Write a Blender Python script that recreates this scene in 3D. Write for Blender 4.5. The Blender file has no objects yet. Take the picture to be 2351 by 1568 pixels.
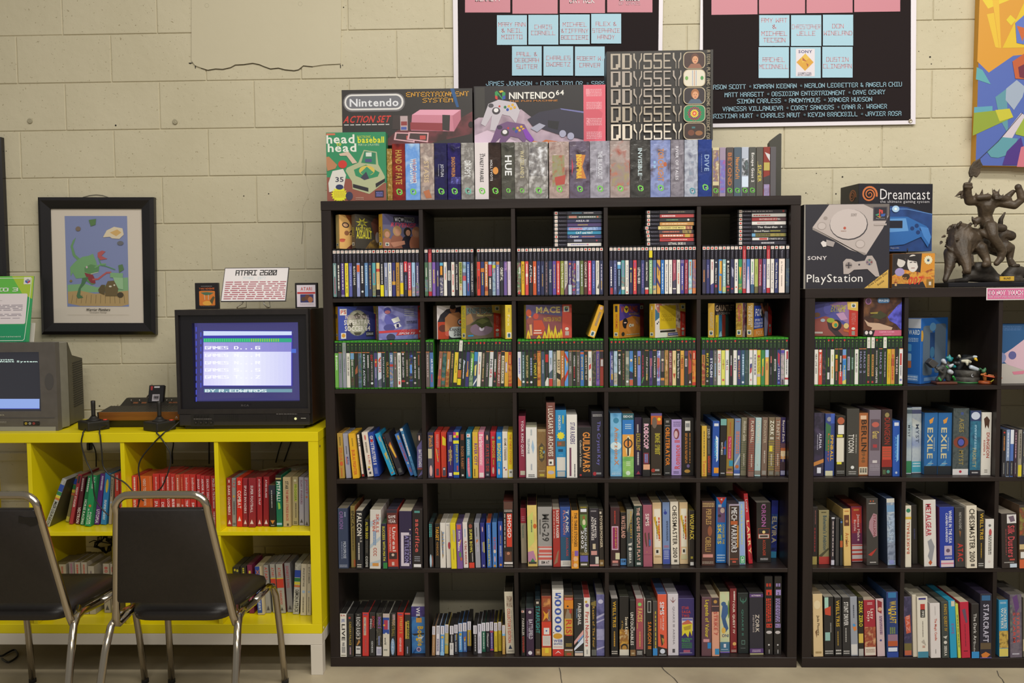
import bpy, bmesh, math, random
import numpy as np
from mathutils import Matrix, Vector
random.seed(11)
RNG = np.random.RandomState(5)
SC = bpy.context.scene
COL = SC.collection

# ---------------------------------------------------------------- camera
FPX = 2031.4
CX, CY, CZ = 0.8266, -3.4344, 1.4911
YAW, PITCH, ROLL = -0.0263, 0.0569, 0.0093
def _axes():
    f = np.array([math.sin(YAW)*math.cos(PITCH), math.cos(YAW)*math.cos(PITCH), -math.sin(PITCH)])
    r = np.array([math.cos(YAW), -math.sin(YAW), 0.0])
    d = np.cross(f, r)
    return np.array([r*math.cos(ROLL)+d*math.sin(ROLL), -r*math.sin(ROLL)+d*math.cos(ROLL), f])
AX = _axes()
cam = bpy.data.cameras.new('camera')
cam.sensor_width = 36.0
cam.lens = FPX*36.0/2351.0
cam.clip_start = 0.05
camo = bpy.data.objects.new('camera', cam)
COL.objects.link(camo)
m = Matrix.Identity(4)
for i in range(3):
    m[i][0] = AX[0][i]; m[i][1] = -AX[1][i]; m[i][2] = -AX[2][i]
m[0][3], m[1][3], m[2][3] = CX, CY, CZ
camo.matrix_world = m
SC.camera = camo

# ---------------------------------------------------------------- light
SC.view_settings.view_transform = 'Standard'
SC.view_settings.look = 'None'
SC.view_settings.exposure = 0.0
SC.view_settings.gamma = 1.0
SC.view_settings.use_curve_mapping = False
w = bpy.data.worlds.new('hall_ambience'); SC.world = w
w.use_nodes = True
bgn = w.node_tree.nodes['Background']
bgn.inputs[0].default_value = (0.82, 0.79, 0.72, 1)
bgn.inputs[1].default_value = 0.32
def area(name, loc, sx, sy, energy, col=(1.0, 0.90, 0.76), tilt=0.0):
    l = bpy.data.lights.new(name, 'AREA'); l.shape = 'RECTANGLE'
    l.size = sx; l.size_y = sy; l.energy = energy; l.color = col
    o = bpy.data.objects.new(name, l); COL.objects.link(o)
    o.location = loc; o.rotation_euler = (tilt, 0, 0)
    return o
area('tube_light_row', (2.1, -1.7, 4.3), 4.6, 0.35, 115, (1, .95, .86))
area('tube_light_row', (2.1, -3.9, 4.5), 4.6, 0.35, 165, (1, .95, .86))
area('tube_light_row', (2.0, -6.4, 4.5), 5.0, 0.35, 150, (1, .95, .86), tilt=0.25)

# ---------------------------------------------------------------- pixel -> world
def ray(px, py):
    return AX.T @ np.array([(px-1175.5)/FPX, (py-784.0)/FPX, 1.0])
def at(px, py, Y):
    d = ray(px, py); t = (Y-CY)/d[1]
    return np.array([CX, CY, CZ]) + d*t
def atz(px, py, Z):
    d = ray(px, py); t = (Z-CZ)/d[2]
    return np.array([CX, CY, CZ]) + d*t

# ---------------------------------------------------------------- materials
GAIN = (1.02, 1.05, 1.15)
def lin(h):
    h = h.lstrip('#')
    if len(h) == 3: h = ''.join(c*2 for c in h)
    out = []
    for i in range(3):
        c = int(h[2*i:2*i+2], 16)/255.0
        c = c/12.92 if c <= 0.04045 else ((c+0.055)/1.055)**2.4
        out.append(c)
    return out
def alb(h, gain=True):
    c = lin(h)
    if gain: c = [min(0.86, a*g) for a, g in zip(c, GAIN)]
    return (c[0], c[1], c[2], 1)
_M = {}
def mat(h, rough=0.45, spec=0.5, metal=0.0, gain=True, name=None):
    k = (h, rough, spec, metal, gain)
    if k in _M: return _M[k]
    m = bpy.data.materials.new(name or 'print_'+h.replace('#', ''))
    m.use_nodes = True
    b = m.node_tree.nodes['Principled BSDF']
    b.inputs['Base Color'].default_value = alb(h, gain)
    b.inputs['Roughness'].default_value = rough
    b.inputs['Specular IOR Level'].default_value = spec
    b.inputs['Metallic'].default_value = metal
    _M[k] = m
    return m
def art(spec):
    """mottled printed artwork: 'c1-c2-c3-scale'"""
    if spec in _M: return _M[spec]
    p = spec.split('-'); cols = p[:-1]; sc = float(p[-1])
    m = bpy.data.materials.new('artwork'); m.use_nodes = True
    nt = m.node_tree; b = nt.nodes['Principled BSDF']
    b.inputs['Roughness'].default_value = 0.4
    tc = nt.nodes.new('ShaderNodeTexCoord'); n = nt.nodes.new('ShaderNodeTexNoise')
    n.inputs['Scale'].default_value = sc; n.inputs['Detail'].default_value = 3
    r = nt.nodes.new('ShaderNodeValToRGB')
    nt.links.new(tc.outputs['Object'], n.inputs['Vector'])
    nt.links.new(n.outputs['Fac'], r.inputs['Fac'])
    nt.links.new(r.outputs['Color'], b.inputs['Base Color'])
    e = r.color_ramp.elements
    for i, c in enumerate(cols):
        pos = 0.34+0.32*i/max(1, len(cols)-1)
        if i < 2: el = e[i]; el.position = pos
        else: el = e.new(pos)
        el.color = alb(c)
    _M[spec] = m
    return m
def emit(h, s):
    k = ('e', h, s)
    if k in _M: return _M[k]
    m = bpy.data.materials.new('screen_glow'); m.use_nodes = True
    b = m.node_tree.nodes['Principled BSDF']
    c = lin(h)
    b.inputs['Base Color'].default_value = (0.01, 0.01, 0.012, 1)
    b.inputs['Emission Color'].default_value = (c[0], c[1], c[2], 1)
    b.inputs['Emission Strength'].default_value = s
    b.inputs['Roughness'].default_value = 0.15
    _M[k] = m
    return m
def colour(c):
    if isinstance(c, bpy.types.Material): return c
    if '-' in c: return art(c)
    if c.startswith('*'): return emit(c[1:], 1.0)
    return mat(c)
def noisemat(name, c1, c2, scale, rough=0.6, bump=0.0, bscale=None, detail=6, stretch=None, spec=0.5, metal=0.0, gain=False):
    m = bpy.data.materials.new(name); m.use_nodes = True
    nt = m.node_tree; b = nt.nodes['Principled BSDF']
    b.inputs['Roughness'].default_value = rough; b.inputs['Specular IOR Level'].default_value = spec
    b.inputs['Metallic'].default_value = metal
    tc = nt.nodes.new('ShaderNodeTexCoord'); src = tc.outputs['Object']
    if stretch:
        mp = nt.nodes.new('ShaderNodeMapping'); mp.inputs['Scale'].default_value = stretch
        nt.links.new(src, mp.inputs['Vector']); src = mp.outputs['Vector']
    n = nt.nodes.new('ShaderNodeTexNoise'); n.inputs['Scale'].default_value = scale; n.inputs['Detail'].default_value = detail
    nt.links.new(src, n.inputs['Vector'])
    r = nt.nodes.new('ShaderNodeValToRGB')
    r.color_ramp.elements[0].position = 0.3; r.color_ramp.elements[1].position = 0.7
    r.color_ramp.elements[0].color = alb(c1, gain); r.color_ramp.elements[1].color = alb(c2, gain)
    nt.links.new(n.outputs['Fac'], r.inputs['Fac']); nt.links.new(r.outputs['Color'], b.inputs['Base Color'])
    if bump:
        n2 = nt.nodes.new('ShaderNodeTexNoise'); n2.inputs['Scale'].default_value = bscale or scale*4; n2.inputs['Detail'].default_value = 5
        nt.links.new(src, n2.inputs['Vector'])
        bp = nt.nodes.new('ShaderNodeBump'); bp.inputs['Strength'].default_value = bump; bp.inputs['Distance'].default_value = 0.004
        nt.links.new(n2.outputs['Fac'], bp.inputs['Height']); nt.links.new(bp.outputs['Normal'], b.inputs['Normal'])
    return m

# ---------------------------------------------------------------- objects
def link(o, parent=None):
    COL.objects.link(o)
    if parent is not None: o.parent = parent
    return o
def tag(o, label=None, cat=None, group=None, kind=None):
    if label: o['label'] = label
    if cat: o['category'] = cat
    if group: o['group'] = group
    if kind: o['kind'] = kind
    return o
def empty(name, loc=(0, 0, 0), rot=(0, 0, 0)):
    o = bpy.data.objects.new(name, None); o.empty_display_size = 0.05
    o.location = [float(a) for a in loc]; o.rotation_euler = rot
    return link(o)
def meshobj(name, V, F, mats, parent=None, MI=None, smooth=False):
    me = bpy.data.meshes.new(name)
    me.from_pydata([tuple(map(float, v)) for v in V], [], F)
    for mm in (mats if isinstance(mats, list) else [mats]): me.materials.append(mm)
    if MI is not None: me.polygons.foreach_set('material_index', MI)
    if smooth: me.polygons.foreach_set('use_smooth', [True]*len(me.polygons))
    me.update()
    return link(bpy.data.objects.new(name, me), parent)
def bmobj(name, bm, mats, parent=None, smooth=False):
    me = bpy.data.meshes.new(name); bm.to_mesh(me); bm.free()
    for mm in (mats if isinstance(mats, list) else [mats]): me.materials.append(mm)
    if smooth: me.polygons.foreach_set('use_smooth', [True]*len(me.polygons))
    return link(bpy.data.objects.new(name, me), parent)
def boxbm(bm, x0, x1, y0, y1, z0, z1, c=0.0):
    """box with small chamfered edges"""
    c = min(c, (x1-x0)*0.45, (y1-y0)*0.45, (z1-z0)*0.45)
    if c <= 0:
        vs = [bm.verts.new((x, y, z)) for x in (x0, x1) for y in (y0, y1) for z in (z0, z1)]
    else:
        vs = []
        for sx in (0, 1):
            for sy in (0, 1):
                for sz in (0, 1):
                    X = (x0, x1)[sx]; Y = (y0, y1)[sy]; Z = (z0, z1)[sz]
                    ix = X+(c, -c)[sx]; iy = Y+(c, -c)[sy]; iz = Z+(c, -c)[sz]
                    vs += [bm.verts.new((X, iy, iz)), bm.verts.new((ix, Y, iz)), bm.verts.new((ix, iy, Z))]
    bmesh.ops.convex_hull(bm, input=vs, use_existing_faces=False)
def mkbox(name, x0, x1, y0, y1, z0, z1, mt, parent=None, c=0.001, faces=None):
    """faces: dict of 'F','B','L','R','T' -> material"""
    bm = bmesh.new(); boxbm(bm, x0, x1, y0, y1, z0, z1, c)
    bmesh.ops.dissolve_limit(bm, angle_limit=0.01, verts=bm.verts, edges=bm.edges)
    mats = [mt]
    if faces:
        bm.normal_update(); idx = {}
        for k, v in faces.items(): idx[k] = len(mats); mats.append(v)
        for f in bm.faces:
            n = f.normal
            for k, ax in (('F', (0, -1, 0)), ('B', (0, 1, 0)), ('L', (-1, 0, 0)), ('R', (1, 0, 0)), ('T', (0, 0, 1))):
                if k in idx and n.x*ax[0]+n.y*ax[1]+n.z*ax[2] > 0.9: f.material_index = idx[k]
    return bmobj(name, bm, mats, parent)
def prism(name, pts, y0, y1, mt, parent=None, c=0, axis='y'):
    """extrude a 2-D outline (x,z) along y"""
    bm = bmesh.new()
    P = lambda u, v, t: (u, t, v) if axis == 'y' else ((t, u, v) if axis == 'x' else (u, v, t))
    a = [bm.verts.new(P(u, v, y0)) for u, v in pts]
    b = [bm.verts.new(P(u, v, y1)) for u, v in pts]
    n = len(pts)
    bm.faces.new(a); bm.faces.new(b[::-1])
    for i in range(n): bm.faces.new((a[i], b[i], b[(i+1) % n], a[(i+1) % n]))
    bmesh.ops.recalc_face_normals(bm, faces=bm.faces)
    if c: bmesh.ops.bevel(bm, geom=list(bm.edges), offset=c, segments=2, affect='EDGES', profile=0.6)
    return bmobj(name, bm, mt, parent)
def tubebm(bm, pts, r, n=8, cap=True):
    pts = [Vector(p) for p in pts]
    rs = r if isinstance(r, (list, tuple)) else [r]*len(pts)
    prev = None; up = None
    for i, p in enumerate(pts):
        t = (pts[min(i+1, len(pts)-1)]-pts[max(i-1, 0)]).normalized()
        if up is None: up = Vector((0, 0, 1)) if abs(t.z) < 0.9 else Vector((1, 0, 0))
        s = t.cross(up)
        if s.length < 1e-4: s = t.cross(Vector((0, 1, 0.1)))
        s.normalize(); u = s.cross(t).normalized(); up = u
        ring = [bm.verts.new(p+(s*math.cos(a)+u*math.sin(a))*rs[i]) for a in [2*math.pi*k/n for k in range(n)]]
        if prev:
            for k in range(n): bm.faces.new((prev[k], prev[(k+1) % n], ring[(k+1) % n], ring[k]))
        elif cap: bm.faces.new(ring[::-1])
        prev = ring
    if cap: bm.faces.new(prev)
def tube(name, pts, r, mt, parent=None, n=8):
    bm = bmesh.new(); tubebm(bm, pts, r, n)
    return bmobj(name, bm, mt, parent, smooth=True)
def spline(pts, k=8):
    """Catmull-Rom through the points"""
    P = [np.array(p, float) for p in pts]; P = [2*P[0]-P[1]]+P+[2*P[-1]-P[-2]]
    out = []
    for i in range(1, len(P)-2):
        for j in range(k):
            t = j/k
            out.append(0.5*(2*P[i]+(P[i+1]-P[i-1])*t+(2*P[i-1]-5*P[i]+4*P[i+1]-P[i+2])*t*t+(3*P[i]-P[i-1]-3*P[i+1]+P[i+2])*t**3))
    out.append(P[-2])
    return out
def lathe(name, prof, mt, parent=None, n=24, loc=(0, 0, 0)):
    bm = bmesh.new(); prev = None
    for r, z in prof:
        ring = [bm.verts.new((loc[0]+r*math.cos(2*math.pi*k/n), loc[1]+r*math.sin(2*math.pi*k/n), loc[2]+z)) for k in range(n)]
        if prev:
            for k in range(n): bm.faces.new((prev[k], prev[(k+1) % n], ring[(k+1) % n], ring[k]))
        else: bm.faces.new(ring[::-1])
        prev = ring
    bm.faces.new(prev)
    return bmobj(name, bm, mt, parent, smooth=True)

# ---------------------------------------------------------------- lettering
_G = {}
def glyph(ch, bold):
    k = (ch, bold)
    if k in _G: return _G[k]
    cu = bpy.data.curves.new('g', 'FONT'); cu.body = ch; cu.resolution_u = 2
    cu.offset = 0.022 if bold else 0.0
    o = bpy.data.objects.new('g', cu); me = bpy.data.meshes.new_from_object(o)
    n = len(me.vertices); V = np.zeros(n*3); me.vertices.foreach_get('co', V); V = V.reshape(-1, 3)[:, :2]
    F = [tuple(p.vertices) for p in me.polygons]
    bpy.data.objects.remove(o); bpy.data.curves.remove(cu); bpy.data.meshes.remove(me)
    _G[k] = (V, F); return _G[k]
def text_geo(s, bold=True):
    x = 0.0; VV = []; FF = []; n = 0
    for ch in s:
        if ch == ' ': x += 0.32; continue
        V, F = glyph(ch, bold)
        if len(V) == 0: x += 0.3; continue
        lo = V[:, 0].min(); wd = V[:, 0].max()-lo
        VV.append(V-np.array([lo-x, 0])); FF += [tuple(i+n for i in f) for f in F]; n += len(V)
        x += wd+0.09
    if not VV: return np.zeros((0, 2)), []
    return np.vstack(VV), FF
# squared stroke alphabet for the techno lettering: strokes on a 4 x 6 grid
STK = {
'A': '00 06 46 40|03 43', 'B': '00 06 36 44 33 03|33 42 30 00', 'C': '40 00 06 46', 'D': '00 06 36 44 42 30 00', 'E': '40 00 06 46|03 33',
'F': '00 06 46|03 33', 'G': '46 06 00 40 43 23', 'H': '00 06|40 46|03 43', 'I': '00 40|20 26|06 46', 'J': '46 40 00 02', 'K': '00 06|46 03 40',
'L': '06 00 40', 'M': '00 06 23 46 40', 'N': '00 06 40 46', 'O': '00 06 46 40 00', 'P': '00 06 46 43 03', 'Q': '00 06 46 40 00|22 40', 'R': '00 06 46 43 03|23 40',
'S': '00 40 43 03 06 46', 'T': '06 46|26 20', 'U': '06 00 40 46', 'V': '06 20 46', 'W': '06 00 23 40 46', 'X': '00 46|06 40', 'Y': '06 23 46|23 20',
'Z': '06 46 00 40', '0': '00 06 46 40 00|00 46', '1': '15 26 20|00 40', '2': '06 46 43 03 00 40', '3': '06 46 40 00|13 43', '4': '06 03 43|46 40',
'5': '46 06 03 43 40 00', '6': '46 06 00 40 43 03', '7': '06 46 20', '8': '00 06 46 40 00|03 43', '9': '43 03 06 46 40 00', '&': '40 05 26 24 02 10 42', '.': '20 21', ',': '11 20', '•': '22 24 44 42 22 44|24 42', '-': '13 33', '!': '20 21|23 26', "'": '25 26'}
def stroke_geo(s, t=0.13):
    """returns V(2d), faces for squared lettering; cap height 1"""
    V = []; F = []; x0 = 0.0
    for ch in s:
        if ch == ' ': x0 += 0.5; continue
        for st in STK.get(ch, STK['-']).split('|'):
            P = [np.array([x0+int(a[0])/4*0.6, int(a[1])/6]) for a in st.split()]
            for a, b in zip(P[:-1], P[1:]):
                d = (b-a)/max(1e-6, np.linalg.norm(b-a)); nrm = np.array([-d[1], d[0]])*t/2
                a2 = a-d*t/2; b2 = b+d*t/2; n = len(V)
                V += [a2-nrm, b2-nrm, b2+nrm, a2+nrm]; F.append((n, n+1, n+2, n+3))
        x0 += 0.6+0.26
    return np.array(V).reshape(-1, 2), F

class Art:
    """flat print on a face: coordinates in the pixel box q=(x0,y0,x1,y1) of the picture of that face, or percent"""
    def __init__(s, w, h, q=(0, 0, 100, 100), step=0.00006, base=0.0003):
        s.V = []; s.F = []; s.M = []; s.mats = []; s.idx = {}; s.w = w; s.h = h; s.q = q; s.step = step; s.z = base; s.clip = True
    def mi(s, c):
        m_ = colour(c)
        if m_.name not in s.idx: s.idx[m_.name] = len(s.mats); s.mats.append(m_)
        return s.idx[m_.name]
    def emit(s, P, F, c):
        """P: n x 2 in q coordinates"""
        P = np.asarray(P, float).reshape(-1, 2)
        if not len(P): return
        u = (P[:, 0]-s.q[0])/(s.q[2]-s.q[0]); v = (P[:, 1]-s.q[1])/(s.q[3]-s.q[1])
        if s.clip: u = np.clip(u, 0, 1); v = np.clip(v, 0, 1)
        n = len(s.V); s.z += s.step
        for a, b in zip(u, v): s.V.append(((a-0.5)*s.w, -s.z, (1-b)*s.h))
        k = s.mi(c)
        for f in F: s.F.append(tuple(i+n for i in f)); s.M.append(k)
    def poly(s, pts, c):
        P = np.asarray(pts, float).reshape(-1, 2)
        A = 0.5*np.sum(P[:, 0]*np.roll(P[:, 1], -1)-np.roll(P[:, 0], -1)*P[:, 1])
        if A > 0: P = P[::-1]
        s.emit(P, [tuple(range(len(P)))], c)
    def rect(s, x0, y0, x1, y1, c): s.poly([(x0, y0), (x1, y0), (x1, y1), (x0, y1)], c)
    def ell(s, x, y, rx, ry, c, n=20, rot=0.0):
        a = np.arange(n)*2*math.pi/n; X = rx*np.cos(a); Y = ry*np.sin(a)
        s.poly(np.stack([x+X*math.cos(rot)-Y*math.sin(rot), y+X*math.sin(rot)+Y*math.cos(rot)], 1), c)
    def rrect(s, x0, y0, x1, y1, r, c):
        P = []
        for cx, cy, a0 in ((x1-r, y0+r, -90), (x1-r, y1-r, 0), (x0+r, y1-r, 90), (x0+r, y0+r, 180)):
            for k in range(6):
                a = math.radians(a0+18*k); P.append((cx+r*math.cos(a), cy+r*math.sin(a)))
        s.poly(P, c)
    def star(s, x, y, r1, r2, n, c, sx=1.0):
        s.poly([(x+sx*(r1 if k % 2 else r2)*math.sin(math.pi*k/n), y+(r1 if k % 2 else r2)*math.cos(math.pi*k/n)) for k in range(2*n)], c)
    def line(s, pts, t, c):
        P = [np.array(p, float) for p in pts]
        for a, b in zip(P[:-1], P[1:]):
            d = (b-a)/max(1e-6, np.linalg.norm(b-a)); n = np.array([-d[1], d[0]])*t/2; a = a-d*t*0.3; b = b+d*t*0.3
            s.poly([a-n, b-n, b+n, a+n], c)
    def text(s, t, x0, y0, x1, y1, c, rot=0, bold=True, slant=0.0, font=0, keep=False, quad=None):
        """fit the line of text into the pixel box; rot 0 across, 1 reading down, -1 reading up"""
        V, F = (stroke_geo(t, font) if font else text_geo(t, bold))
        if not len(V): return
        lo = V.min(0); hi = V.max(0); U = (V-lo)/np.maximum(hi-lo, 1e-6)
        a, b = U[:, 0], U[:, 1]
        if keep:
            asp = (hi-lo)[0]/(hi-lo)[1]
            Wd = abs(y1-y0) if rot else abs(x1-x0); Hd = abs(x1-x0) if rot else abs(y1-y0)
            if asp*Hd < Wd: a = 0.5+(a-0.5)*asp*Hd/Wd
        if slant: a = a+slant*(b-0.5)
        if quad is not None:
            q = np.asarray(quad, float)  # TL TR BR BL
            P = (q[3][None]*(1-a)[:, None]+q[2][None]*a[:, None])*(1-b)[:, None]+(q[0][None]*(1-a)[:, None]+q[1][None]*a[:, None])*b[:, None]
        elif rot == 0: P = np.stack([x0+a*(x1-x0), y1-b*(y1-y0)], 1)
        elif rot == 1: P = np.stack([x0+b*(x1-x0), y0+a*(y1-y0)], 1)
        else: P = np.stack([x1-b*(x1-x0), y1-a*(y1-y0)], 1)
        s.emit(P, F, c)
    def dashes(s, x0, y0, x1, y1, c, rows, vertical=False, fill=0.5):
        """rows of small unreadable print"""
        P = []; F = []
        for r_ in range(rows):
            t = 0.0
            while t < 1:
                L = random.uniform(0.05, 0.14); e = min(1, t+L)
                if vertical:
                    a0 = x0+(x1-x0)*(r_+0.5-fill/2)/rows; a1 = x0+(x1-x0)*(r_+0.5+fill/2)/rows
                    q = [(a0, y0+(y1-y0)*t), (a0, y0+(y1-y0)*e), (a1, y0+(y1-y0)*e), (a1, y0+(y1-y0)*t)]
                else:
                    b0 = y0+(y1-y0)*(r_+0.5-fill/2)/rows; b1 = y0+(y1-y0)*(r_+0.5+fill/2)/rows
                    q = [(x0+(x1-x0)*t, b1), (x0+(x1-x0)*e, b1), (x0+(x1-x0)*e, b0), (x0+(x1-x0)*t, b0)]
                F.append(tuple(range(len(P), len(P)+4))); P += q; t = e+random.uniform(0.015, 0.035)
        s.emit(P, F, c)
    def build(s, name, parent, y=0.0, rotz=None):
        if not s.V: return None
        o = meshobj(name, s.V, s.F, s.mats, parent, s.M)
        o.location = (0, y, 0)
        if rotz is not None: o.rotation_euler = (0, 0, rotz)
        return o
def spec_art(A, els, rot=1):
    """mini language in percent (x 0-100 across, y 0-100 from the top)"""
    W = lambda p, i, d: float(p[i]) if len(p) > i and p[i] != '' else d
    for e in els:
        p = e.split(','); k = p[0]
        if k in 'tuh':
            d = (12, 88) if k == 'h' else (20, 80)
            A.text(p[1], W(p, 5, d[0]), float(p[3]), W(p, 6, d[1]), float(p[4]), p[2], rot={'t': 1, 'u': -1, 'h': 0}[k])
        elif k == 'r': A.rect(W(p, 4, 0), float(p[2]), W(p, 5, 100), float(p[3]), p[1])
        elif k == 'a': A.rect(W(p, 4, 0), float(p[2]), W(p, 5, 100), float(p[3]), art(p[1]))
        elif k == 'e': A.ell((float(p[4])+float(p[5]))/2, (float(p[2])+float(p[3]))/2, (float(p[5])-float(p[4]))/2, (float(p[3])-float(p[2]))/2, p[1])
        elif k == 'c':
            r = float(p[3]); A.ell(W(p, 4, 50), float(p[2]), r, r*A.w/A.h, p[1], 14)
        elif k == 's':
            r = float(p[3]); A.poly([(50+(r if j % 2 else r*0.7)*math.sin(math.pi*j/9), float(p[2])+(r if j % 2 else r*0.7)*A.w/A.h*math.cos(math.pi*j/9)) for j in range(18)], p[1])
        elif k == 'b': A.dashes(W(p, 4, 30), float(p[2]), W(p, 5, 70), float(p[3]), p[1], int(W(p, 6, 1)), True, 0.7)
        elif k == 'l': A.dashes(W(p, 4, 18), float(p[2]), W(p, 5, 82), float(p[3]), p[1], int(W(p, 6, 3)))
        elif k == 'w':
            n = int(p[4])
            for j in range(n):
                y0 = float(p[2])+(float(p[3])-float(p[2]))*j/n
                A.rect(0, y0, 100, y0+(float(p[3])-float(p[2]))/n*0.4, p[1])
        elif k == 'p': A.poly([(float(p[2+2*j]), float(p[3+2*j])) for j in range((len(p)-2)//2)], p[1])
# ---------------------------------------------------------------- words
ORD = 'first second third fourth fifth sixth seventh eighth ninth tenth eleventh twelfth thirteenth fourteenth fifteenth sixteenth seventeenth eighteenth nineteenth twentieth twenty-first twenty-second twenty-third twenty-fourth'.split()
def cname(h):
    if '-' in h: h = h.split('-')[0]
    h = h.lstrip('#*')
    if len(h) == 3: h = ''.join(c*2 for c in h)
    r, g, b = [int(h[i:i+2], 16)/255 for i in (0, 2, 4)]
    mx, mn = max(r, g, b), min(r, g, b); s = 0 if mx == 0 else (mx-mn)/mx
    if mx < 0.22: return 'black'
    hue = 0
    if mx > mn:
        d = mx-mn
        hue = 60*(((g-b)/d) % 6) if mx == r else (60*((b-r)/d+2) if mx == g else 60*((r-g)/d+4))
    if s < 0.16: return 'white' if mx > 0.78 else ('grey' if mx > 0.42 else 'charcoal')
    if s < 0.3 and mx > 0.78 and 20 < hue < 70: return 'cream'
    if hue < 15 or hue >= 345: return 'pink' if (s < 0.5 and mx > 0.7) else ('red' if mx > 0.6 else 'maroon')
    if hue < 40: return 'orange' if (mx > 0.78 and s > 0.5) else ('tan' if mx > 0.6 else 'brown')
    if hue < 68: return 'yellow' if (mx > 0.75 and s > 0.5) else ('beige' if s < 0.35 else 'olive gold')
    if hue < 165: return 'green' if mx > 0.35 else 'dark green'
    if hue < 200: return 'teal' if mx < 0.7 else 'light blue'
    if hue < 250: return ('blue' if mx > 0.45 else 'navy') if s > 0.35 else 'slate blue'
    if hue < 300: return 'purple' if mx > 0.4 else 'dark purple'
    return 'pink' if mx > 0.65 else 'plum'
# ================================================================ room
def paint_block():
    m = bpy.data.materials.new('painted_block'); m.use_nodes = True
    nt = m.node_tree; b = nt.nodes['Principled BSDF']
    b.inputs['Roughness'].default_value = 0.62; b.inputs['Specular IOR Level'].default_value = 0.35
    g = nt.nodes.new('ShaderNodeNewGeometry')
    n1 = nt.nodes.new('ShaderNodeTexNoise'); n1.inputs['Scale'].default_value = 2.2; n1.inputs['Detail'].default_value = 5
    r1 = nt.nodes.new('ShaderNodeValToRGB')
    r1.color_ramp.elements[0].position = 0.32; r1.color_ramp.elements[1].position = 0.68
    r1.color_ramp.elements[0].color = alb('c3bba1', False); r1.color_ramp.elements[1].color = alb('cbc3aa', False)
    # pin-holes of the block showing through the paint
    n2 = nt.nodes.new('ShaderNodeTexNoise'); n2.inputs['Scale'].default_value = 110; n2.inputs['Detail'].default_value = 2
    r2 = nt.nodes.new('ShaderNodeValToRGB')
    r2.color_ramp.elements[0].position = 0.25; r2.color_ramp.elements[1].position = 0.31
    r2.color_ramp.elements[0].color = (0, 0, 0, 1)
    n3 = nt.nodes.new('ShaderNodeTexNoise'); n3.inputs['Scale'].default_value = 28; n3.inputs['Detail'].default_value = 6
    mul = nt.nodes.new('ShaderNodeMixRGB'); mul.blend_type = 'MIX'
    mul.inputs[1].default_value = alb('a3997c', False)
    for n in (n1, n2, n3): nt.links.new(g.outputs['Position'], n.inputs['Vector'])
    nt.links.new(n1.outputs['Fac'], r1.inputs['Fac']); nt.links.new(n2.outputs['Fac'], r2.inputs['Fac'])
    nt.links.new(r2.outputs['Color'], mul.inputs[0]); nt.links.new(r1.outputs['Color'], mul.inputs[2])
    nt.links.new(mul.outputs[0], b.inputs['Base Color'])
    add = nt.nodes.new('ShaderNodeMath'); add.operation = 'ADD'
    sc = nt.nodes.new('ShaderNodeMath'); sc.operation = 'MULTIPLY'; sc.inputs[1].default_value = 0.45
    nt.links.new(r2.outputs['Color'], sc.inputs[0]); nt.links.new(sc.outputs[0], add.inputs[0]); nt.links.new(n3.outputs['Fac'], add.inputs[1])
    bp = nt.nodes.new('ShaderNodeBump'); bp.inputs['Strength'].default_value = 0.45; bp.inputs['Distance'].default_value = 0.004
    nt.links.new(add.outputs[0], bp.inputs['Height']); nt.links.new(bp.outputs['Normal'], b.inputs['Normal'])
    return m
PAINT = paint_block()
PLASTER = noisemat('painted_plaster', 'c6bea5', 'c9c1a8', 3, 0.6, 0.15, 30)
YW = 0.405
BW, BH = 0.4125, 0.2037
ZJ = 1.797-8*BH
wall = mkbox('wall_back', -2.6, 3.9, YW+0.003, YW+0.12, 0, 3.4, PAINT, c=0)
tag(wall, kind='structure')
_bb = bmesh.new(); boxbm(_bb, 0.002, BW-0.002, 0, 0.02, 0.002, BH-0.002, 0.0022)
_bme = bpy.data.meshes.new('concrete_block'); _bb.to_mesh(_bme); _bb.free(); _bme.materials.append(PAINT)
for r_ in range(-1, 17):
    z = ZJ+r_*BH
    if z < 0: continue
    off = -0.79 if (r_ % 2 == 0) else -0.583
    for k in range(-4, 11):
        o = bpy.data.objects.new('concrete_block', _bme); link(o, wall)
        o.location = (off+k*BW, YW-0.0012+random.uniform(-0.0006, 0.0006), z)
        o.rotation_euler = (0, 0, random.uniform(-0.0012, 0.0012))
# trowelled patch with a ragged lower edge
pp = [(441, -40), (441, 140), (449, 151), (462, 156), (478, 161), (496, 158), (512, 159), (530, 155), (541, 149), (560, 148), (581, 145), (596, 148), (608, 153), (622, 158), (640, 156), (655, 160), (676, 162), (686, 160), (697, 151), (718, 153), (745, 149), (783, 147), (785, -40)]
P3 = [at(x, y, YW) for x, y in pp]
prism('plaster_patch', [(p[0], p[2]) for p in P3], YW-0.0065, YW, PLASTER, wall)
crack = mat('6d6450', 0.9)
bm = bmesh.new()
for k in range(3, 19):
    a, b = at(pp[k][0], pp[k][1]+1, YW), at(pp[k+1][0], pp[k+1][1]+1, YW)
    tubebm(bm, [(a[0], YW-0.002, a[2]), (b[0], YW-0.002, b[2])], 0.0016, 5)
bmobj('plaster_crack', bm, crack, wall)
pts = [(703, 365), (702, 400), (706, 425), (712, 440), (703, 462), (695, 480), (694, 500), (696, 520), (693, 560)]
tube('wall_crack', [(lambda p: (p[0], YW-0.0013, p[2]))(at(x, y, YW)) for x, y in pts], 0.0009, crack, wall, 5)
ANCH = mat('a39a7d', 0.6); HOLE = mat('2c2822', 0.9)
for x, y in ((476, 14), (690, 10), (403, 280), (70, 278)):
    p = at(x, y, YW)
    o = lathe('wall_anchor', [(0.0105, 0), (0.0115, 0.004), (0.0085, 0.006), (0.006, 0.003), (0.004, 0.0045)], ANCH, wall, 14)
    o.rotation_euler = (math.pi/2, 0, 0); o.location = (p[0], YW-0.001, p[2])
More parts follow.
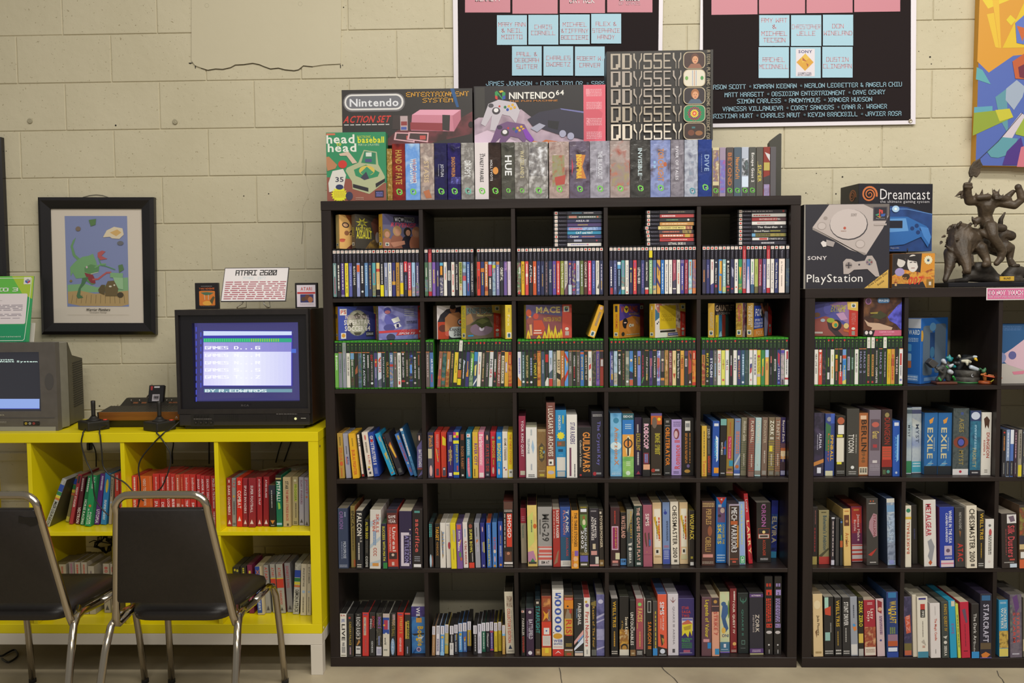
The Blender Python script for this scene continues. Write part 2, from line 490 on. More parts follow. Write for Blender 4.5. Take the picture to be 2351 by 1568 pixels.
for x, y, r in ((671, 6, .005), (730, 38, .004), (789, 17, .0025), (441, 19, .003), (560, 450, .0028), (617, 445, .003), (1850, 443, .0025), (1919, 445, .003), (1934, 406, .0035), (1874, 398, .002), (229, 932, .004), (266, 288, .004), (2135, 131, .004), (2109, 118, .002), (2138, 147, .0025), (15, 347, .002), (437, 146, .003)):
    p = at(x, y, YW)
    o = lathe('wall_hole', [(r, 0), (r*0.9, 0.0006)], HOLE, wall, 10); o.rotation_euler = (math.pi/2, 0, 0); o.location = (p[0], YW-0.0016, p[2])
for x, y, w_, h_ in ((438, 145, 8, 1.5), (449, 153, 1.6, 8), (782, 153, 1.6, 7), (787, 150, 1.6, 3)):
    p = at(x, y, YW); s_ = w_/540; t_ = h_/540
    mkbox('wall_slot', p[0]-s_/2, p[0]+s_/2, YW-0.003, YW+0.001, p[2]-t_/2, p[2]+t_/2, HOLE, wall, 0)
# a shallow ledge along the wall behind the shelves
a, b = at(1080, 1156, YW), at(1080, 1168, YW)
led = mkbox('trim_1', -0.02, 1.85, YW-0.012, YW+0.002, b[2], a[2], PAINT, c=0.003); tag(led, kind='structure')
a, b = at(200, 1037, YW), at(200, 1057, YW)
led = mkbox('trim_2', -2.2, -0.03, YW-0.014, YW+0.002, b[2], a[2], PAINT, c=0.004); tag(led, kind='structure')

FLOOR = noisemat('worn_concrete', '8f8470', 'b3a78d', 3.2, 0.42, 0.12, 40, 8, spec=0.4)
fl = meshobj('floor', [(-4, -9, 0), (6, -9, 0), (6, 0.6, 0), (-4, 0.6, 0)], [(0, 1, 2, 3)], FLOOR); tag(fl, kind='structure')
def floor_crack(px):
    P = [atz(x, y, 0) for x, y in px]; V = []; F = []
    for i, p in enumerate(P):
        w_ = 0.0016+0.0012*random.random(); V += [(p[0]-w_, p[1], 0.0006), (p[0]+w_, p[1], 0.0006)]
        if i: F.append((2*i-2, 2*i-1, 2*i+1, 2*i))
    meshobj('floor_crack', V, F, mat('4d463a', 0.9), fl)
floor_crack([(1519, 1531), (1524, 1538), (1533, 1546), (1541, 1552), (1548, 1558), (1556, 1568)])
floor_crack([(1284, 1533), (1287, 1545), (1288, 1558), (1290, 1568)])
floor_crack([(2289, 1540), (2293, 1552), (2301, 1560), (2305, 1568)])

# ================================================================ shelving
BLACKWOOD = noisemat('blackbrown_wood', '1d1615', '2b2220', 14, 0.42, 0.1, 60, 6, (1, 1, 0.06), spec=0.35)
BLACKWOOD2 = noisemat('blackbrown_wood_flat', '1d1615', '2b2220', 14, 0.42, 0.1, 60, 6, (0.06, 1, 1), spec=0.35)
T, PT = 0.016, 0.3572
def shelf_unit(name, x0, ncol, nrow, depth, m_h, m_v, label, outer=0.038, y0=0.0, zb=0.0, colw=0.3412, base=0.04, top=0.036):
    root = empty(name, (x0, y0, zb)); tag(root, label, 'shelf')
    W = 2*outer+ncol*colw+(ncol-1)*T; H = base+nrow*colw+(nrow-1)*T+outer*0+top
    mkbox('bottom_panel', 0, W, 0, depth, 0, base, m_h, root, 0.0012)
    mkbox('top_panel', -0.001, W+0.001, -0.001, depth, H-top, H, m_h, root, 0.0012)
    mkbox('side_panel', 0, outer, 0, depth, base, H-top, m_v, root, 0.0012)
    mkbox('side_panel', W-outer, W, 0, depth, base, H-top, m_v, root, 0.0012)
    for r_ in range(1, nrow):
        z = base+r_*colw+(r_-1)*T
        mkbox('shelf_board', outer, W-outer, 0.001, depth, z, z+T, m_h, root, 0.0008)
    for c_ in range(1, ncol):
        x = outer+c_*colw+(c_-1)*T
        for r_ in range(nrow):
            z = base+r_*(colw+T)
            mkbox('divider', x, x+T, 0.002, depth, z, z+colw, m_v, root, 0.0008)
    return root, W, H
big, WB, HB = shelf_unit('cube_shelf', 0.0, 5, 5, 0.39, BLACKWOOD2, BLACKWOOD, 'large black-brown cube shelf of five by five compartments full of games')
low, WL, HL = shelf_unit('cube_shelf', 1.866, 4, 4, 0.39, BLACKWOOD2, BLACKWOOD, 'lower black-brown cube shelf beside the large one, carrying the dark statue')
SZ = [0.04+i*PT for i in range(6)]
# ================================================================ disc cases in plastic sleeves
PLASTIC = mat('1b191b', 0.28, 0.5, name='black_plastic')
GREENP = mat('3a8a26', 0.25, 0.5, name='green_plastic')
SLEEVE = mat('28252c', 0.22, 0.5)
WHITE = 'e2dccd'
CASES = {}
def case_mesh(key, w_, d_, h_, mt):
    k = (key, round(w_, 4))
    if k not in CASES:
        bm = bmesh.new(); boxbm(bm, -w_/2, w_/2, 0, d_, 0, h_, 0.0016)
        me = bpy.data.meshes.new(key); bm.to_mesh(me); bm.free(); me.materials.append(mt); CASES[k] = me
    return CASES[k]
SHARED = {}
def shared(key, fn, parent):
    """first use builds the part, later ones copy the object and share its mesh"""
    if key not in SHARED: SHARED[key] = fn(parent); return SHARED[key]
    o = SHARED[key].copy(); link(o, parent); return o
def ps_case(spec, x, y, z, w_, label, group, pile=False, name='game_case'):
    p = spec.split('|'); flags = ''
    bg = p[0]
    while bg and bg[0] in '!^@': flags += bg[0]; bg = bg[1:]
    H = 0.192
    root = link(bpy.data.objects.new(name, case_mesh('game_case', w_, 0.136, H, PLASTIC)))
    root.location = (x, y, z+0.0007); tag(root, label, 'game case', group)
    iw = w_*0.86
    def band(par):
        A = Art(iw, H); A.rect(0, 3, 100, 97, SLEEVE if '^' not in flags else mat('b03038'))
        A.rect(3, 3.5, 97, 9.5, 'dcd4c6' if '^' not in flags else '8a2830')
        A.text('P', 34, 4.8, 66, 8.4, 'a8483c')
        if '!' in flags: A.ell(50, 6.5, 28, 28*iw/H, 'c22a22', 10)
        A.text('PlayStation 2', 36, 12, 66, 27, '9a98a6' if '^' not in flags else 'e0c8c4', rot=1, bold=False)
        A.rect(8, 95.2, 92, 96.4, '8d8a86')
        return A.build('sleeve_band', par)
    shared(('ps', round(w_, 4), flags), band, root)
    A = Art(iw, H, base=0.001); A.rect(0, 29, 100, 97 if '@' not in flags else 83, bg if bg else '25222a')
    spec_art(A, p[1:])
    A.build('spine_print', root)
    return root
def xb_case(spec, x, y, z, w_, label, group, lean=0.0):
    p = spec.split('|'); flags = ''
    bg = p[0]
    while bg and bg[0] in '!=#@': flags += bg[0]; bg = bg[1:]
    H = 0.190
    root = link(bpy.data.objects.new('game_case', case_mesh('game_case_green', w_, 0.136, H, GREENP if '@' not in flags else mat('9a9a9c', 0.3))))
    root.location = (x, y, z+0.0007); tag(root, label, 'game case', group)
    if lean:
        root.location = (x, y, z+0.0007+abs(math.sin(lean))*w_/2); root.rotation_euler = (0, lean, 0)
    iw = w_*0.92
    def band(par):
        A = Art(iw, H); A.rect(0, 3.6 if '#' not in flags else 0.5, 100, 97, SLEEVE if '@' not in flags else mat('8d8d90'))
        if '#' in flags: A.rect(4, 1, 96, 23, 'd5d0c2')
        A.text('X', 30, 6.5, 70, 10, '7fae3a' if '#' not in flags else '4c5a3c')
        A.text('XBOX', 34, 11.5, 66, 21, '4f8a36' if '#' not in flags else '8a8a80', rot=1, bold=False)
        if '!' in flags: A.ell(52, 6.5, 26, 26*iw/H, 'c8302a', 10)
        if '=' in flags: A.rect(0, 23.5, 100, 25.2, 'b06a38')
        A.rect(30, 93.2, 70, 95, '8a8a84')
        return A.build('sleeve_band', par)
    shared(('xb', round(w_, 4), flags), band, root)
    A = Art(iw, H, base=0.001); A.rect(0, 25.2, 100, 96.5, bg if bg else '211f22')
    spec_art(A, p[1:])
    A.build('spine_print', root)
    return root
SHELFWORD = {'big': 'large shelf', 'low': 'low shelf'}
ROWW = ['top row', 'second row', 'third row', 'fourth row', 'bottom row']
COLW = ['column one', 'column two', 'column three', 'column four', 'column five']
def where(unit, row, col):
    if unit == 'yel': return f"yellow shelf {['upper', 'lower'][row]} row {COLW[col]}"
    return f"{'low shelf ' if unit == 'low' else ''}{ROWW[row]} {COLW[col]}"
def short(a, b, c):
    return a+b+c if len((a+b+c).replace('-', ' ').split()) <= 16 else a+c
def extra_word(els):
    for e in els:
        q = e.split(',')
        if q[0] in 'tuhb' and len(q) > 1:
            return cname(q[2] if q[0] in 'tuh' else q[1])
    return None
def cell(unit, col):
    if unit == 'yel': x = YX+0.038+col*0.367; return x+0.0012, x+0.351-0.0012
    x = (0.0 if unit == 'big' else 1.866)+0.038+col*PT
    return x+0.0012, x+0.3412-0.0012
def case_row(kind, unit, row, col, x0, x1, yb, z, items, thick=None, lean=None):
    """x0,x1: picture columns of the first and last spine; items share the width"""
    Y = 0.006
    a, b = at(x0, yb, Y)[0], at(x1, yb, Y)[0]
    lo, hi = cell(unit, col); a = max(a, lo); b = min(b, hi); wts = []
    for it in items:
        k = 1.0
        if it.startswith('*'): k = 1.75
        if it == '_': k = 0.75
        wts.append(k)
    tot = sum(wts); x = a; n = 0
    for it, k in zip(items, wts):
        w_ = (b-a)*k/tot
        if it != '_':
            s = it.lstrip('*')
            nm = s.split('|')[0].lstrip('!^@=#')
            col_ = cname(nm) if nm else 'black'
            ex = extra_word(s.split('|')[1:])
            lab = short(f"game case, {col_} spine", f", {ex} print" if ex and ex != col_ else '', f", {ORD[n]} from left, {where(unit, row, col)}")
            grp = f"game cases in the {where(unit, row, col)}"
            yy = Y+random.uniform(0, 0.004)
            if kind == 'ps': ps_case(s, x+w_/2, yy, z, w_*0.95, lab, grp)
            else: xb_case(s, x+w_/2, yy, z, w_*0.95, lab, grp, lean[n] if lean else 0)
            n += 1
        x += w_
PS = [
["6f8f8c|b,d8d4c8,33,56|b,a83a56,58,92", "2a2830|b,e2dccd,33,84,24,76", "4e3a7c|b,ddd6cc,30,83|r,8a83a0,93,97", "e0d43a|t,Curious George,a03a2c,34,68,26,78|c,a8442c,75,20|b,8a7a2a,80,90", "5a5ea0|b,9aa4cc,36,76", "24222a|t,BLOODY ROAR,e2dccd,36,74,20,80", "8f95bd|r,d8602a,33,47,6,94|b,c4c8dc,52,80", "24222a|b,d8d2c8,35,70,16,84|c,cfd4d2,87,34", "5f86b0|b,bfd6dc,34,74", "2c3350|b,c09648,34,82", "!5aa3a6|b,c04438,50,70|a,6a7a70-8a8a60-405a5a-60,74,96", "@dcc07a|r,c44a3c,41,47|b,c08a60,48,72", "26262e|b,ddd6cc,32,72|r,e3d420,74,97,0,100", "!8f96b2|b,e2dccd,38,60|b,33313a,58,84", "!e4e0d2|b,466ab0,31,47|b,3a3838,50,86,38,62", "!32336e|b,c8912f,45,70|r,c9963a,67,74", "b98a3c|b,6a4a30,38,86", "8d8794|b,e2dccd,34,66|r,e0c41c,70,93,0,100", "2b2c3a|r,cf3a44,27,48|b,e6d8d0,31,46|b,6a70a0,55,84", "b8506a|b,eadcd6,35,82|r,d08a3a,85,97", "9fc0d8|b,5f6680,50,76|a,c8b090-8f9ab0-b0a070-70,78,96", "4a4870|b,d8ccd0,36,70|a,b87a8a-6a6a90-8a9a50-70,70,96"],
["4c6c50|b,ddd6cc,40,58|a,c8783a-5a7a8a-8a9a4a-80,64,88", "^8a8f88|b,d8d2c8,44,80|r,b03038,88,97", "7d5aa6|b,d8c22c,44,72,28,72", "!3c3468|b,d8d2c8,46,56|b,b09a48,58,78", "2c2c34|r,5fa8c4,30,36|r,d89030,37,55,10,80|a,d8d0c4-3a3a66-e0d8cc-70,60,97", "e2ddd0|b,4a5a9a,38,54|b,c05048,52,65", "2a2c3a|r,c8c8c0,46,66,10,90|b,5a5a5a,47,65", "e2dccd|b,c05058,34,46|b,c84a4a,54,76|p,c84a40,50,84,24,89,76,89", "!28262e|t,LETHAL VENGEANCE,d8d2c8,34,85,28,72", "c2bd9a|r,8f9a38,30,73,12,88|t,OUTLAW GOLF,2f3020,31,72|b,c0524a,80,86|c,c09a40,76,26", "94aeca|a,94aeca-9ab4cc-5f7a60-30,30,97|r,6a6a86,50,57|r,c2505c,57,67", "35568e|b,c8d8e4,34,72|b,b03a44,72,88", "!2a2a36|t,UNDERWORLD AGENCY,ddd6cc,32,90,28,72", "_", "!cc4034|c,8a8a80,45,22|b,5a2a2a,58,84,20,80", "2d3a6c|r,c87a30,42,50|b,d8c860,52,76", "c07a44|b,e2d8cc,34,78|r,a04a30,80,88", "34363e|r,9cc4dc,29,35|r,c43c54,35,58|b,7a6a9a,36,56|b,ddd6cc,62,84,16,84", "6f88a8|a,6f88a8-9ab0b8-5a6a9a-60,29,97|r,c8c040,36,42|b,c05068,42,52", "7a7aa4|r,c08048,29,35|b,d4d0d8,40,84", "2f3038|t,ORBITAL,e6e0d4,41,68,6,94", "6c5490|a,b088b8-6c5490-4a3a6a-60,29,50|b,5a58a0,50,76", "ccbcc8|b,a89ab8,46,66"],
["!3a3a3a|a,d0ccc4-5a7a50-9a4a6a-70,32,92|p,c03a3a,50,85,10,95,90,95", "d8aa26|t,MAD MAESTRO,5a4a20,35,74,30,72", "!cf4a44|b,e2d8d0,34,56|r,e2dccd,54,60,20,80|b,e2d8d0,60,76", "28262c|t,ACTION,d8d8d4,36,72,18,82|r,b04030,60,72,50,86", "c4542c|b,3a3030,46,66|b,e0d8cc,40,74,20,76", "2c3466|b,8a88a8,38,90", "!2c3050|b,7a88a0,38,52|b,b08a48,55,80", "3a3640|b,8a6a70,32,92", "!2c3a5a|t,Darkwatch,e2dccd,46,72,24,80", "5f4a96|b,c8b038,36,84,36,64", "!cc4038|b,e2dccd,34,92|b,d8b0a0,34,86", "8a8f3c|t,Crazy Frog Racer,e2dccd,34,84,20,86", "c2bcac|b,7a6a58,36,76|p,6a4a5a,0,88,100,72,100,97,0,97", "4a3a72|c,c06a48,35,34|t,Teenage Fleet,e2dccd,40,76,22,74|r,b8c8d0,77,97", "44447a|a,c0464a-44447a-d0c070-60,34,97", "c0c0cc|b,6a70a8,38,66|a,c0c0cc-5f70a0-a0b0c0-60,70,96", "667040|b,c4ccd8,36,80", "!55302c|t,CONFLICT ZONE,ddd0c4,32,82,18,76", "!d03c5c|b,ecdcd8,34,72,26,76|b,e0b0b8,36,90", "44508e|b,b0506a,50,70|b,8a98d0,36,84", "d5d0c0|t,Dance Factory,3a3a46,33,68,26,74|p,3a3434,40,84,90,74,90,86", "!2f3452|b,b8b0c0,36,90|b,c09a48,70,86"],
["34365a|b,ddd6d0,42,80,24,76|r,a83a40,84,97,20,100", "4a4f78|b,8a90bc,36,90", "!26344e|r,d8e4ea,32,38|r,5a9ac4,38,46|b,9ab0c4,48,80|p,3a7ab8,100,84,30,97,100,97", "5f9f9c|b,8a6aa0,34,60|a,c8bca0-5f8f8c-b06a5a-70,62,84|r,dcd6c8,82,88", "dfdacb|t,World Soccer Winning,3f3a66,38,82,26,74|c,c0302a,93,22", "2c3050|c,c8b860,46,30|b,d0b870,54,74", "c8404a|b,e0b060,46,90,20,70|b,7a4a8a,34,42", "2a2c38|t,LETHAL SKIES,e6e0d4,44,76,14,86", "!3c4474|b,8a70a0,36,84", "!2e2e3a|t,SOCCER FACTION,e2dccd,33,70,24,74|r,d8d0c4,84,88|r,c03a3a,88,97", "86b07c|r,d4c41e,10,24,0,100|b,5a8a8a,34,84|b,c8d8b0,32,86", "4e6890|b,b05a5a,44,76|a,4e6890-c8b070-5a7a90-60,80,97", "cf9c48|p,5a4470,0,34,100,44,100,52,0,42|p,4a3a66,0,64,100,78,100,86,0,74|b,7a5a44,48,60", "!2f6cae|b,c0d4e4,36,90", "!dcd7ca|t,Major League Baseball,3f3a70,38,92,28,72", "e0dbcf|t,Women's Volleyball Star,46406a,38,84,30,70", "!9c4a5a|b,c88a90,36,56|p,4a4456,0,72,100,68,100,97,0,97|r,d8d0c4,86,88", "!dfdacc|t,Wallenberg,35344a,34,54,30,70|b,c85a44,56,78", "!44428c|b,dcd4dc,42,78|b,c0a060,80,90|r,7a6a98,30,36", "!8f3048|t,Ninja Daredevil Force,e2d8cc,36,88,26,66", "!8fc0cc|b,c4703a,33,62,20,80|a,d08a4a-8fc0cc-e0dcd0-60,64,96", "!c4703c|a,c4703c-7a6a8a-c8905a-60,30,86|r,cc7a48,87,97"],
["!383448|b,c8803c,50,74,24,70", "!353768|b,8a8ab8,40,62|b,b08a80,50,66", "!d8d2c8|b,b04858,34,50|p,48447c,0,80,100,76,100,97,0,97", "!2b2c3a|t,Silent Strike,e2dccd,46,76,28,70|c,c8c8c4,35,24|r,a83a4a,80,85,20,80", "4a86c4|r,cc9030,32,58,30,100|r,c08a30,62,92,20,90|b,e0c060,34,56", "!8ab0ac|b,dce4e0,38,82|r,b4c07a,84,94|c,c8dcd0,40,36", "28262c|c,d8d4cc,34,36|t,BLADE DESCENT,e2dccd,41,80,28,74|r,a83a4a,82,86|c,b0302c,91,26", "2d3050|p,a8a8b8,30,44,90,50,80,66,40,62|c,b0302c,88,28", "dfdacc|b,5a5a7a,36,74|c,c0322c,85,22", "!3a8a58|p,d8c43a,10,44,60,46,40,70|p,d8803a,40,46,90,44,60,74|a,c88a40-3a8a58-c8a850-60,78,92", "^a08e9a|b,7a4a5a,36,86|t,Valkyrie,e2d8d0,60,88,34,66|r,b03038,88,97", "!3f74b4|p,d0c4d4,30,44,70,44,100,97,0,97|b,b07a9a,44,70", "!dcd8cc|b,58a058,34,56|t,TOPSPIN,3a5aa0,60,80,20,80|r,3a5a78,80,97", "!a5ae5c|b,7a8a40,44,60|r,6a6240,84,97", "8a2f4a|t,World Championship,e0d4cc,40,82,26,70|r,4a3444,83,97", "!5a5886|b,d8b4bc,40,66|b,c0bcd4,66,90", "^dcd6c8|t,NUANCE,8a8490,40,70,16,80|r,b03038,87,97", "dfd9cc|t,Global Soccer Fever,3f3c60,37,90,28,70", "!303866|t,Moto Race Mania,e2dccd,37,88,26,72", "*e6d6c6|t,Ar Tonelico,3a3030,34,58,34,60|b,5a4a44,62,84,40,56", "3c4650|a,8a9a50-3c4a66-5a6a60-60,48,84"],
]
XB = [
["6fae4a|c,d8e0c8,32,30|t,DIMENSION,e6ecd8,36,60,30,70", "=7e8088|t,TENEBRAE,5c5e66,38,66,30,66", "@8d8f96|t,TENEBRAE,62646c,36,64,34,66", "d8d2c4|t,FIFA SOCCER 2003,2a2828,33,72,24,74", "=3a4a3c|r,6f98bc,25.5,38|t,DARK,d8d2c4,39,52,20,80|b,b0a898,54,74|a,3a4a3c-5a4a3a-2c302c-60,76,92", "=2e2624|p,9a5a3a,20,60,90,50,90,66,20,70", "=3f5266|a,6a7a8a-3f5266-7a6a5a-50,26,92", "=23252c|t,KINETIC ACTION,c8d0d4,28,92,22,78", "=26262a|b,c8c4bc,30,56,30,80|b,5a5a5a,56,84", "28262a|t,007,b0302c,29,42,10,80|t,EVERYTHING,c8c0b4,44,82,36,66|c,d0d4d0,88,34", "44426c|r,b03a30,38,54,26,90|c,c8a048,44,26|b,a8a0b4,55,78", "=c8ccd8|t,FORZA,b84a3c,42,66,10,90|p,c0502c,10,40,80,33,90,36,30,46|p,5a5a6a,0,82,100,78,100,96,0,96", "=26303a|t,BATTLE STAR ALPHA,c8ccc8,34,86,34,70", "262422|t,GLADIUS,b08440,44,76,20,80", "!5a6f96|t,ESPN,dcdcd8,30,44,20,80|r,b03a34,49,54|a,9ab0c0-5a6f96-c8a060-60,56,96", "=5c5450|b,b0a098,34,60|b,8a3a3a,50,56", "d9d5cc|t,DIGIMON WORLD 4,4a4648,31,82,28,70|r,c05a50,84,91,24,76", "=262428|c,c8b8b8,28,30|t,SILENT SCREEN,d0ccc8,34,76,30,74|r,a83030,82,86", "!302a28|b,9a8a78,40,74,20,80|c,a8a098,88,30", "28243e|a,4a62b8-28243e-8a7a4a-50,30,84|c,c8b050,56,22|p,5a8ad0,20,50,80,50,80,68,20,68", "27262a|c,d0ccc4,36,30|t,SOLDIER SQUAD,d8d4cc,40,78,28,74|c,b0a8a0,88,32", "=2c2826|b,9a5030,30,52|b,b0aaa4,56,80"],
["=6a5c58|b,b8a8a0,30,76|c,8a3a3a,60,10", "466aa0|t,AIR FORCE,d8dce0,38,66,28,84|b,b83a44,70,86", "_", "=8a5a4a|b,d8b0a0,38,60|r,b86a3c,74,80|b,a83a4a,60,92", "=5a463e|a,b05a30-3a6a66-2a2c34-40,28,92", "=b0753c|b,d0d0c4,40,60|a,b0753c-8a4a2c-c89a50-50,60,94", "2e2926|b,a0885a,28,58,24,80|b,6a5a48,62,88", "d8bc38|t,COMIC RACER,5a5030,42,68,34,70|r,2e2a28,88,96.5", "#26242a|t,TEXT ARENA,dcd8cc,38,60,24,76|r,b0602c,62,78|r,d8c41a,80,93,0,100", "27262e|p,a8b4c8,30,40,90,44,60,54|b,c8ccd0,46,80", "!3a346a|b,b88a3c,44,64|p,c88a30,20,68,80,60,80,76,20,76", "=4a6a48|p,7ab04a,40,27,100,30,100,60,60,70|b,d8dcc8,38,78|a,4a6a48-8aa07a-3a4a38-50,74,95", "!3a4a68|r,3c80b4,25,44|p,d0c068,20,54,80,50,70,74,30,74|p,d8d8d8,0,92,100,78,100,84,0,96", "!dad5c8|b,7a8aa8,34,46|b,c8805a,50,72", "!3a3430|b,a09078,28,56,16,76|b,c0a868,58,80|c,b88a80,84,28", "=3a3638|t,CRIMSON,b8b0ac,48,76,30,74", "=cac8c6|t,NHL,2a2a2e,40,60,16,76|t,2K6,b03c3c,60,78,14,80", "!26252a|b,c8c4bc,40,66,20,80|p,a8343a,30,66,80,68,60,80|c,8a5a50,86,30", "!7c403c|t,TOURNAMENT SPORT,d8d0c8,30,90,30,76", "=2a282a|r,c8c0a4,33,90,14,86|t,CROSS RACER,4a4438,36,86,24,76", "cc9a34|r,8a8090,46,68,14,70|b,d8d0dc,48,66", "a83a28|b,d8b860,32,50|a,a83a28-c8843a-8a2a20-50,52,90"],
["!d0ccd0|b,7a7ab0,38,70,20,80|p,c8803c,0,76,100,86,100,96,0,96", "38484c|b,9ab8b8,32,80|c,d0d8d4,87,34", "26241f|t,TEAM SPORTS DREAM,c8b878,32,78,16,76|c,c08a70,88,30", "!26262a|b,8a98b4,38,74,18,82|c,d0d4d4,88,34", "!262420|t,UFC,b06030,30,42,10,90|t,TAPOUT 2,d8c828,48,80,14,86", "!=7c3426|a,7c3426-c8823a-8a3a26-40,27,96|t,Tournament III,e0c070,46,70,30,66", "!3f4b5e|b,a8b0b4,42,70", "2a2628|r,b02a28,31,47,8,92|b,4a4444,50,76|p,d0ccc0,0,88,60,78,100,80,100,96,0,96", "b4b8c4|r,a8bcd4,23,38|b,5a7a80,38,52|p,4a5a66,0,70,100,62,100,80,0,80|r,b83a34,81,96.5", "6f7068|b,b8b0a0,30,42|t,KNIGHTFALL,c8c8c4,46,84,24,76", "c8b088|r,c8b088,23,42|t,ROCKY,26221e,42,64,18,90|p,2e2824,0,68,100,72,100,84,0,80|p,c09a60,20,88,90,84,90,96,10,96", "!=b06e32|b,7a4a34,36,80|b,d8c0a0,34,82|p,8a4030,0,84,100,74,100,96,0,96", "!5a90c8|p,b83a30,0,26,100,40,100,50,0,36|p,b83a30,100,62,0,76,0,88,100,72|p,d8b040,40,44,80,46,60,60", "=5a524e|b,a8a098,28,44|t,RACING 2,c0b8b0,56,70,22,78", "!=29282a|t,POWERDRIVE,d0ccc4,34,56,30,74|b,a83a34,56,80|c,b8b8b4,84,20", "=504642|t,STREET LEGENDS,b0a8a0,34,88,32,70", "!3a6ca8|r,c05a3a,27,31|t,SPOOKY DUNE,d8b83c,36,84,26,72|r,3a4a9a,34,86,0,20", "=2e2a2a|t,CORVETTE GT,c8b8a0,34,84,26,76|c,b07048,34,24", "=d4d0c8|r,8a8a8c,38,50,30,70|p,b83a3a,20,54,80,50,80,60,20,64|b,c0605a,80,86", "3a3836|a,5a5450-3a3836-7a6a50-60,24,92", "=5a4482|t,Tony Hawk Under Pro,c8b840,30,82,34,66|a,5a4482-7a5aa0-44386a-50,84,94", "=6a2e2a|r,2e2630,26,40|r,b0a8a4,42,56,20,90|r,8a342c,58,96"],
["!3c3c66|t,ALL STREET 4WD,d4d0cc,34,74,34,80|r,c8a030,72,84,40,80|p,5a5aa0,0,26,40,30,20,90,0,90", "!8fa8c0|a,8fa8c0-a8bcc8-7a8a98-40,25,70|a,8a8070-b0a898-6a7070-60,70,94", "!=29272a|c,b0a8a0,33,34|t,DARKWATER,d4d4d4,42,72,24,72|p,dcdcd8,20,70,80,66,70,74", "!2f2826|b,7a5c40,34,84|c,8a6a48,32,26", "7a7a6c|r,a8a898,38,52,10,90|a,7a7a6c-5a6a60-9a9078-50,54,80|c,d0d4d4,88,34", "4a76ac|c,d8c8b0,44,34|c,c8a848,46,22|p,3a8ac0,0,60,100,56,100,66,0,70|p,2c2c4a,0,66,100,70,100,82,0,82|r,b85a40,84,96", "2b2a2c|b,c0a078,40,78,30,80|c,b09070,36,26", "7078b8|r,5a4430,36,54,14,86|b,b8a048,38,52|b,9098c8,56,80", "2b262e|b,c03040,34,86,34,60|p,4a9a4a,60,78,80,80,20,92,10,90", "!=2a2726|t,STUNT SCHOOL,d0c8bc,38,84,30,70|b,c0a03c,72,86", "33285a|r,9a5a66,40,56,20,84|b,c88a9a,56,80,30,64|a,33285a-4a3a6a-2a2440-50,80,95", "=2c2a2c|t,STRANGERS,d4ccc0,36,80,28,70", "!6a74b0|a,c8ccd8-6a74b0-9a5a5a-50,25,94|r,b05a4c,40,60,10,80|b,9a4a5a,56,80", "!50484a|c,c8b8a0,44,36|b,a07870,50,70|r,2c282a,68,80|r,c8823a,81,86", "8a6038|a,8a6038-a8804a-6a4a30-40,24,96|b,d8b890,44,66", "!70343c|t,BRUCE LEE,c8b0a4,30,60,20,76|b,9a6a64,62,90", "d4bc88|p,8a6a40,30,46,70,44,60,58|c,e0d0a8,62,34|p,a84a30,10,72,90,72,50,84", "=2a282c|t,Grind Theater The Horror,e2dccd,31,82,26,74", "!c87e3a|r,d0a048,25,42|t,STREETS,5a3a24,34,62,20,80|b,a0502c,40,50", "!32303a|r,c0b4b0,42,58,20,76|b,5a4a50,44,56|r,4a3a5a,26,36", "a04a34|p,2e2a34,30,28,90,34,80,46,50,40|r,a83a3c,46,66,10,90|p,4a2c2c,0,74,100,70,100,96,0,96|p,d4d0cc,20,92,80,92,50,86", "!b83a2c|b,d8c8a0,30,42|a,b83a2c-c8803a-9a2c24-40,44,90|p,d8a040,60,66,90,70,70,90"],
["a8703c|r,34365a,24,34|b,5a4430,36,50|a,a8703c-8a3a34-c09a5a-50,52,94", "!2b2a26|t,BLITZ PRO,c8b42c,31,80,24,80|c,a0a09c,88,30", "!2d2f50|t,STOLEN,d4d8e0,41,80,16,82", "!5f5a58|b,8a8480,28,88|b,8ab0cc,52,80", "=d8d4cc|t,ESPN,b83a44,33,50,14,86|t,NBA,8a8084,52,64,26,66|t,2K3,b84a4a,65,76,24,74", "d0cf62|c,b87a4a,54,30|b,a08a3c,44,64|r,c0504c,84,88,24,80", "=d8d5ce|t,NHL,2c2c2e,45,57,20,80|t,05,a83a48,58,66,22,70", "2a282a|b,c8c4c0,36,56|b,a8304a,56,78", "!d8d3c8|t,KEEN,55527a,42,66,16,80", "3a3a66|r,d0d0c8,36,44,14,60|t,WICKED KART,c8802c,46,84,24,76", "34506a|b,a8c0d0,34,78,20,86|c,d0d4d8,91,32", "3a4a4c|a,8a9a8a-3a4a4c-5a6a66-50,46,72", "=d6d2ca|c,9a9a9c,42,34|p,34386e,20,54,80,52,80,62,20,66|p,a83a40,20,64,80,60,70,70,20,74|b,c05a5a,84,88", "=d5d2cc|b,6a686a,34,76,24,76", "c8b838|c,b03a34,38,36|t,RED FACTION,5a4a2c,40,70,24,76|r,b0a8a0,74,80", "3c7c48|p,d8c838,30,44,70,42,60,60,40,60|p,c0703a,30,60,80,58,60,78,20,78", "!c89a58|r,a8bcd8,25,40|c,d8b83c,46,36|b,a0503c,52,66", "28262a|b,b86a60,38,52,30,80|b,6a6668,60,76", "27262a|r,c8c4bc,44,68,30,80|b,3a3a3a,46,66", "34346c|t,STREET STRIKE,d8d4dc,36,86,30,70|p,a83a4a,20,30,80,34,70,60,20,50|c,5a6ab0,92,30", "=8a7a8c|r,5a4a9a,26,32|a,8a7a8c-b0a0a0-6a7a6a-50,36,90|b,3a3434,86,96,10,90", "!d8d6d0|r,a83a44,28,44,40,90|b,5a5a60,44,76|r,a83a40,82,86"],
]
PX5 = [(763, 964), (975, 1179), (1187.5, 1388), (1399, 1602), (1612, 1814)]
for c_ in range(5):
    case_row('ps', 'big', 0, c_, PX5[c_][0], PX5[c_][1], 679, SZ[4], PS[c_])
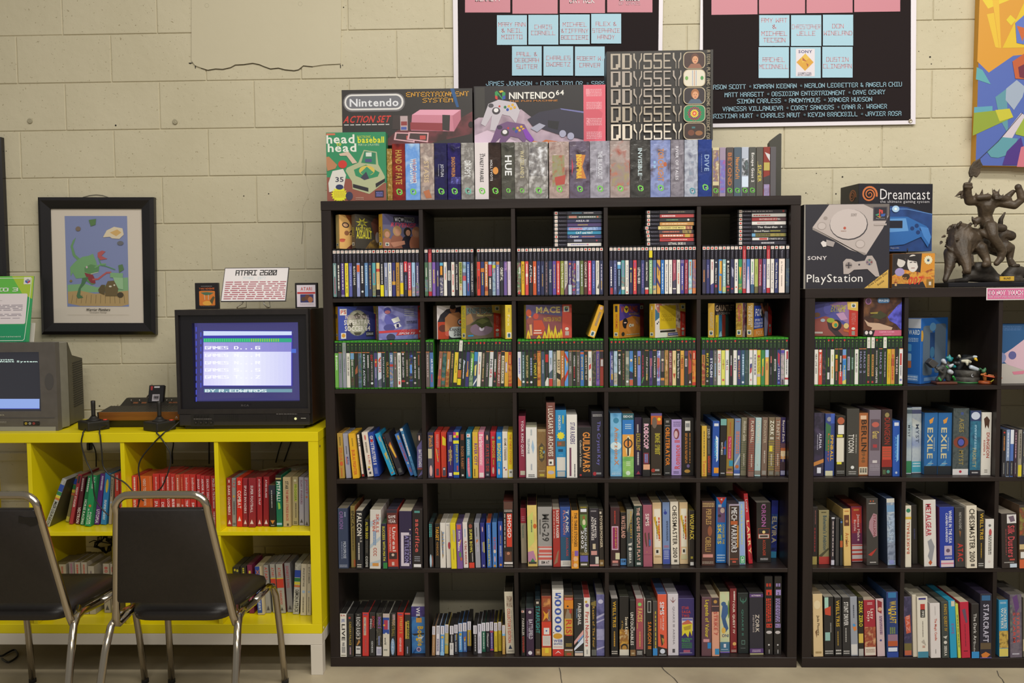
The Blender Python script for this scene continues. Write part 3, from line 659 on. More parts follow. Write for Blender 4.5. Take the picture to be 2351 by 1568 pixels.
PX6 = [(768, 969.5), (978, 1181), (1188.5, 1390), (1400, 1602), (1610.5, 1814)]
LE = {1: [0, 0]+[0.075, 0.075, 0.075, 0.07, 0.07, 0.065, 0.06, 0.06, 0.06, 0.06, 0.055, 0.05, 0.05, 0.05, 0.045, 0.04, 0.035, 0.02, 0.0]}
for c_ in range(5):
    case_row('xb', 'big', 1, c_, PX6[c_][0], PX6[c_][1], 888, SZ[3], XB[c_], lean=LE.get(c_))
case_row('xb', 'low', 0, 0, 1869, 2073, 887, SZ[3], ["d6d0c4|t,NBA LIVE 2003,2f2c30,34,74,24,72", "c04034|c,e0d8d0,28,36|t,FIREBALL STRIKE RACER,e2d8d0,35,78,28,72", "2c2a36|a,4a3a40-2c2a36-6a4a44-50,40,92", "!2b2c2e|b,8aa040,42,60|r,c8c4c0,72,86,20,80", "!d8d4c4|b,a8b060,36,50|b,c0a048,60,84,26,80", "=30302e|r,c8b030,36,44,20,80|r,b0602c,46,70,20,80|b,a06a5a,72,88", "=26242a|r,c8b8a8,38,52,36,70|r,b83a34,70,96|b,d8ccc4,56,80", "!6a90c0|r,b84a34,37,44|p,3a7ab8,0,48,100,46,100,66,0,66|t,PLANET,d0c048,58,86,30,70|p,c8c060,0,90,100,86,100,96,0,96", "2c2c38|r,a0a0b8,40,68,24,90|b,5a5a70,42,66", "2c342e|b,7a9a8a,42,66,20,80", "d6d2c8|t,MADDEN NFL 2003,4a4448,34,72,20,74", "=26262c|t,HALO 2,8a8ca8,30,74,24,76", "=27272e|t,HALO 2,8a8ca8,30,74,24,76", "#2a2628|r,b08a58,36,80,20,74|b,5a4030,38,78|r,b03a34,90,94,20,70", "#2a2628|r,b88a40,36,80,20,74|b,5a4030,38,78|r,b03a34,90,94,20,70", "!2c2b2c|b,9a948c,28,58|t,COMPLETE,d4d0c8,62,94,26,74", "=28272e|t,HALO 2,8a8ca8,32,76,24,76", "#27262a|t,THE BURNING RED,c8c4c0,30,82,40,64", "c8a428|b,8a6a24,36,82|b,b07a2c,34,84", "c0883c|r,8a4a2c,44,60,10,90|b,b04a30,36,90,20,80", "2d282a|t,TEKKEN,c8b4b0,40,76,26,76", "=d6d2cc|r,b03a34,34,58,20,70|b,4a4a4e,60,80|c,6a74a0,88,34"])
# flat piles of the same cases
def pile(unit, row, col, x0, x1, rows, z0, Y, items):
    """rows: picture y of the case bottoms, top one first"""
    n = len(items); h = 0.0152
    for i, it in enumerate(items):
        j = n-1-i
        s = it; dx = 0.0
        if s.startswith('<'): q = s[1:].split('>'); dx = float(q[0]); s = q[1]
        a = min(at(x0+dx, rows, Y)[0], cell(unit, col)[1]-0.1935)
        nm = s.split('|')[0].lstrip('!^@'); c_ = cname(nm) if nm else 'black'
        ex = extra_word(s.split('|')[1:])
        lab = short(f"flat-lying game case, {c_} spine", f", {ex} print" if ex and ex != c_ else '', f", {ORD[i]} from top of pile, {where(unit, row, col)}")
        o = ps_case(s, 0, 0, 0, 0.0146, lab, f"game cases in the flat pile, {where(unit, row, col)}")
        # lay it on its side: top of the spine to the viewer's left
        o.rotation_euler = (0, -math.pi/2, 0)
        o.location = (a+0.192, Y+random.uniform(0, 0.003), z0+h*(j+0.5))
pile('big', 0, 2, 1275, 1387, 560, SZ[4]+0.1925, 0.02, ["!33333f|b,5a9ab0,38,58|b,d8d0cc,62,82", "48504a|r,b87a6a,32,48,20,90|b,d8d4cc,52,86|c,c06a50,90,30", "2d3050|t,AREA-51,c8c4c0,46,72,22,80", "4a3a66|b,b09a48,50,70", "5f80b4|r,c0b0cc,32,60,16,86|b,b04a5a,33,59,24,80|a,5f80b4-9ab0d0-4a6aa0-60,60,90", "3388a8|t,CAT and HAT,e2e0d4,46,80,14,86", "!3c4470|t,Casper,e2dccd,34,52,10,90|b,c08070,58,84", "2d2c38|r,a0a0b0,42,58,20,86|c,a83a44,88,26", "dcd6cc|b,8a84b0,36,68|c,c0607a,70,24"])
pile('big', 0, 3, 1482, 1594, 558, SZ[4]+0.1925, 0.02, ["!3c383c|b,9a8a70,46,80", "<2>b04444|b,d8c4c0,33,60,20,80", "!<2>2c3030|b,6aa070,42,66|c,c8c8c4,86,34".replace('!<2>', '<2>!'), "<1>!c08a4a|b,e0c8a0,34,84", "<-4>!d8c478|t,ALIGNED ONE MAN,4a4030,34,80,30,70|a,c8a070-a05a4a-8a7a6a-70,84,96", "<-2>!4a3c40|b,c06a50,36,70,20,80|a,4a3c40-a08a50-5a4a4a-60,76,94", "<-1>!b85a40|b,e0d0c0,36,76,20,84|r,c0a048,80,90", "<0>b83c3c|b,5a3a4a,32,52|b,d8b8b0,52,84", "!34303a|t,LETHAL SKIES II,e2dccd,46,80,12,88"])
pile('big', 0, 4, 1701, 1813, 557, SZ[4]+0.1925, 0.035, ["<-1>3c383e|b,b8b0b0,10,70|c,b0302c,92,34", "d8d4ca|b,b04a48,32,66,20,70", "<0>!a83a3c|r,5a3a40,80,97|t,BROTHERHOOD OF STEEL,d8d0c4,44,86,24,76", "<1>!d6d0c6|b,b83a4a,40,56|b,9a949a,46,74", "<1>28272c|t,The Guardian,d8d4cc,40,80,16,80|c,b8b8b4,88,26", "<2>!2a2a2e|t,Blood Planet,c8c4b8,34,64,18,80|b,b0a838,66,86", "<2>!7a7a44|r,6aa0c0,29,36|b,4a3030,36,66,20,80|a,7a7a44-9a8a4a-5a6a3a-50,66,94", "<2>!2b2a30|r,d8d4cc,30,62,10,90|r,b84a44,44,60,20,80|t,STREETS OF LA,d4d0c8,64,92,28,72", "<3>302e3a|b,c0bcb8,48,74,16,80"])
# ================================================================ cardboard boxes standing spine out
EPS = 0.0007
def spine_box(line, org, z, unit, row, col, n, depth=0.2, name='game_box', yfix=None, group=None, place=None, cat='game box'):
    """line: 'x0 x1 ytop ybot lean|front|top|print...' in the pixels of the picture region org=(ox,oy,scale)"""
    p = line.split('|'); g = p[0].split()
    X = lambda v: org[0]+float(v)/org[2]
    Yp = lambda v: org[1]+float(v)/org[2]
    x0, x1, yt, yb = X(g[0]), X(g[1]), Yp(g[2]), Yp(g[3])
    lean = float(g[4])/org[2] if len(g) > 4 and g[4] != '.' else None
    opts = dict(q.split('=') for q in g[5:])
    d = float(opts.get('d', depth))
    Y = atz((x0+x1)/2, yb, z)[1] if yfix is None else yfix
    if 'y' in opts: Y = float(opts['y'])
    Y = min(0.14, max(-0.004, Y)) if unit != 'yel' else min(0.1, max(-0.08, Y))
    a, b = at(x0, yb, Y), at(x1, yb, Y)
    t = at((x0+x1)/2, yt, Y)
    w_ = b[0]-a[0]; h = t[2]-z; ang = 0.0
    if lean is not None:
        tl = at(x0+lean, yt, Y); ang = math.atan2(tl[0]-a[0], h); w_ *= math.cos(ang)*0.99; h = h/math.cos(ang)-w_*math.tan(abs(ang))*0.5
    w_ -= 0.0008
    lo, hi = cell(unit, col)
    hx = abs(math.sin(ang))*h; xa = a[0]+min(0, math.sin(ang)*h); xb = b[0]+max(0, math.sin(ang)*h)
    sh = max(0, lo-xa) if xa < lo else -max(0, xb-hi)
    if abs(sh) > 0.03: sh = 0
    a = a+np.array([sh, 0, 0]); b = b+np.array([sh, 0, 0])
    front = p[1]; top = p[2] if len(p) > 2 else '-'
    body = colour(front) if '-' not in front else mat(front.split('-')[0])
    sidec = opts.get('s')
    faces = {}
    if top not in ('-', ''): faces['T'] = colour(top)
    if sidec: faces['L'] = colour(sidec); faces['R'] = colour(sidec)
    o = mkbox(name, -w_/2, w_/2, 0, d, 0, h, body, None, 0.0009, faces or None)
    o.location = ((a[0]+b[0])/2, Y, z+EPS+abs(math.sin(ang))*w_/2)
    if ang: o.rotation_euler = (0, ang, 0); o.location.x = (a[0]+b[0])/2
    A = Art(w_*0.985, h, base=0.0003)
    if '-' in front: A.rect(0, 0.4, 100, 99.6, art(front))
    spec_art(A, [e for e in p[3:] if e])
    A.build('spine_print', o)
    ex = extra_word(p[3:]); c_ = cname(front)
    ed = {'10': 1}
    wh = place or where(unit, row, col)
    lab = f"{c_} game box" + (f" with {ex} lettering" if ex and ex != c_ else '') + f", {ORD[n]} from left, {wh}"
    if len(lab.replace('-', ' ').split()) > 16: lab = f"{c_} game box, {ORD[n]} from left, {wh}"
    tag(o, lab, cat, group or f"game boxes in the {wh}"); o['w'] = w_; o['h'] = h
    return o
def box_row(unit, row, col, z, org, lines, depth=0.2, **k):
    out = []
    L = [l.strip() for l in lines.strip().split('\n') if l.strip()]
    for n, l in enumerate(L): out.append(spine_box(l, org, z, unit, row, col, n, depth, **k))
    # neighbours that would cut into each other are trimmed until they just touch
    for o, q in zip(out[:-1], out[1:]):
        def span(o, z_):
            t = math.tan(o.rotation_euler.y); w_ = o['w']*o.scale.x/math.cos(o.rotation_euler.y); c_ = o.location.x+(z_-o.location.z+z)*t
            return c_-w_/2, c_+w_/2
        hh = min(o['h']*math.cos(o.rotation_euler.y), q['h']*math.cos(q.rotation_euler.y))
        if abs(o.location.y-q.location.y) > 0.19: continue
        pen = max(span(o, zz)[1]-span(q, zz)[0] for zz in (0.0, hh*0.5, hh))+0.0006
        if pen > 0:
            pen = min(pen, 0.5*o['w'], 0.5*q['w'])
            for b_, s_ in ((o, -1), (q, 1)):
                b_.scale.x *= 1-pen/2/b_['w']; b_.location.x += s_*pen/4
    for o in out: del o['w'], o['h']
    return out
# ---- third row
box_row('big', 2, 0, SZ[2], (760, 960, 10.4545), '''
168 315 365 1455 -62|b08c3a|7a5a24|b,4a3c20,8,27,40,60|t,ZELDA,c8622c,31,60,24,80|e,c85a2c,62,72,24,84|b,c06a34,76,96,34,66
350 488 372 1450 -88|9a98a2|77767c|b,3a3a44,28,46,40,60|b,c06a5a,52,68,20,60|t,METROID,4a5aa0,52,70,46,80
520 685 375 1460 -112|dca81e|d0a020|b,9a7a1e,10,28,40,64|t,BURAI FIGHTER,c85a28,36,92,24,76
720 815 375 1430 -130|24211f|3a3834|r,ddd0c0,2,92,26,80|t,STAR,3a3634,10,30,20,84|b,a8685a,36,86,44,60|r,a02a26,93,98,30,90
875 1022 340 1415 -150|dccfbd|c8b8a4|e,c86a60,6,18,36,64|b,8a8478,22,46,30,70|t,R.C. PRO,b8483c,52,72,50,84|c,c0a040,79,22|c,6a4a80,83,18,40|b,3a3a3a,89,94,30,80
1030 1165 340 1412 -152|1f3f92|26304e|t,GHOSTBUSTERS II,d8d4d4,8,73,22,84|c,c0322c,19,26|b,7a86b8,80,94,24,80,3
1432 1555 370 1392 -400|2296bc|3a6a84|e,d8907a,8,20,50,74|b,d8c838,6,94,84,97,2|p,c8a83c,40,48,86,46,70,60,50,64|c,c8602c,94,18
1560 1605 385 1385 -350|2a2522|4a3034|c,8a2a22,9,40|b,b8a850,24,84,36,60
1620 1760 375 1385 -380|28252c|46402c|p,c86a30,20,26,70,20,90,58,60,60|p,d8b03c,30,30,64,26,84,54,60,58|r,5a5a56,84,94,30,80
1900 2025 380 1395 -392|3f74b8|3a5a8a|r,b8a060,4,14,40,90|t,EXCITEBIKE,b84a44,22,66,24,80|e,cfc8b8,68,73,40,76|e,8a5a74,80,93,30,76
1985 2075 250 1240 -360 y=.05|2f6a98-4a86ac-2f5a86-60|2a4a66|r,d8d4c8,0,5|r,d8d4cc,12,58,30,80|t,WALDO,3a4a8a,14,36,36,70|t,WALLY,b8443c,38,56,36,70
2078 2205 370 1455 .|262228|3a3434|e,d8b0a0,4,16,30,62|p,5a5280,0,30,100,14,100,76,0,76|t,BATTLETOADS,d8d4d0,36,74,30,90|r,7a3a34,76,80|p,5a5280,10,96,100,80,100,90''', 0.15)
box_row('big', 2, 1, SZ[2], (970, 960, 10.4545), '''
135 275 345 1440 .|4a4450|3f3c38|r,2a2848,0,6|t,Punch,c88a4a,7,32,20,90|r,c4b894,36,57,4,72|e,d8a8a0,72,96,26,76
295 430 345 1432 .|c42a1e|b03028|b,c88078,4,34,30,80,2|p,c8a04a,24,36,40,36,70,64,54,64|t,SPY VS,8a6a70,38,66,52,82|r,4a3a44,80,95,30,76
450 585 345 1418 .|bf3a22|b04030|p,d8c428,26,8,90,14,90,30,26,28|r,4a4a56,78,97,26,84|b,d8d4c8,80,84,30,80
602 745 345 1435 .|351d62|2c2048|b,a8a0c0,6,20,30,84,3|r,b8a050,30,72,48,58|t,CRYSTAL,c8ae58,38,64,20,80|r,d8d0dc,89,96,24,76
745 885 340 1440 .|1c4590|34508a|p,c84070,2,0,48,0,48,7,2,7|p,d8d028,50,0,98,0,98,7,50,7|p,d8d028,2,7,48,7,48,12,2,12|p,c83a5a,50,7,98,7,98,12,50,12|r,dcd42c,18,25,0,100|t,DONKEY JR MATH,c8c43a,28,66,34,84|r,b84a44,73,84,60,84|r,dcd42c,87,93,0,100
900 1030 355 1440 .|1d1915|2c2824|r,7a3a26,3,16,24,80|t,ROGER RABBIT,9c6238,30,80,24,76|b,d8d0c8,92,96,24,80
1048 1185 345 1450 .|1a6e86|1d6076|r,d8d0cc,3,11,16,80|c,c0502c,7,14,40|b,b8ccd0,15,50,24,70,2|p,cf6078,26,56,60,54,76,96,40,96,22,80|t,Lolo's Quest,e0a0a8,58,92,32,66
1205 1340 345 1442 .|d2ac38|c0a040|r,d8986a,8,18,34,60|t,RIVER CITY,6a2f86,24,72,30,90|b,5a4a24,80,96,24,50
1348 1485 345 1442 .|dd7590|c88a96|t,Barbie,ecdcd8,4,32,14,84|b,eccaca,33,72,24,70,3|r,e0d0c8,88,98,14,90
1498 1625 330 1415 .|35303a|423634|e,d8a078,7,19,34,66|t,SKATE OR DIE,a3352c,27,88,22,84|b,a0a0a0,93,97,20,84
1635 1770 330 1410 .|c02334|9c2a2c|c,8a8a6a,13,26|t,BIGNOSE,c8bc38,20,58,34,84|b,b8a040,62,74,40,70|e,d0b8a0,78,94,30,66
1780 1918 345 1440 .|1d7ec0|27527e|c,a8b07a,12,28|t,BIGNOSE,dccc34,24,63,16,78|b,8ab0a0,66,76,30,60|e,dcb0a0,79,93,26,58
1922 2060 330 1438 .|dcd2c2|a89c82|t,SESAME ST,6a5a44,14,38,34,80|b,7a6a58,38,62,30,80,2|c,5a5aa0,78,16,34|c,b8443c,82,16,66
2072 2205 345 1440 .|d8be1e|b89c28|t,THE THREE STOOGES,c86c26,4,70,30,76|r,c8c4b4,81,98,14,98|b,4a4a46,85,89,24,90''', 0.15)
box_row('big', 2, 2, SZ[2], (1180, 900, 7.468), '''
85 205 418 1468 . s=7a2434|8a2840|4a1a22|t,YOUR KING QUEST,d8c8c8,7,66,30,74|r,b8b09a,89,96,20,90
208 398 610 1478 . d=.14|dbd7cd|a8a488|b,a8b0b0,4,16,40,60|t,TELEPHONE,8a9296,22,52,14,34|p,9ab4c8,50,38,62,24,78,40,66,52|b,b0b4b8,72,84,40,60|l,4a4a4a,92,98,20,80,2
398 560 640 1472 . d=.14|8a6c42-7a5e38-96784c-18|5a4a30|l,b0a078,1,5,10,90,2|p,4a4030,20,36,50,28,80,36,80,62,50,68,20,62|t,WarCraft,c8b03c,36,60,28,70|e,5a8aa0,44,50,66,86|l,a89a74,84,88,16,84,1|r,b0a03c,92,97,26,76
560 712 185 1478 .|74463c|3a2622|l,c0a8a0,4,6,24,70,1|t,LUCASARTS ARCHIVES,dcd0bc,8,71,20,78|r,dcd4c4,75,83,22,80|r,3a3430,78,81,34,60|r,d8a838,84,100|e,b0a8b0,90,95,12,88
712 902 312 1465 .|2484b4|1f3a58|b,c8c040,8,20,64,80|t,HOBOKEN,d4d4cc,8,29,26,50|s,dcd030,38,40|r,6a5a44,46,54,14,92|b,b0543a,48,52,20,60|b,1f4a66,58,62,16,80|l,5a9ac0,65,72,30,70,2|r,d0ccc0,70,90,12,92|r,b0b0a8,91,99,16,88
905 1088 395 1475 .|ddd8cc|b0aa9c|t,STAR RAIDERS,5a5078,12,46,34,80|r,6a3a50,52,97,26,44|b,4a4a50,78,98,70,84
1095 1335 605 1460 .|1f1d1f|4a3a3c|t,GUILDWARS,d88a3c,10,90,36,90|t,Collector's Edition,c0b4a0,26,80,14,28|c,a8302c,96,8,20
1350 1560 335 1460 .|27252d|1a1916|l,b8b4b0,4,8,10,90,2|t,The Crystal Key,6a66a8,15,82,40,76|e,a83038,92,98,10,40|b,9a9a98,93,96,30,90''')
box_row('big', 2, 3, SZ[2], (1390, 920, 8.2545), '''
92 312 240 1440 .|5f9dc2-7ab4d4-3f80aa-14|4a5a66|e,3a7f9c,7,16,26,76|t,AmerzoneX,b8683c,22,82,36,74|e,c8dcdc,45,58,0,98|t,AmerzoneX,c07a48,22,82,38,72|l,a8c8d0,92,94,14,86,1|h,EIDOS,c8d8dc,94.5,97,12,90
320 540 245 1445 .|2f7cb4|5a4a34|r,2c5a60,0,10|h,EIDOS,d0d0cc,3,6.5,10,90|r,2a72b4,10,33|l,a8c4d0,16,25,24,80,3|r,d89a44,33,68|e,e0cfa0,35,69,30,76|r,33302c,38,67,42,58|e,33302c,40,55,10,90|e,d8883c,42,53,20,80|r,33302c,38,52,44,58|a,5f9a50-8ab860-6aa85a-20,68,100|l,c8d8b8,75,83,34,70,3|c,c8d8c0,94,20
548 695 320 1418 .|2e2038|24202a|b,b8b0a8,12,26,30,60|t,EXCELLENT,c0a838,28,57,24,80|b,c8c0b8,60,82,34,66|p,a83a4a,24,98,54,92,80,98
700 850 340 1440 .|222020|2a2824|t,ROBOCOP,e6c8d0,9,52,14,80|t,ROBOCOP,d8a0b0,9.6,51.6,20,76|r,7a2c38,59,78,12,80|b,6a8ac0,61,76,24,70,2|r,d8a07c,79,88,8,96
858 1072 240 1430 .|33291f|1f1e18|r,5a4a7a,0,4|r,b85a26,4,18|e,d8b828,7,12,60,90|e,6a5a4c,6,24,10,56|t,BONE SPIRIT,b0a032,32,66,36,84|t,BONE SPIRIT,8a8028,33,65,38,82|e,9a3024,88,94,2,40|b,a8a49c,89,92,30,86|l,9a9a94,96,98,10,90,1
1105 1240 345 1425 .|242322|22201e|l,c0b8b0,3,7,30,74,2|l,a8a29a,11,13,16,86,1|t,OBLITERATOR,d87a22,15,82,24,84|l,c8c4bc,94,96,20,84,1
1250 1462 360 1418 .|aa94c4|2e2c2a|l,6a5880,3,13,18,92,3|e,7a3a40,16,35,20,78|e,c8a8a8,20,33,26,62|u,Romance II,c84a4c,37,88,30,84|b,a0546a,50,86,86,92|l,5a4a70,92,97,20,74,2
1480 1725 330 1425 .|1e1b19|24201f|r,d4d0c4,5,22,26,70|r,8a8a86,9,16,30,64|b,a86a2c,26,78,24,46,2|b,9a6a34,26,78,60,74|e,6a5a86,80,86,40,66|e,b0843c,89,95,20,70''')
box_row('big', 2, 4, SZ[2], (1600, 930, 8.709), '''
92 198 420 1432 .|cfa83e|6a6048|b,6a5a38,10,60,36,60|t,Tenors,c86a3a,68,98,24,84
205 285 430 1415 -8|3f3a34|4a4438|t,ZERO,b0aca0,4,24,14,80|b,7a746a,28,56,30,66|b,b8442c,60,94,14,90,2
298 440 325 1430 18|224a96|2c4a6e|r,c8ccd0,4,9,20,86|p,c8d8dc,48,26,84,30,84,70,60,74,48,40|t,ACROBAT,3fa0cc,32,68,28,66|r,d88f24,84,94,26,96
450 580 280 1435 20|1d1a18|24201c|r,6a9c92,0,11,4,98|p,2c4c86,70,40,98,36,98,62,60,62|t,WITNESS,c8c4bc,40,62,14,44|c,b0302c,50,18,70|l,a8a8a8,92,96,16,80,1
580 722 275 1418 22|8f7434|3a3024|b,a8502c,6,28,40,60|r,b02a50,31,70,18,70|t,The Four Crystals,d8a0a8,33,69,30,60|r,2f86a0,73,83,40,98|r,6a3a3c,87,90,20,84|r,c08878,93,95.5
735 860 275 1415 24|6a7f9e|4a4a58|l,a8505a,4,6,24,80,1|b,b8705c,22,62,22,84,2|p,a8b0b0,0,80,100,60,100,66,0,86|c,b0602c,84,30|r,3f5a9a,90,96|r,c8ccd4,96.5,99.5
868 985 255 1418 28|736d56|4a4538|w,5a6048,40,92,14|t,Hitchhiker Guide,c8c0a8,6,40,28,84|t,INFOCOM,d0c8b4,62,82,40,62
1020 1140 260 1440 24|7a5a50|4e4538|w,8a4a3c,4,92,24|t,PLANETFALL,d0c0ac,5,42,30,80|t,INFOCOM,d4c8b4,62,83,40,64
1148 1270 255 1430 28|9fb8b4|5a5246|t,STATIONFALL,c8c4b0,5,44,26,74|t,INFOCOM,c0c8bc,62,82,40,62|r,7a7468,90,97
1278 1398 250 1420 30|6f5a4c|4c4236|t,ENCHANTER,a89880,5,44,26,76|t,INFOCOM,d0c8b8,57,78,40,62|r,8a8478,91,98,16,84
1415 1540 250 1420 26|6e6048|4c4236|w,8a7a3a,40,92,12|t,ZORK II,d8d4c0,5,37,20,84|p,c8b834,14,48,66,48,66,58,14,58|t,INFOCOM,d4ccb8,63,82,40,62|r,7a7668,92,98,16,86
1548 1680 250 1420 24|7a6654|4c4236|w,8f5c42,4,94,26|t,TRINITY,c0b09c,5,38,18,76|t,INFOCOM,d0c8b8,62,82,40,64|r,6a6458,92,98,16,80
1710 1830 250 1420 18|2f2450|2a2224|t,Beyond Zork,dcd0c0,5,42,20,80|r,5a3a44,44,52|r,a85a30,52,57|r,d0b890,57,66|r,c08a50,66,71|t,INFOCOM,d8d0bc,63,82,40,64|r,38242a,76,90|r,8a88a0,91,98,4,96''')
# ---- fourth row
box_row('big', 3, 0, SZ[1], (760, 1110, 7.468), '''
128 300 428 1462 -18|313c56|746a58|t,ORION,7a5a90,5,34,14,54|b,8a90a8,6,14,64,84|b,8a90a8,55,84,32,40|t,MICROPROSE,a8aebc,55,83,50,80|l,9aa0b0,93,98,10,90,2
345 425 388 1445 -18 s=8a4a24|82703a|5a4c28|t,INCA,2c2618,8,34,20,84|b,4a3f24,36,72,34,66|r,a8562c,87,98,60,100
430 548 470 1468 -8|222226|b0a690|t,FALCON,dcd4c4,4,43,16,86|t,2.2,c0b8a8,45,54,60,90|b,c8c0b0,55,84,30,56|l,c8c0b0,91,98,14,80,2
578 648 620 1448 -2|262420|4a4420|t,ALTER EGO,d0c02c,5,40,20,84|b,5a564c,44,70,24,84,2|t,COSMI,c8c4b8,76,98,20,80
660 850 455 1475 6|ccc6ba|a89e88|p,a8b4b8,0,20,100,12,100,16,0,30|p,a8b4b8,0,60,100,44,100,50,0,66|p,a8b4b8,0,90,100,84,100,88,0,96|t,SKILLS,b8584c,7,38,56,84|t,WIN,b8584c,16,36,24,50|b,6a8ab0,36,60,30,60,2|t,CCC,b0503c,64,78,34,66|r,c88a40,90,95,26,84
880 970 690 1490 -20 d=.15|27243a|3f5a3a|t,SUCCESS WITH MATH,d0c43c,6,82,16,66|r,2c7a3c,86,99,20,100
978 1160 455 1525 -26|b23a2c|34303a|r,2a2632,0,5|r,5a2622,5,24|h,GAME,d8ccc4,9,14,12,84|l,c0b0a8,15,16.5,24,70,1|h,YEAR,d8ccc4,17,22,12,84|t,Unreal,dccac0,29,70,48,80|t,TOURNAMENT,d8b0a4,29,70,18,34|r,3a2a28,72,83,12,90|c,c8b09c,76,14|r,c8b0a4,88,94,38,62|r,2a2632,96,100
1170 1390 475 1505 -8|2d2340|c0b496|b,cfc4b0,31,33,80,96|r,c8bcc4,37,95,14,36|t,BATTLEZONE,8a80b0,37,95,44,76|r,c8bcc4,37,42,14,80|r,c8bcc4,90,95,14,80|b,b0a8b0,40,92,84,92
1405 1585 440 1500 0|231d1d|3a302e|b,5a9a90,3,6.5,8,86,1|t,sacrifice,c8544c,17,72,30,72|l,8a8a90,78,88,22,78,3|r,d8d4d0,92,97,16,88''')
box_row('big', 3, 1, SZ[1], (970, 1110, 7.468), '''
118 195 672 1448 . d=.15|1d1b1b|24302e|b,4a9a92,3,32,0,70,2|e,a8c0cc,70,99,10,56|e,7a4a3c,72,98,56,92
215 300 690 1452 -6 d=.15|1f1c1a|4a3a20|t,TARGET,d8981f,7,38,16,84|t,RENEGADE,9a6c2c,42,72,30,74
305 405 680 1452 -8 d=.15|d6cfc2|a89e8c|p,8a7248,22,16,60,24,62,72,44,80,26,50|t,Rad Racer,6a88ac,20,70,34,74
410 495 680 1452 -20 d=.15|d3ccbf|a09884|l,8a90a0,3,6,20,70,2|e,b03c44,42,58,40,96|b,6a5a90,44,54,80,96
495 590 680 1468 -26 d=.15|d6c222|c8b430|p,b0a880,40,14,90,16,80,42,60,40|b,c8a030,24,40,24,40|b,a8883c,56,80,40,60
595 695 695 1470 -24 d=.15|74518a|4a3f5a|r,c05a4a,2,12,16,84|t,Bubble,dcd4d8,16,34,40,70|p,c8a050,40,40,90,34,60,48,30,54|t,Bobble,dcd4d8,40,60,24,60|e,5a8a44,62,74,40,80|e,b0602c,74,82,60,96
705 790 672 1452 -24 d=.15|d8cfc4|c0b4a4|b,8aa8c8,14,32,36,64|t,FLYING WARRIOR,a03c34,41,92,26,80
800 895 680 1452 -26 d=.15|1e1b19|3a3424|e,8a4a38,2,12,14,80|t,SUPER BOWL,cfc04a,14,66,24,74|b,b0aca4,66,86,56,80|r,c83a28,88,100
910 1000 680 1450 -30 d=.15|97969a|828086|b,3a3a3e,10,30,36,56|p,c0703c,30,38,70,36,60,44,30,44|t,NES OPEN,c0b8c8,42,64,36,76
1010 1085 680 1450 -26 d=.15|252a74|20264e|e,dca8a0,8,20,40,64|r,c8b838,42,66,66,88|b,a8a8c0,43,64,30,54|b,c0b4c0,93,97,30,80
1108 1190 680 1448 -20 d=.15|2f5ea6|a0502c|b,b0bcd0,4,34,46,70,2|t,ALL-PRO BASKETBALL,c8bf38,35,96,28,72
1200 1282 672 1445 -10 d=.15|4274ae|35587e|t,BATTER,b84a54,33,60,26,76|e,cfb8a4,60,68,26,80|e,d8a0a0,74,88,40,66|c,c08a34,96,28
1302 1385 655 1445 -12 d=.15|24418a|20305a|e,d8a49c,8,20,44,70|b,a08a60,30,48,44,66|b,b0b4c4,52,76,30,70,2|c,c88a40,94,26
1402 1578 318 1450 -6 s=3a2420|231e1d|5a2a22|r,5a3a30,0.5,11,6,94|l,c8bcb0,11.5,15.5,10,90,2|r,c43c28,17.5,68,34,88|t,SHOGO,e2d8cc,19,54,42,80|b,d0c8bc,18,70,10,20|r,5a3a2c,75,90,14,84|c,b0785c,78,16|r,d8d0c8,91,94,8,94|l,b0a8a0,95.5,98.5,4,96,2''')
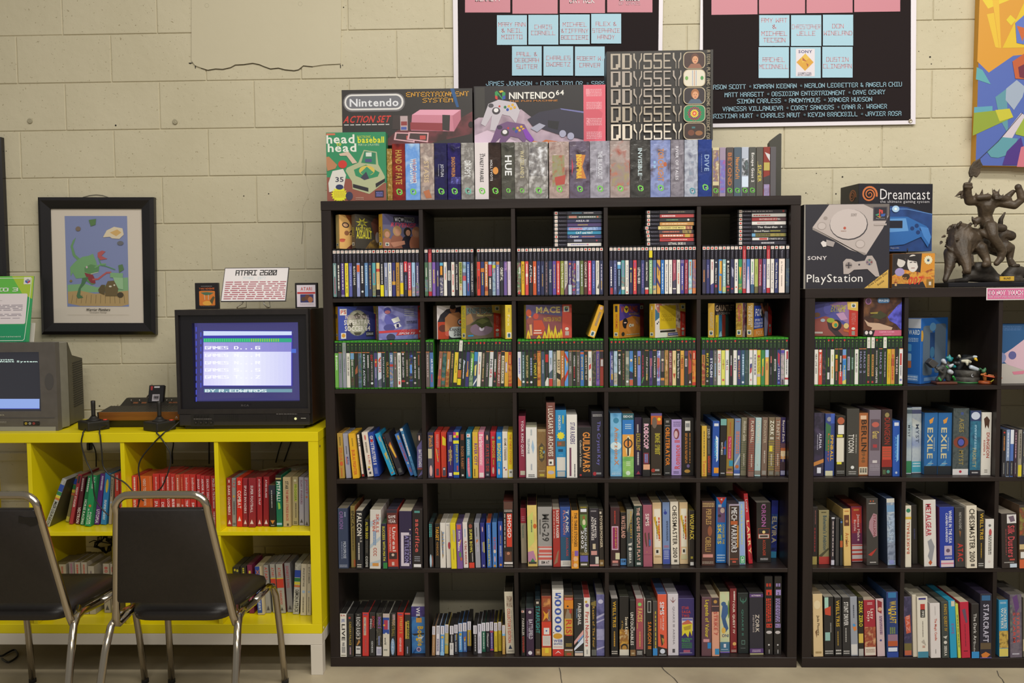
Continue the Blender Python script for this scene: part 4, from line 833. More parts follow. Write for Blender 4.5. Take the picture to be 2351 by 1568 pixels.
box_row('big', 3, 2, SZ[1], (1180, 1110, 7.468), '''
125 225 425 1372 -18|a89a80|5a1a20|r,a3293a,0,27|l,c0808a,14,24,18,76,3|t,TREASURES,5a7a6c,30,54,22,54
240 408 375 1428 -20|c8b05c-d8c070-c0905c-12|3c1d20|p,c0c468,0,20,60,10,70,60,10,70|b,6a7a50,24,44,34,54|e,c0602c,30,38,60,98|p,b07a94,0,76,60,74,90,90,0,92|p,3a7a4a,26,92,50,86,76,92|r,3a3a3a,92,95.5,6,92|r,d0b060,96,99
410 660 405 1420 -8|96928c|4a463c|t,MiG-29,3c3a38,12,58,30,80|b,4a4844,21,46,10,22|r,c8bcb4,66,98,8,98|r,c05a50,66.5,69|r,c05a50,72,77,8,98|r,c05a50,79,82|r,c05a50,85,89|h,IBM AT,2e2c2a,91,96,24,80
672 800 445 1435 -14|9c2d26|a89c88|t,ROCKET RANGER,dcd0c4,2,50,46,86|b,c8b0a4,3,50,14,26|p,8a6a50,10,96,60,74,84,70,60,92
800 978 405 1430 -14|2b4b8c|2c3550|r,27506a,50,89|t,TANK,d4d0c8,5,44,56,84|t,PLATOON,c07a6a,6,46,28,52|t,ACCOLADE,b83a34,51,82,56,78|r,d0ccc0,89.5,99.5|l,8a8a84,91,97,20,86,3
985 1112 465 1472 .|d7912a|2f2a20|t,THE THREE STOOGES,3f2a18,4,62,40,82|b,6a4420,10,56,12,22|p,7a58a0,44,69,96,69,96,78,44,78|c,d8a878,83,34,56|c,d8b080,94,30,56|b,b05030,70,96,10,30
1128 1290 385 1438 -14|3d3a24|39392a|l,a89a34,1,4,14,82,1|r,d8d8dc,5,10,14,80|r,5a7a3c,14,31,8,84|e,d0c8a0,22,32,34,68|e,8a5a30,16,22,34,64|p,5a9a3c,20,31,80,31,50,40|t,BEACH HEAD,c8ccd0,36,76,52,80|t,2002,d4d4d4,40,70,16,46|a,6a6038-8a7a4a-4a4428-40,76,80|r,5a56a0,81,91,4,90|r,c8c0b8,94,97,10,80
1298 1470 430 1440 -12|26222a|3a3a30|l,a8a0a0,3,6,16,78,2|t,UNLIMITED,d4ccc4,17,50,54,76|t,ADVENTURES,d4ccc4,14,54,20,50|r,c0b090,60,69,34,66|r,c08880,72,79,16,80|r,c4c0b0,82,94,62,98|r,c88c88,95,98,0,100
1475 1570 445 1440 -16|2b241f|39362c|r,c8bca8,4,8,20,60|t,POWERMONGER,c8b89c,11,66,24,78|r,7a5c30,87,98|b,b8a88a,91,95,10,90''')
box_row('big', 3, 3, SZ[1], (1390, 1110, 7.468), '''
88 252 410 1425 -6|3d1f22|3e3630|b,b8382c,6,28,40,56|r,c8a8b4,32,72,12,84|r,8a2454,34,70,22,76|t,SPACE QUEST,c8a838,35,69,46,64|r,c8c09a,77,88,52,98|r,c88478,90,94,18,80|l,b0a09a,95,99,18,82,2
258 360 500 1410 -2|231e1b|6a5228|t,WASTELAND,d8a08c,6,48,14,88|r,4f86bc,87,99,0,100|h,IBM,24364e,89,94,14,86
370 485 445 1430 -8|3c4240|34322c|p,8a8674,0,0,100,0,100,6,0,40|t,KING'S QUEST II,b89430,4,50,46,80|b,8a7030,8,40,24,34|p,b8b4a8,20,60,80,58,70,63,20,63|c,c8c4b8,69,26|t,SIERRA,d0ccc0,74,94,30,66
500 645 385 1430 -14|24342e|b8a98c|t,THE GAMES PEOPLE PLAY,d4c0b0,3,90,30,70|t,THE GAMES PEOPLE PLAY,c89080,3.3,89.8,34,66|b,c8c8c0,93,97,14,86
650 808 370 1432 -10|95505f|3a2f38|t,SIMS,dcc8c0,14,34,26,68|b,c05a5a,26,31,70,90|p,5a3a2c,14,46,30,44,44,66,34,68,20,58|p,4a3a3a,54,46,70,44,76,66,60,68|r,4a6a9a,56,66,66,84|r,80425a,80,80.4|c,c89050,76,5,40
820 975 330 1385 -18|d6b98a|9a8a68|r,d8d0b4,10,73,16,90|r,e0d8c0,10.5,72.5,20,86|p,c8a428,10,24,34,22,46,38,80,36,86,62,50,50|b,c0502c,24,62,60,84|b,5a5a40,30,60,40,52|r,dcd4bc,75,85,22,76|r,2c2824,77,82,34,60|l,7a6a4a,87,89,16,88,1
985 1110 325 1390 -10|6f84a8|4e4a44|c,2c3c8a,17,24,40|r,2c3c8a,11,18,30,40|b,3a4a64,30,62,50,80,2|l,b85a6a,69,73,16,84,2|r,44529a,76,99|l,a8b0c8,77,92,14,84,5
1125 1268 315 1395 -18|dbd1bb|a8987c|t,CHESSMASTER 2100,3a342c,6,89,24,80|b,5a544c,92,96,30,84
1275 1445 325 1385 -10|d6b98a|9a8c6c|p,c88a7c,0,26,10,26,14,80,0,90|r,d8d0b4,10,72,16,86|r,e0d8c0,10.5,71.5,19,83|p,c8a428,8,22,32,20,46,36,80,34,86,58,50,48|b,c0502c,22,60,60,84|b,5a5a40,28,58,40,52|r,dcd4bc,74,84,26,76|r,2c2824,76,81,38,62|r,c4bc90,85,92,16,90
1458 1572 468 1425 0|221c18|5a4f20|t,WOLFPACK,cbb43e,6,52,6,90|b,a09434,82,86,10,80|r,c8c4bc,92,98,14,84''')
box_row('big', 3, 4, SZ[1], (1600, 1100, 7.127), '''
75 295 365 1420 6|4c3028|34291f|l,c8a870,2,9,4,94,3|t,PERIPLES,b08a50,12,36,30,72|e,8a5034,38,54,44,78|t,CIBELLI,a8854a,55,78,26,70|r,c08478,82,87,8,86|l,b0a08c,93,97,4,90,2
308 478 300 1375 6|1c6ab0|2e3338|p,c0382c,4,0,96,0,50,11|h,4,e0d4d0,1.5,5,40,62|b,d0ccd0,11,16,12,60|r,6a4a6a,15,38,14,90|e,c8b0a0,16,24,40,84|c,3a2a2a,28,16,34|t,SKIES,d8bf44,41,71,14,52|t,CONQUER THE,c0aa3c,41,71,60,84|l,a8c4d8,86,98,10,90,3
520 692 415 1420 4 s=9a8a90|3d2d26|53484c|r,b0a0b0,0,2,0,100|r,b0a494,0,100,0,6|t,MECHWARRIOR3,c8c4c0,5,78,22,78|r,a85428,27,33,16,84|r,c08030,34,70,80,92|r,a8482c,88,90,10,90|r,b85040,92,95,34,70
695 815 370 1402 -14|8aa2c8|4c463e|r,b0b0ac,0,100,0,8|r,b0b0ac,0,100,92,100|t,Big Birds Special Delivery,d2cf3a,14,68,28,62|b,b8c8a0,4,12,34,60|r,3a9a58,86,98,10,90|t,CBS,d8e0d8,87,97,26,76
830 918 240 1225 -85 y=.055|b3222c|8a241e|l,8a5a50,3,5,14,90,1|t,Leisure,dcb0ac,8,26,30,84|t,LARRY,dcc08a,38,86,20,84|b,2a2224,84,94,60,84
978 1218 385 1370 -8|221e1c|92897a|t,ORION,a45a94,3,40,34,66|l,a8a4a0,2,4,40,64,1|r,a0402c,43,60,10,90|r,2c2628,43.6,52,12,88|c,d8c07a,49,11|r,b8b0a4,53,59,14,86|r,3a2a24,54.5,57.5,22,78|t,ACCOLADE,b8432c,62,88,42,62|l,c8c4c0,92,96,24,78,2
1235 1345 350 1290 30|1f2a7c|2c2c44|r,1d2a86,0,24|a,2a5aa0-22306e-3a70b0-40,24,50|t,ELVIRA,c8b890,28,74,14,88|a,1d1f30-2a3a86-1a1a24-40,74,89|r,3a8aac,89,100,0,96''')
# ---- bottom row
box_row('big', 4, 0, SZ[0], (760, 1320, 7.841), '''
165 285 700 1480 -8|d4cec0|25221f|h,EA,b0504c,2,6,14,84|t,NHL,7a84b0,12,20,20,80|t,LIVE,2a2826,24,62,26,78|t,98,5a5a5a,66,74,30,70|b,7a7a78,76,90,24,80,3|l,8a8a70,94,98,14,90,1
290 408 705 1490 -4|2b2927|201e1c|c,a8382c,9,18,40|t,CAESARS PALACE,b09438,18,72,32,66|b,a8848c,76,94,36,64|r,8a6a30,30,96,94,99
432 552 700 1468 0|272523|22201e|l,b8b4ac,2,4,30,66,1|t,ROAD RASH,c8c4bc,8,52,14,80|t,3,c0b4a0,54,60,14,80|p,b07a3c,20,74,60,60,80,66,40,74|r,c8c4bc,76,94,10,86|r,5a5856,81,84,20,76|r,8a8a86,97,99.5,6,94
562 680 680 1465 0|c23530|24211f|r,7a4a6a,3,6,16,80|r,c8b088,11,52,20,60|t,SONIC SPINBALL,5a4a8a,12.5,51,26,54|t,GENESIS,a05a54,58,92,40,64
690 795 680 1465 0|2b2927|24211f|t,SONIC,b8383c,8,35,46,92|t,SPINBALL,c4c0bc,14,38,10,40|t,GENESIS,b8b8b4,65,92,34,64
812 915 690 1455 0|4e4b42-35322c-6a6656-110|24211f|t,SONIC 2,a04a6c,8,36,30,76|t,SONIC 2,6a58b0,9,35,36,84|b,7a84b0,54,76,34,70|r,c0bcc4,79,99.5,2,98|b,8a88a0,84,96,20,86,3
930 1052 700 1470 0|ccc4b0|24211f|r,b8a89c,0,9|r,2f4a90,9,47|r,a83a4c,15,37,18,76|r,c8ccd4,15,37,80,90|c,c8a040,27,16,20|c,d0ccc0,47,18|t,world,4a4a44,56,72,24,56|r,8a8a7c,83,86,16,70
1065 1170 690 1465 4|2a2826|24211f|b,c0a09c,3,28,34,84,2|t,FOOTBALL,8a7a38,16,54,24,80|e,6a8aa8,58,98,8,80|t,GENESIS,c0c8d0,60,95,24,58
1188 1308 680 1455 0|c83a2c|24211f|r,7a4a6a,3,6,16,80|t,STREETS 2,c8a048,10,48,40,80|t,GENESIS,dcb8b0,58,91,36,66
1325 1435 685 1465 0|2b2927|24211f|r,c04a40,0,4|r,b89440,20,60,10,40|t,SIMPSONS,b8ac38,18,60,46,82|b,8a90a8,78,94,36,66
1445 1710 570 1415 . d=.17|2f5f9c-3f7ab0-27407a-16|c8c0ae|a,34285c-4a3a7a-2a2450-30,0,22|t,WII,dcd8d4,2,20,34,62|r,2c2826,20,24,44,62|r,c89040,24,34,34,74|p,2c2826,0,58,90,56,90,59,20,62|p,c8d4dc,30,68,90,62,60,74|p,1f4a80,4,98,40,86,46,88,16,100|t,Boogie,d8b82c,42,84,30,84|t,Boogie,c89a24,42.5,83.5,34,80|c,b8a8c0,91,17|c,5a4a70,91,11''', 0.145)
box_row('big', 4, 1, SZ[0], (970, 1310, 7.468), '''
158 215 955 1462 8 d=.14|a07850|24211f|r,d2ccd0,0.5,29,2,98|b,5a5a5a,3,27,40,64|b,b89a78,36,90
228 295 950 1455 6 d=.14|d4ced0|24211f|b,5a5a5a,3,27,40,64|b,6a6480,44,86,20,80,2
302 372 950 1462 6 d=.14|5a94c8|24211f|r,d2ccd0,0.5,29,2,98|b,5a5a5a,3,27,40,64|c,d0a83c,38,34|b,c8d4dc,46,90,30,70|r,8ab8d8,88,99
380 445 928 1432 4 d=.14|c8ac50|24211f|r,d2ccd0,0.5,29,2,98|b,5a5a5a,3,27,40,64|a,7aa88c-c8b070-b0a048-40,29,70
465 535 948 1455 0 d=.14|272426|24211f|r,d2ccd0,0.5,29,2,98|b,5a5a5a,3,27,40,64|b,c8c4c0,32,56,34,70|r,cfcac4,58,99|b,7a7a78,64,80,24,70,3
540 610 928 1438 -2 d=.14|34343c|24211f|r,d2ccd0,0.5,29,2,98|b,5a5a5a,3,27,40,64|b,8a9ac0,34,54,20,50|b,c0a840,32,52,50,80|b,b8b4b0,58,92
618 690 905 1402 -8 d=.14|4f90c8|24211f|r,d2ccd0,0.5,29,2,98|b,5a5a5a,3,27,40,64|c,c8a83c,38,34|b,c8d8e0,46,92,24,70,2
695 765 895 1402 -8 d=.14|46659c|24211f|r,d2ccd0,0.5,29,2,98|b,5a5a5a,3,27,40,64|p,c0702c,20,50,80,46,60,60,40,66|c,c8b83c,58,22|b,a8c0d0,66,94
772 840 872 1385 -6 d=.14|2a2628|24211f|r,d2ccd0,0.5,29,2,98|b,5a5a5a,3,27,40,64|r,c8a83c,29,82|b,6a7ab0,36,78,36,70
872 940 940 1450 -6 d=.14|262426|24211f|r,d2ccd0,0.5,29,2,98|b,5a5a5a,3,27,40,64|b,c8c4c0,32,88,36,66
945 1015 920 1425 -4 d=.14|cdc8d0|24211f|b,5a5a5a,3,27,40,64|b,a8a4ac,42,86
1020 1085 895 1400 -6 d=.14|1f5a44|24211f|r,d2ccd0,0.5,29,2,98|b,5a5a5a,3,27,40,64|b,b8c8b8,34,90
1092 1155 890 1398 -8 d=.14|2c292e|24211f|r,d2ccd0,0.5,29,2,98|b,5a5a5a,3,27,40,64|t,Monster,c8c4c0,38,84,24,76
1160 1220 882 1385 -8 d=.14|4a3a72|24211f|r,d2ccd0,0.5,29,2,98|b,5a5a5a,3,27,40,64|r,b04a5a,30,36|b,a8a0c0,38,92|r,b04a5a,92,97
1228 1292 895 1395 -6 d=.14|d0b834|24211f|r,d2ccd0,0.5,29,2,98|b,5a5a5a,3,27,40,64|b,a8902c,46,84
1300 1360 882 1385 -6 d=.14|d0b834|24211f|r,d2ccd0,0.5,29,2,98|b,5a5a5a,3,27,40,64|b,a8902c,42,80
1368 1430 938 1442 -4 d=.14|b8904a|24211f|r,d2ccd0,0.5,29,2,98|b,5a5a5a,3,27,40,64|r,7ab0cc,29,36|b,c8b060,40,80
1445 1605 365 1430 -36|c9bfa6|3a3428|a,7a6250-b8a890-5a4a3c-60,7,25,24,90|t,COLLECTOR'S EDITION,c04a34,27,82,28,66|b,7a7468,30,78,74,80|p,26324a,30,92,50,85,74,92|l,8a8478,94,97,20,90,1''')
box_row('big', 4, 2, SZ[0], (1180, 1310, 7.468), '''
125 198 660 1470 . d=.19|211e1d|2b2c24|r,c0a8a0,3,8,10,80|b,b06040,4,7,10,60|t,PAINKILLER,b8b0a4,20,56,24,76|b,a8382c,58,92,30,76,2
210 348 650 1470 . d=.19|38243a|343a36|c,c0b4b0,8,20|t,BATTLEFIELD,c0b8c0,23,64,34,84|b,7a6a86,26,60,10,24|c,d0ccd0,93,26
368 460 495 1462 . d=.19|1f1d1c|1e2a2e|r,b8ac98,4,8,20,70|t,STARFLIGHT,2f8a86,12,60,10,86|r,7a5a34,88,99,0,96|b,b09a70,92,96,10,90
475 645 438 1465 .|8a3a24|3c2f26|a,b8602c-8a4a30-c88a4a-40,4,18,12,92|p,d89a30,14,24,50,30,86,24,70,32,86,42,50,36,14,42,30,32|t,WARHAMMER,8a7a80,22,42,64,92|r,c43c28,43,84|r,d4cec4,53,64,22,80|c,4a5a9a,58,9|r,cfc8bc,66,83,10,92|l,a8a098,67,81,14,88,7|r,d09a34,84,100|r,a03a2c,84,86|r,d8c034,87,95,34,72
660 858 335 1465 .|d9d4c8|b8b0a0|h,5,37509c,4.5,13,22,82|t,0000,37509c,14,64,20,82|c,5a2a3a,64.5,5,10|e,c8922c,65.5,74,6,88|h,WEB,3f4a90,75,79,10,88|h,GRAPHICS,3f4a90,80,83,10,88|l,c0584c,85.5,87,8,88,1|r,c43128,89.5,100|p,dcd0c8,20,97,50,92,80,97,50,94
862 1022 425 1475 .|6a4a28|37342f|r,b0402c,4,8|l,dcb0a0,5,7,14,86,1|r,cc7e24,8,22|p,8a7860,10,36,34,22,70,26,84,44,40,48|e,a8382c,22,30,56,86|c,2c2824,18,10,40|r,c0983c,38,64,4,90|t,RISK,b8402c,40,75,18,84|r,26211e,66,87|l,b09440,78,84,16,84,3|r,c8c0b8,88.5,90.5,4,92|r,6a5430,91,99|r,a8442c,94,98,26,76
1032 1196 475 1475 .|292827|373734|t,FAERGHAIL,cfcac2,9,46,40,76|b,6a90b0,18,34,24,34|p,cf9c94,0,74,100,54,100,62,0,80|p,cfd4dc,0,86,100,66,100,76,0,90|p,6a94c8,40,73,100,62,100,65,40,76|r,b8bcc0,91,93,6,94|r,c8b4a0,94,98.5,6,94
1200 1312 468 1475 .|d8d2c4|a8403a|c,c09a3c,7,20,36|c,7a5a90,13,30,52|t,First Numbers,b5443c,24,83,22,80|b,a8a49c,88,96,34,66
1330 1420 520 1470 -10|26221e|3a3a30|p,7a6a34,0,3,100,0,100,10,0,8|t,Realm of The Four,b08838,10,84,24,70|r,5a5a54,88,99
1430 1572 412 1465 .|4a4878-6a6894-3a3a68-20|8a8478|e,b8b4c8,8,15,20,86|p,a8a4bc,0,36,100,30,100,33,0,40|p,a8a4bc,0,44,100,39,100,41,0,47|a,8a88a8-9a98b4-7a7898-30,56,74|p,a8a4bc,0,88,100,84,100,86,0,91''')
box_row('big', 4, 3, SZ[0], (1390, 1310, 7.468), '''
98 220 480 1470 .|201d1b|9a9288|t,WELLTRIS,c89a28,5,50,24,70|b,b88a30,57,83,34,60,1|l,b8b0a4,90,97,6,90,2
240 405 445 1455 .|211e1c|35342a|a,c89a40-8a5a24-d8c088-30,56,90|t,Seven Keys,dccdb0,35,64,50,92|t,of Kings,b08a3c,41,58,16,40|e,2c2620,80,92,14,90|e,a87a34,83,92,26,78|r,d0c8b4,90,100
425 520 505 1475 -8|23211f|30302a|t,UNTOUCHABLES,cfc8bc,22,80,6,64|b,b8b0a4,48,54,70,90|r,7a5c38,88,99|b,b0a07c,93,96,10,90
525 652 482 1475 .|994a4f|a8a094|c,7fc060,10,26|t,FACES,c8b058,17,40,20,84|b,b8a048,42,52,10,24|b,b89a4a,57,83,40,64|r,2a2625,87.5,100|l,c8c4bc,90,97,14,84,3
660 690 480 1470 . y=.03|d3cbb8|a09a8c
695 800 485 1475 .|1f1b18|2b2b28|r,b0aca4,4,24,22,84|r,2c2826,5.5,22.5,30,76|t,SARGON III,cc7424,40,87,28,90
812 895 530 1475 -4|44403c|4a483a|b,c0aa34,18,88,46,74|b,a0503c,20,54,20,34|r,2f7cb8,85,98
900 1060 410 1470 -10|d3583c|4a5f84|t,SIMS,d8d4d4,12,33,24,72|t,Livin Large,d8d0cc,35,58,48,72|b,d8c0b4,39,56,30,38|p,3a3028,24,64,64,66,70,78,40,84|p,a8843c,40,70,70,72,60,82|p,242122,0,84,100,88,100,100,0,100|c,c8ccd4,92,28|l,b8b8b8,97,99,10,90,1
1072 1258 405 1460 -8|c9c2c4|a09a98|p,8a5a58,20,8,50,12,80,8,54,14,46,14|r,8a6a68,5,13,47,53|t,QUAKE III ARENA,8a8488,20,82,44,66|r,4a464a,89,95,42,66
1282 1560 478 1462 -8|342a5e|3a2f4c|h,STAR,b83a30,14,19,20,66|h,SAGA,b83a30,21,26,20,76|h,TWO,b83a30,28,33,20,68|r,c8bcb0,34,57,20,90|r,6a68a0,35,39,22,88|p,b8604a,22,43,60,37,88,44,88,46,22,46|p,d0c030,22,46,88,44,84,66,70,56,60,68,40,60,20,66|p,a8902c,30,50,80,46,76,54,36,56|h,CLATHRAN,4a9a4a,69,72,18,84|h,MENACE,4a9a4a,72.5,76,18,70|l,3f8444,77,87,18,84,5|b,b05a70,90,94,20,80,1|r,9a90a8,94.5,95.5,4,84''')
box_row('big', 4, 4, SZ[0], (1600, 1310, 7.468), '''
78 248 455 1470 .|5e3f46|4a3c36|t,Legends of Valour,c8b430,5,68,26,76|r,c0888a,71,76,18,80|r,2478b0,77,87,62,98
258 388 465 1472 -8|cc9378|a89a80|r,3c2d33,0,14|s,b08440,7,30|r,3c2d33,15,24|t,STRIKE 7,b04c40,24,64,26,76|b,a05a4c,30,60,80,92|r,2f80ac,87,97,40,98
395 565 365 1415 -8|cfc089-b8c49a-d0b890-20|3e3a32|c,3a5a82,20,26,40|p,3a5a86,30,20,80,22,90,34,60,44,90,60,60,66,30,52,14,40|e,5a7a3c,14,44,84,100|p,34547c,20,44,60,42,76,62,50,64|e,d0a84a,58,68,16,60|h,ONI,3a4a66,69,74,20,90|r,3f6a84,82,97|r,d0ccd0,85,91,38,62|l,b8c4cc,93,95,10,84,1|r,6a5a9a,97.5,100
572 690 310 1412 -8 s=5a1a1a|7a2428|4a1f20|b,dccabc,4,18,50,80|t,YOUR QUEST IV,dcccb8,18,70,34,72|c,d0a05a,86,28,62|r,b03a2c,90,92,50,84|l,c8b8a4,95,99,14,90,2
705 890 385 1425 -8|1f2524|25231f|e,3c6a58,4,16,20,84|e,1f2524,2,14,26,78|r,3c6a58,10,18,46,54|t,QUAKE II,3f6f60,27,70,32,54|r,5a7a6c,78,85,32,66|r,222a29,79,84,36,62|l,6a706c,90,92,24,70,1
905 1145 380 1445 -8|28262f|2c2824|r,54386a,2,7.5|h,ACTIVISION,d8ccc8,3.5,6,14,82|t,ZORK,c0b4a4,35,64,42,70|t,NEMESIS,9a8f8a,36,64,22,34|r,54386a,90,97|l,c0a8b8,91.5,96,18,80,2|r,a8a078,97.5,100
1165 1305 100 1450 -6|231f1d|332b2a|b,c03a26,9,13,14,84,2|r,c03a26,17,24,18,88|h,1,2a1f1c,20,23.5,42,60|b,c03a26,28,58,14,80,3|r,c03a26,60,65,18,90|h,A-M,2a1f1c,61,64,24,84|e,b8b0ac,69,73,16,90|c,d0ccc8,87,11|b,c0bcb8,93,98,46,60
1320 1448 100 1450 10|231f1d|332b2a|b,9a86b8,9,13,14,84,2|r,9a86b8,17,24,18,88|h,2,2a1f2c,20,23.5,40,64|b,9a86b8,28,58,14,80,3|r,9a86b8,60,65,14,86|h,N-Z,2a1f2c,61,64,20,80|e,b8b0ac,69,73,12,86|c,d0ccc8,87,11|b,c0bcb8,93,98,46,60''')
# ---- the lower shelf
box_row('low', 1, 0, SZ[2], (1820, 880, 3.646), '''
172 258 250 780 8|3a3048-2a2634-4a4058-20|2a2520|t,ALPHA,c0bcc8,32,56,50,76|b,a8a4b0,34,58,30,40|p,b87a3c,0,78,100,72,100,78,0,84|r,d0d0d4,86,95,34,74
265 352 255 775 8|34447a|7a5c40|p,3c6a44,4,14,60,20,50,60,4,60|c,8a8a90,9,24,40|r,3f5aa8,0,16,56,98|t,SPINBALL,d8a830,34,76,56,86|t,Lenny,b85a30,32,78,24,46|r,c8c4a0,92,100,6,84
355 440 275 780 4|28241f|4a4134|c,a85a3c,8,38|r,d4d0c8,15,30,20,84|r,c8bf3a,31,35,10,70|r,cfc8b4,36,76,6,84|r,d0c83a,76,80,10,60|l,8a8a84,90,96,10,90,2
445 552 215 778 8|3c3a34|3f3c30|t,TYCOON,d0ccc0,38,65,14,60|b,8a867a,38,66,70,84|c,d0d0c8,87,14|l,a8a49c,92,98,20,80,2
550 632 250 775 4|9c5c30|5a3c26|r,d0b090,4,10,16,80|t,BERLIN,33241a,11,61,26,84|t,1948,6a4a2c,62,79,30,70|r,c8bca0,86,98,4,96|b,3a3a34,88,95,10,90,3
632 738 225 778 8|756a72|5a5048|r,58484f,14,61,10,90|e,b05a4c,18,26,20,84|t,Great,c0a858,32,43,26,84|b,a8383c,52,57,24,76|r,c0b8b4,76,80,30,70|l,9a9298,82,92,8,92,4
738 836 222 780 4|2f211f|3a1f1c|c,8a7a4a,8,22|t,DUNGEON,8a2c22,12,52,24,80|r,b84430,55,75,4,94|l,8a4a34,57,72,10,90,4|r,8a2620,75,86|r,4a5a3a,90,97,10,40|c,4a8a7a,93,16,64
838 905 315 782 2 d=.15|234f9e|27466e|r,c8ccd4,3,9,20,84|p,8ab8dc,60,26,84,24,80,70,50,74|t,ACROBAT,4a90c8,28,72,26,60|c,b0b8c4,93,16''')
box_row('low', 1, 1, SZ[2], (1820, 880, 3.646), '''
948 992 205 762 8|8a9aac-a8b4b4-6a8a9a-12|2e2a24|r,4a5a62,3,9|t,MYST,3f4a54,26,44,24,70|r,2f7a4c,80,98
994 1080 200 755 4|8492b0-b0b8b8-6a80a0-12|3a3630|r,4a5070,4,10|p,c0c4bc,0,16,100,24,100,36,0,28|t,MYST,4a5668,26,54,40,76|r,3f9aa8,82,98|l,c0d0d0,83,91,10,90,2
1090 1208 248 765 .|1f5c92|2a2620|p,c88a3c,34,12,70,7,60,16,40,18|t,EXILE,c0b48a,24,74,22,64|b,8a98a0,40,62,70,80|p,4a86ac,0,88,60,76,60,84,20,92|r,1e2226,86,100|l,a8a89c,81,83,30,70,1
1210 1326 248 765 .|1f5c92|2a2620|p,c88a3c,34,12,70,7,60,16,40,18|t,EXILE,c0b48a,24,74,22,64|b,8a98a0,40,62,70,80|p,4a86ac,0,88,60,76,60,84,20,92|r,1e2226,86,100|l,a8a89c,81,83,30,70,1
1335 1468 210 768 .|3b4443-4a5250-343c3c-50|33302a|c,3a4a7a,8,10,56|t,AGES,8a7a44,15,36,38,68|e,7a3a28,42,60,2,98|e,2c2438,44,58,26,76|e,4a52a0,46,56,32,70|t,MYST,8a7a44,63,85,38,68|r,cfcac4,91,100,0,100|c,a82c3c,95,9
1478 1572 230 770 .|24506e-2c6a80-1f3c58-24|2c2a28|r,27345a,0,16|e,b8c0cc,2,14,6,90|t,PRIORITY,a09a70,58,88,24,60|b,8ab0c0,22,60,40,60,2|r,26242a,92,100|l,b8b4b0,94,98,20,80,1
1575 1662 245 772 .|d0cabc|4a463c|p,4a3024,20,10,50,6,80,12,70,26,50,20,34,26|t,DUNGEON,a04438,32,72,50,82|t,KEEPER 2,a85a4c,44,68,20,38|l,8a8478,90,96,34,66,2''')
box_row('low', 1, 2, SZ[2], (1820, 880, 3.646), '''
1748 1780 390 785 . d=.14|28262a|211f1e|c,b0302c,6,26|b,c07a3c,14,44|b,8a8a86,70,94,34,66
1782 1812 390 785 . d=.14|7f8fa8|211f1e|b,c8ccd4,6,60|r,2c2a2e,66,98|b,8a8a86,70,94,34,66
1815 1845 390 785 . d=.14|4a6aa8|211f1e|r,d0d4d8,0,30|r,2c2a2e,66,98|b,8a8a86,70,94,34,66
1848 1878 390 785 . d=.14|3a2a36|211f1e|b,b8909a,6,60|b,8a8a86,70,94,34,66
1880 1914 390 788 . d=.14|8a8478|211f1e|b,4a4438,8,60|r,c8b82c,74,98
1917 1948 390 788 . d=.14|3a3a3e|211f1e|c,a8c4cc,6,30|b,a8a070,16,56|b,8a8a86,70,94,34,66''')
box_row('low', 2, 0, SZ[1], (1820, 1100, 3.350), '''
150 190 215 658 4|241d1c|2c2824|b,7a4a44,6,30,40,64|b,8a2c2c,36,78,30,60|r,9a8a4a,86,100,0,90
200 285 240 655 0|8a8058|514936|l,4a462e,2,6,24,72,1|t,Bohemian's Ambition,2f4a52,10,74,40,78|p,4a4630,0,84,90,70,100,72,20,88|r,a83830,86,100
290 320 295 668 4 d=.14|2e2a30|2c2926|r,c8c8cc,0,3|b,b8a8a0,8,80,30,70|r,c0bcc4,88,98
328 356 300 668 2 d=.14|383634|383632
362 386 310 668 2 d=.14|2a2c2c|302e2c|c,4a6a9a,6,40|r,a8542c,46,60|b,5a8a4a,34,46
392 450 228 670 -8|cfae68|2c2420|l,b0602c,3,6,20,80,1|r,5a3424,11,30,10,84|c,a87a48,22,20|t,Avalon,b06a34,42,66,24,76|p,5a4428,30,56,50,54,44,66
452 548 210 640 -6|6c2444|8a3a24|r,a8332a,2,30,6,94|r,8a2a34,30,48,6,94|r,5f2446,48,66,6,94|l,c89a4a,4,9,24,70,1|t,James Make,d4b8b0,14,62,48,78|t,Battle,d0aea8,24,44,24,44|r,b8b0ac,68,99,4,98|r,a8342c,69,71|r,a8342c,77,80|r,a8342c,84,87|r,a8342c,94,98
560 660 150 665 -4|3b3733|4a473e|c,b0502c,4,6,36|c,b0502c,4,6,60|l,c8c0b8,6.5,8.5,20,80,1|p,a07a80,24,34,60,22,90,24,90,56,60,58,20,44|t,STALLION,7a3a3c,24,56,58,80|p,a8332a,10,84,60,78,90,74,60,82,40,86|l,c0b8b0,94,97,26,80,1
730 792 150 665 -10 s=3a4458|9fb0c4-7a8a9c-b8c0c4-40|3f4c64|r,c8c4b4,0,6|r,6f94b4,10,20|t,FLASH,a8b8c8,26,64,24,80|a,5a6478-8a94a4-3f4656-30,66,92|r,8a90c0,92,98,20,80''')
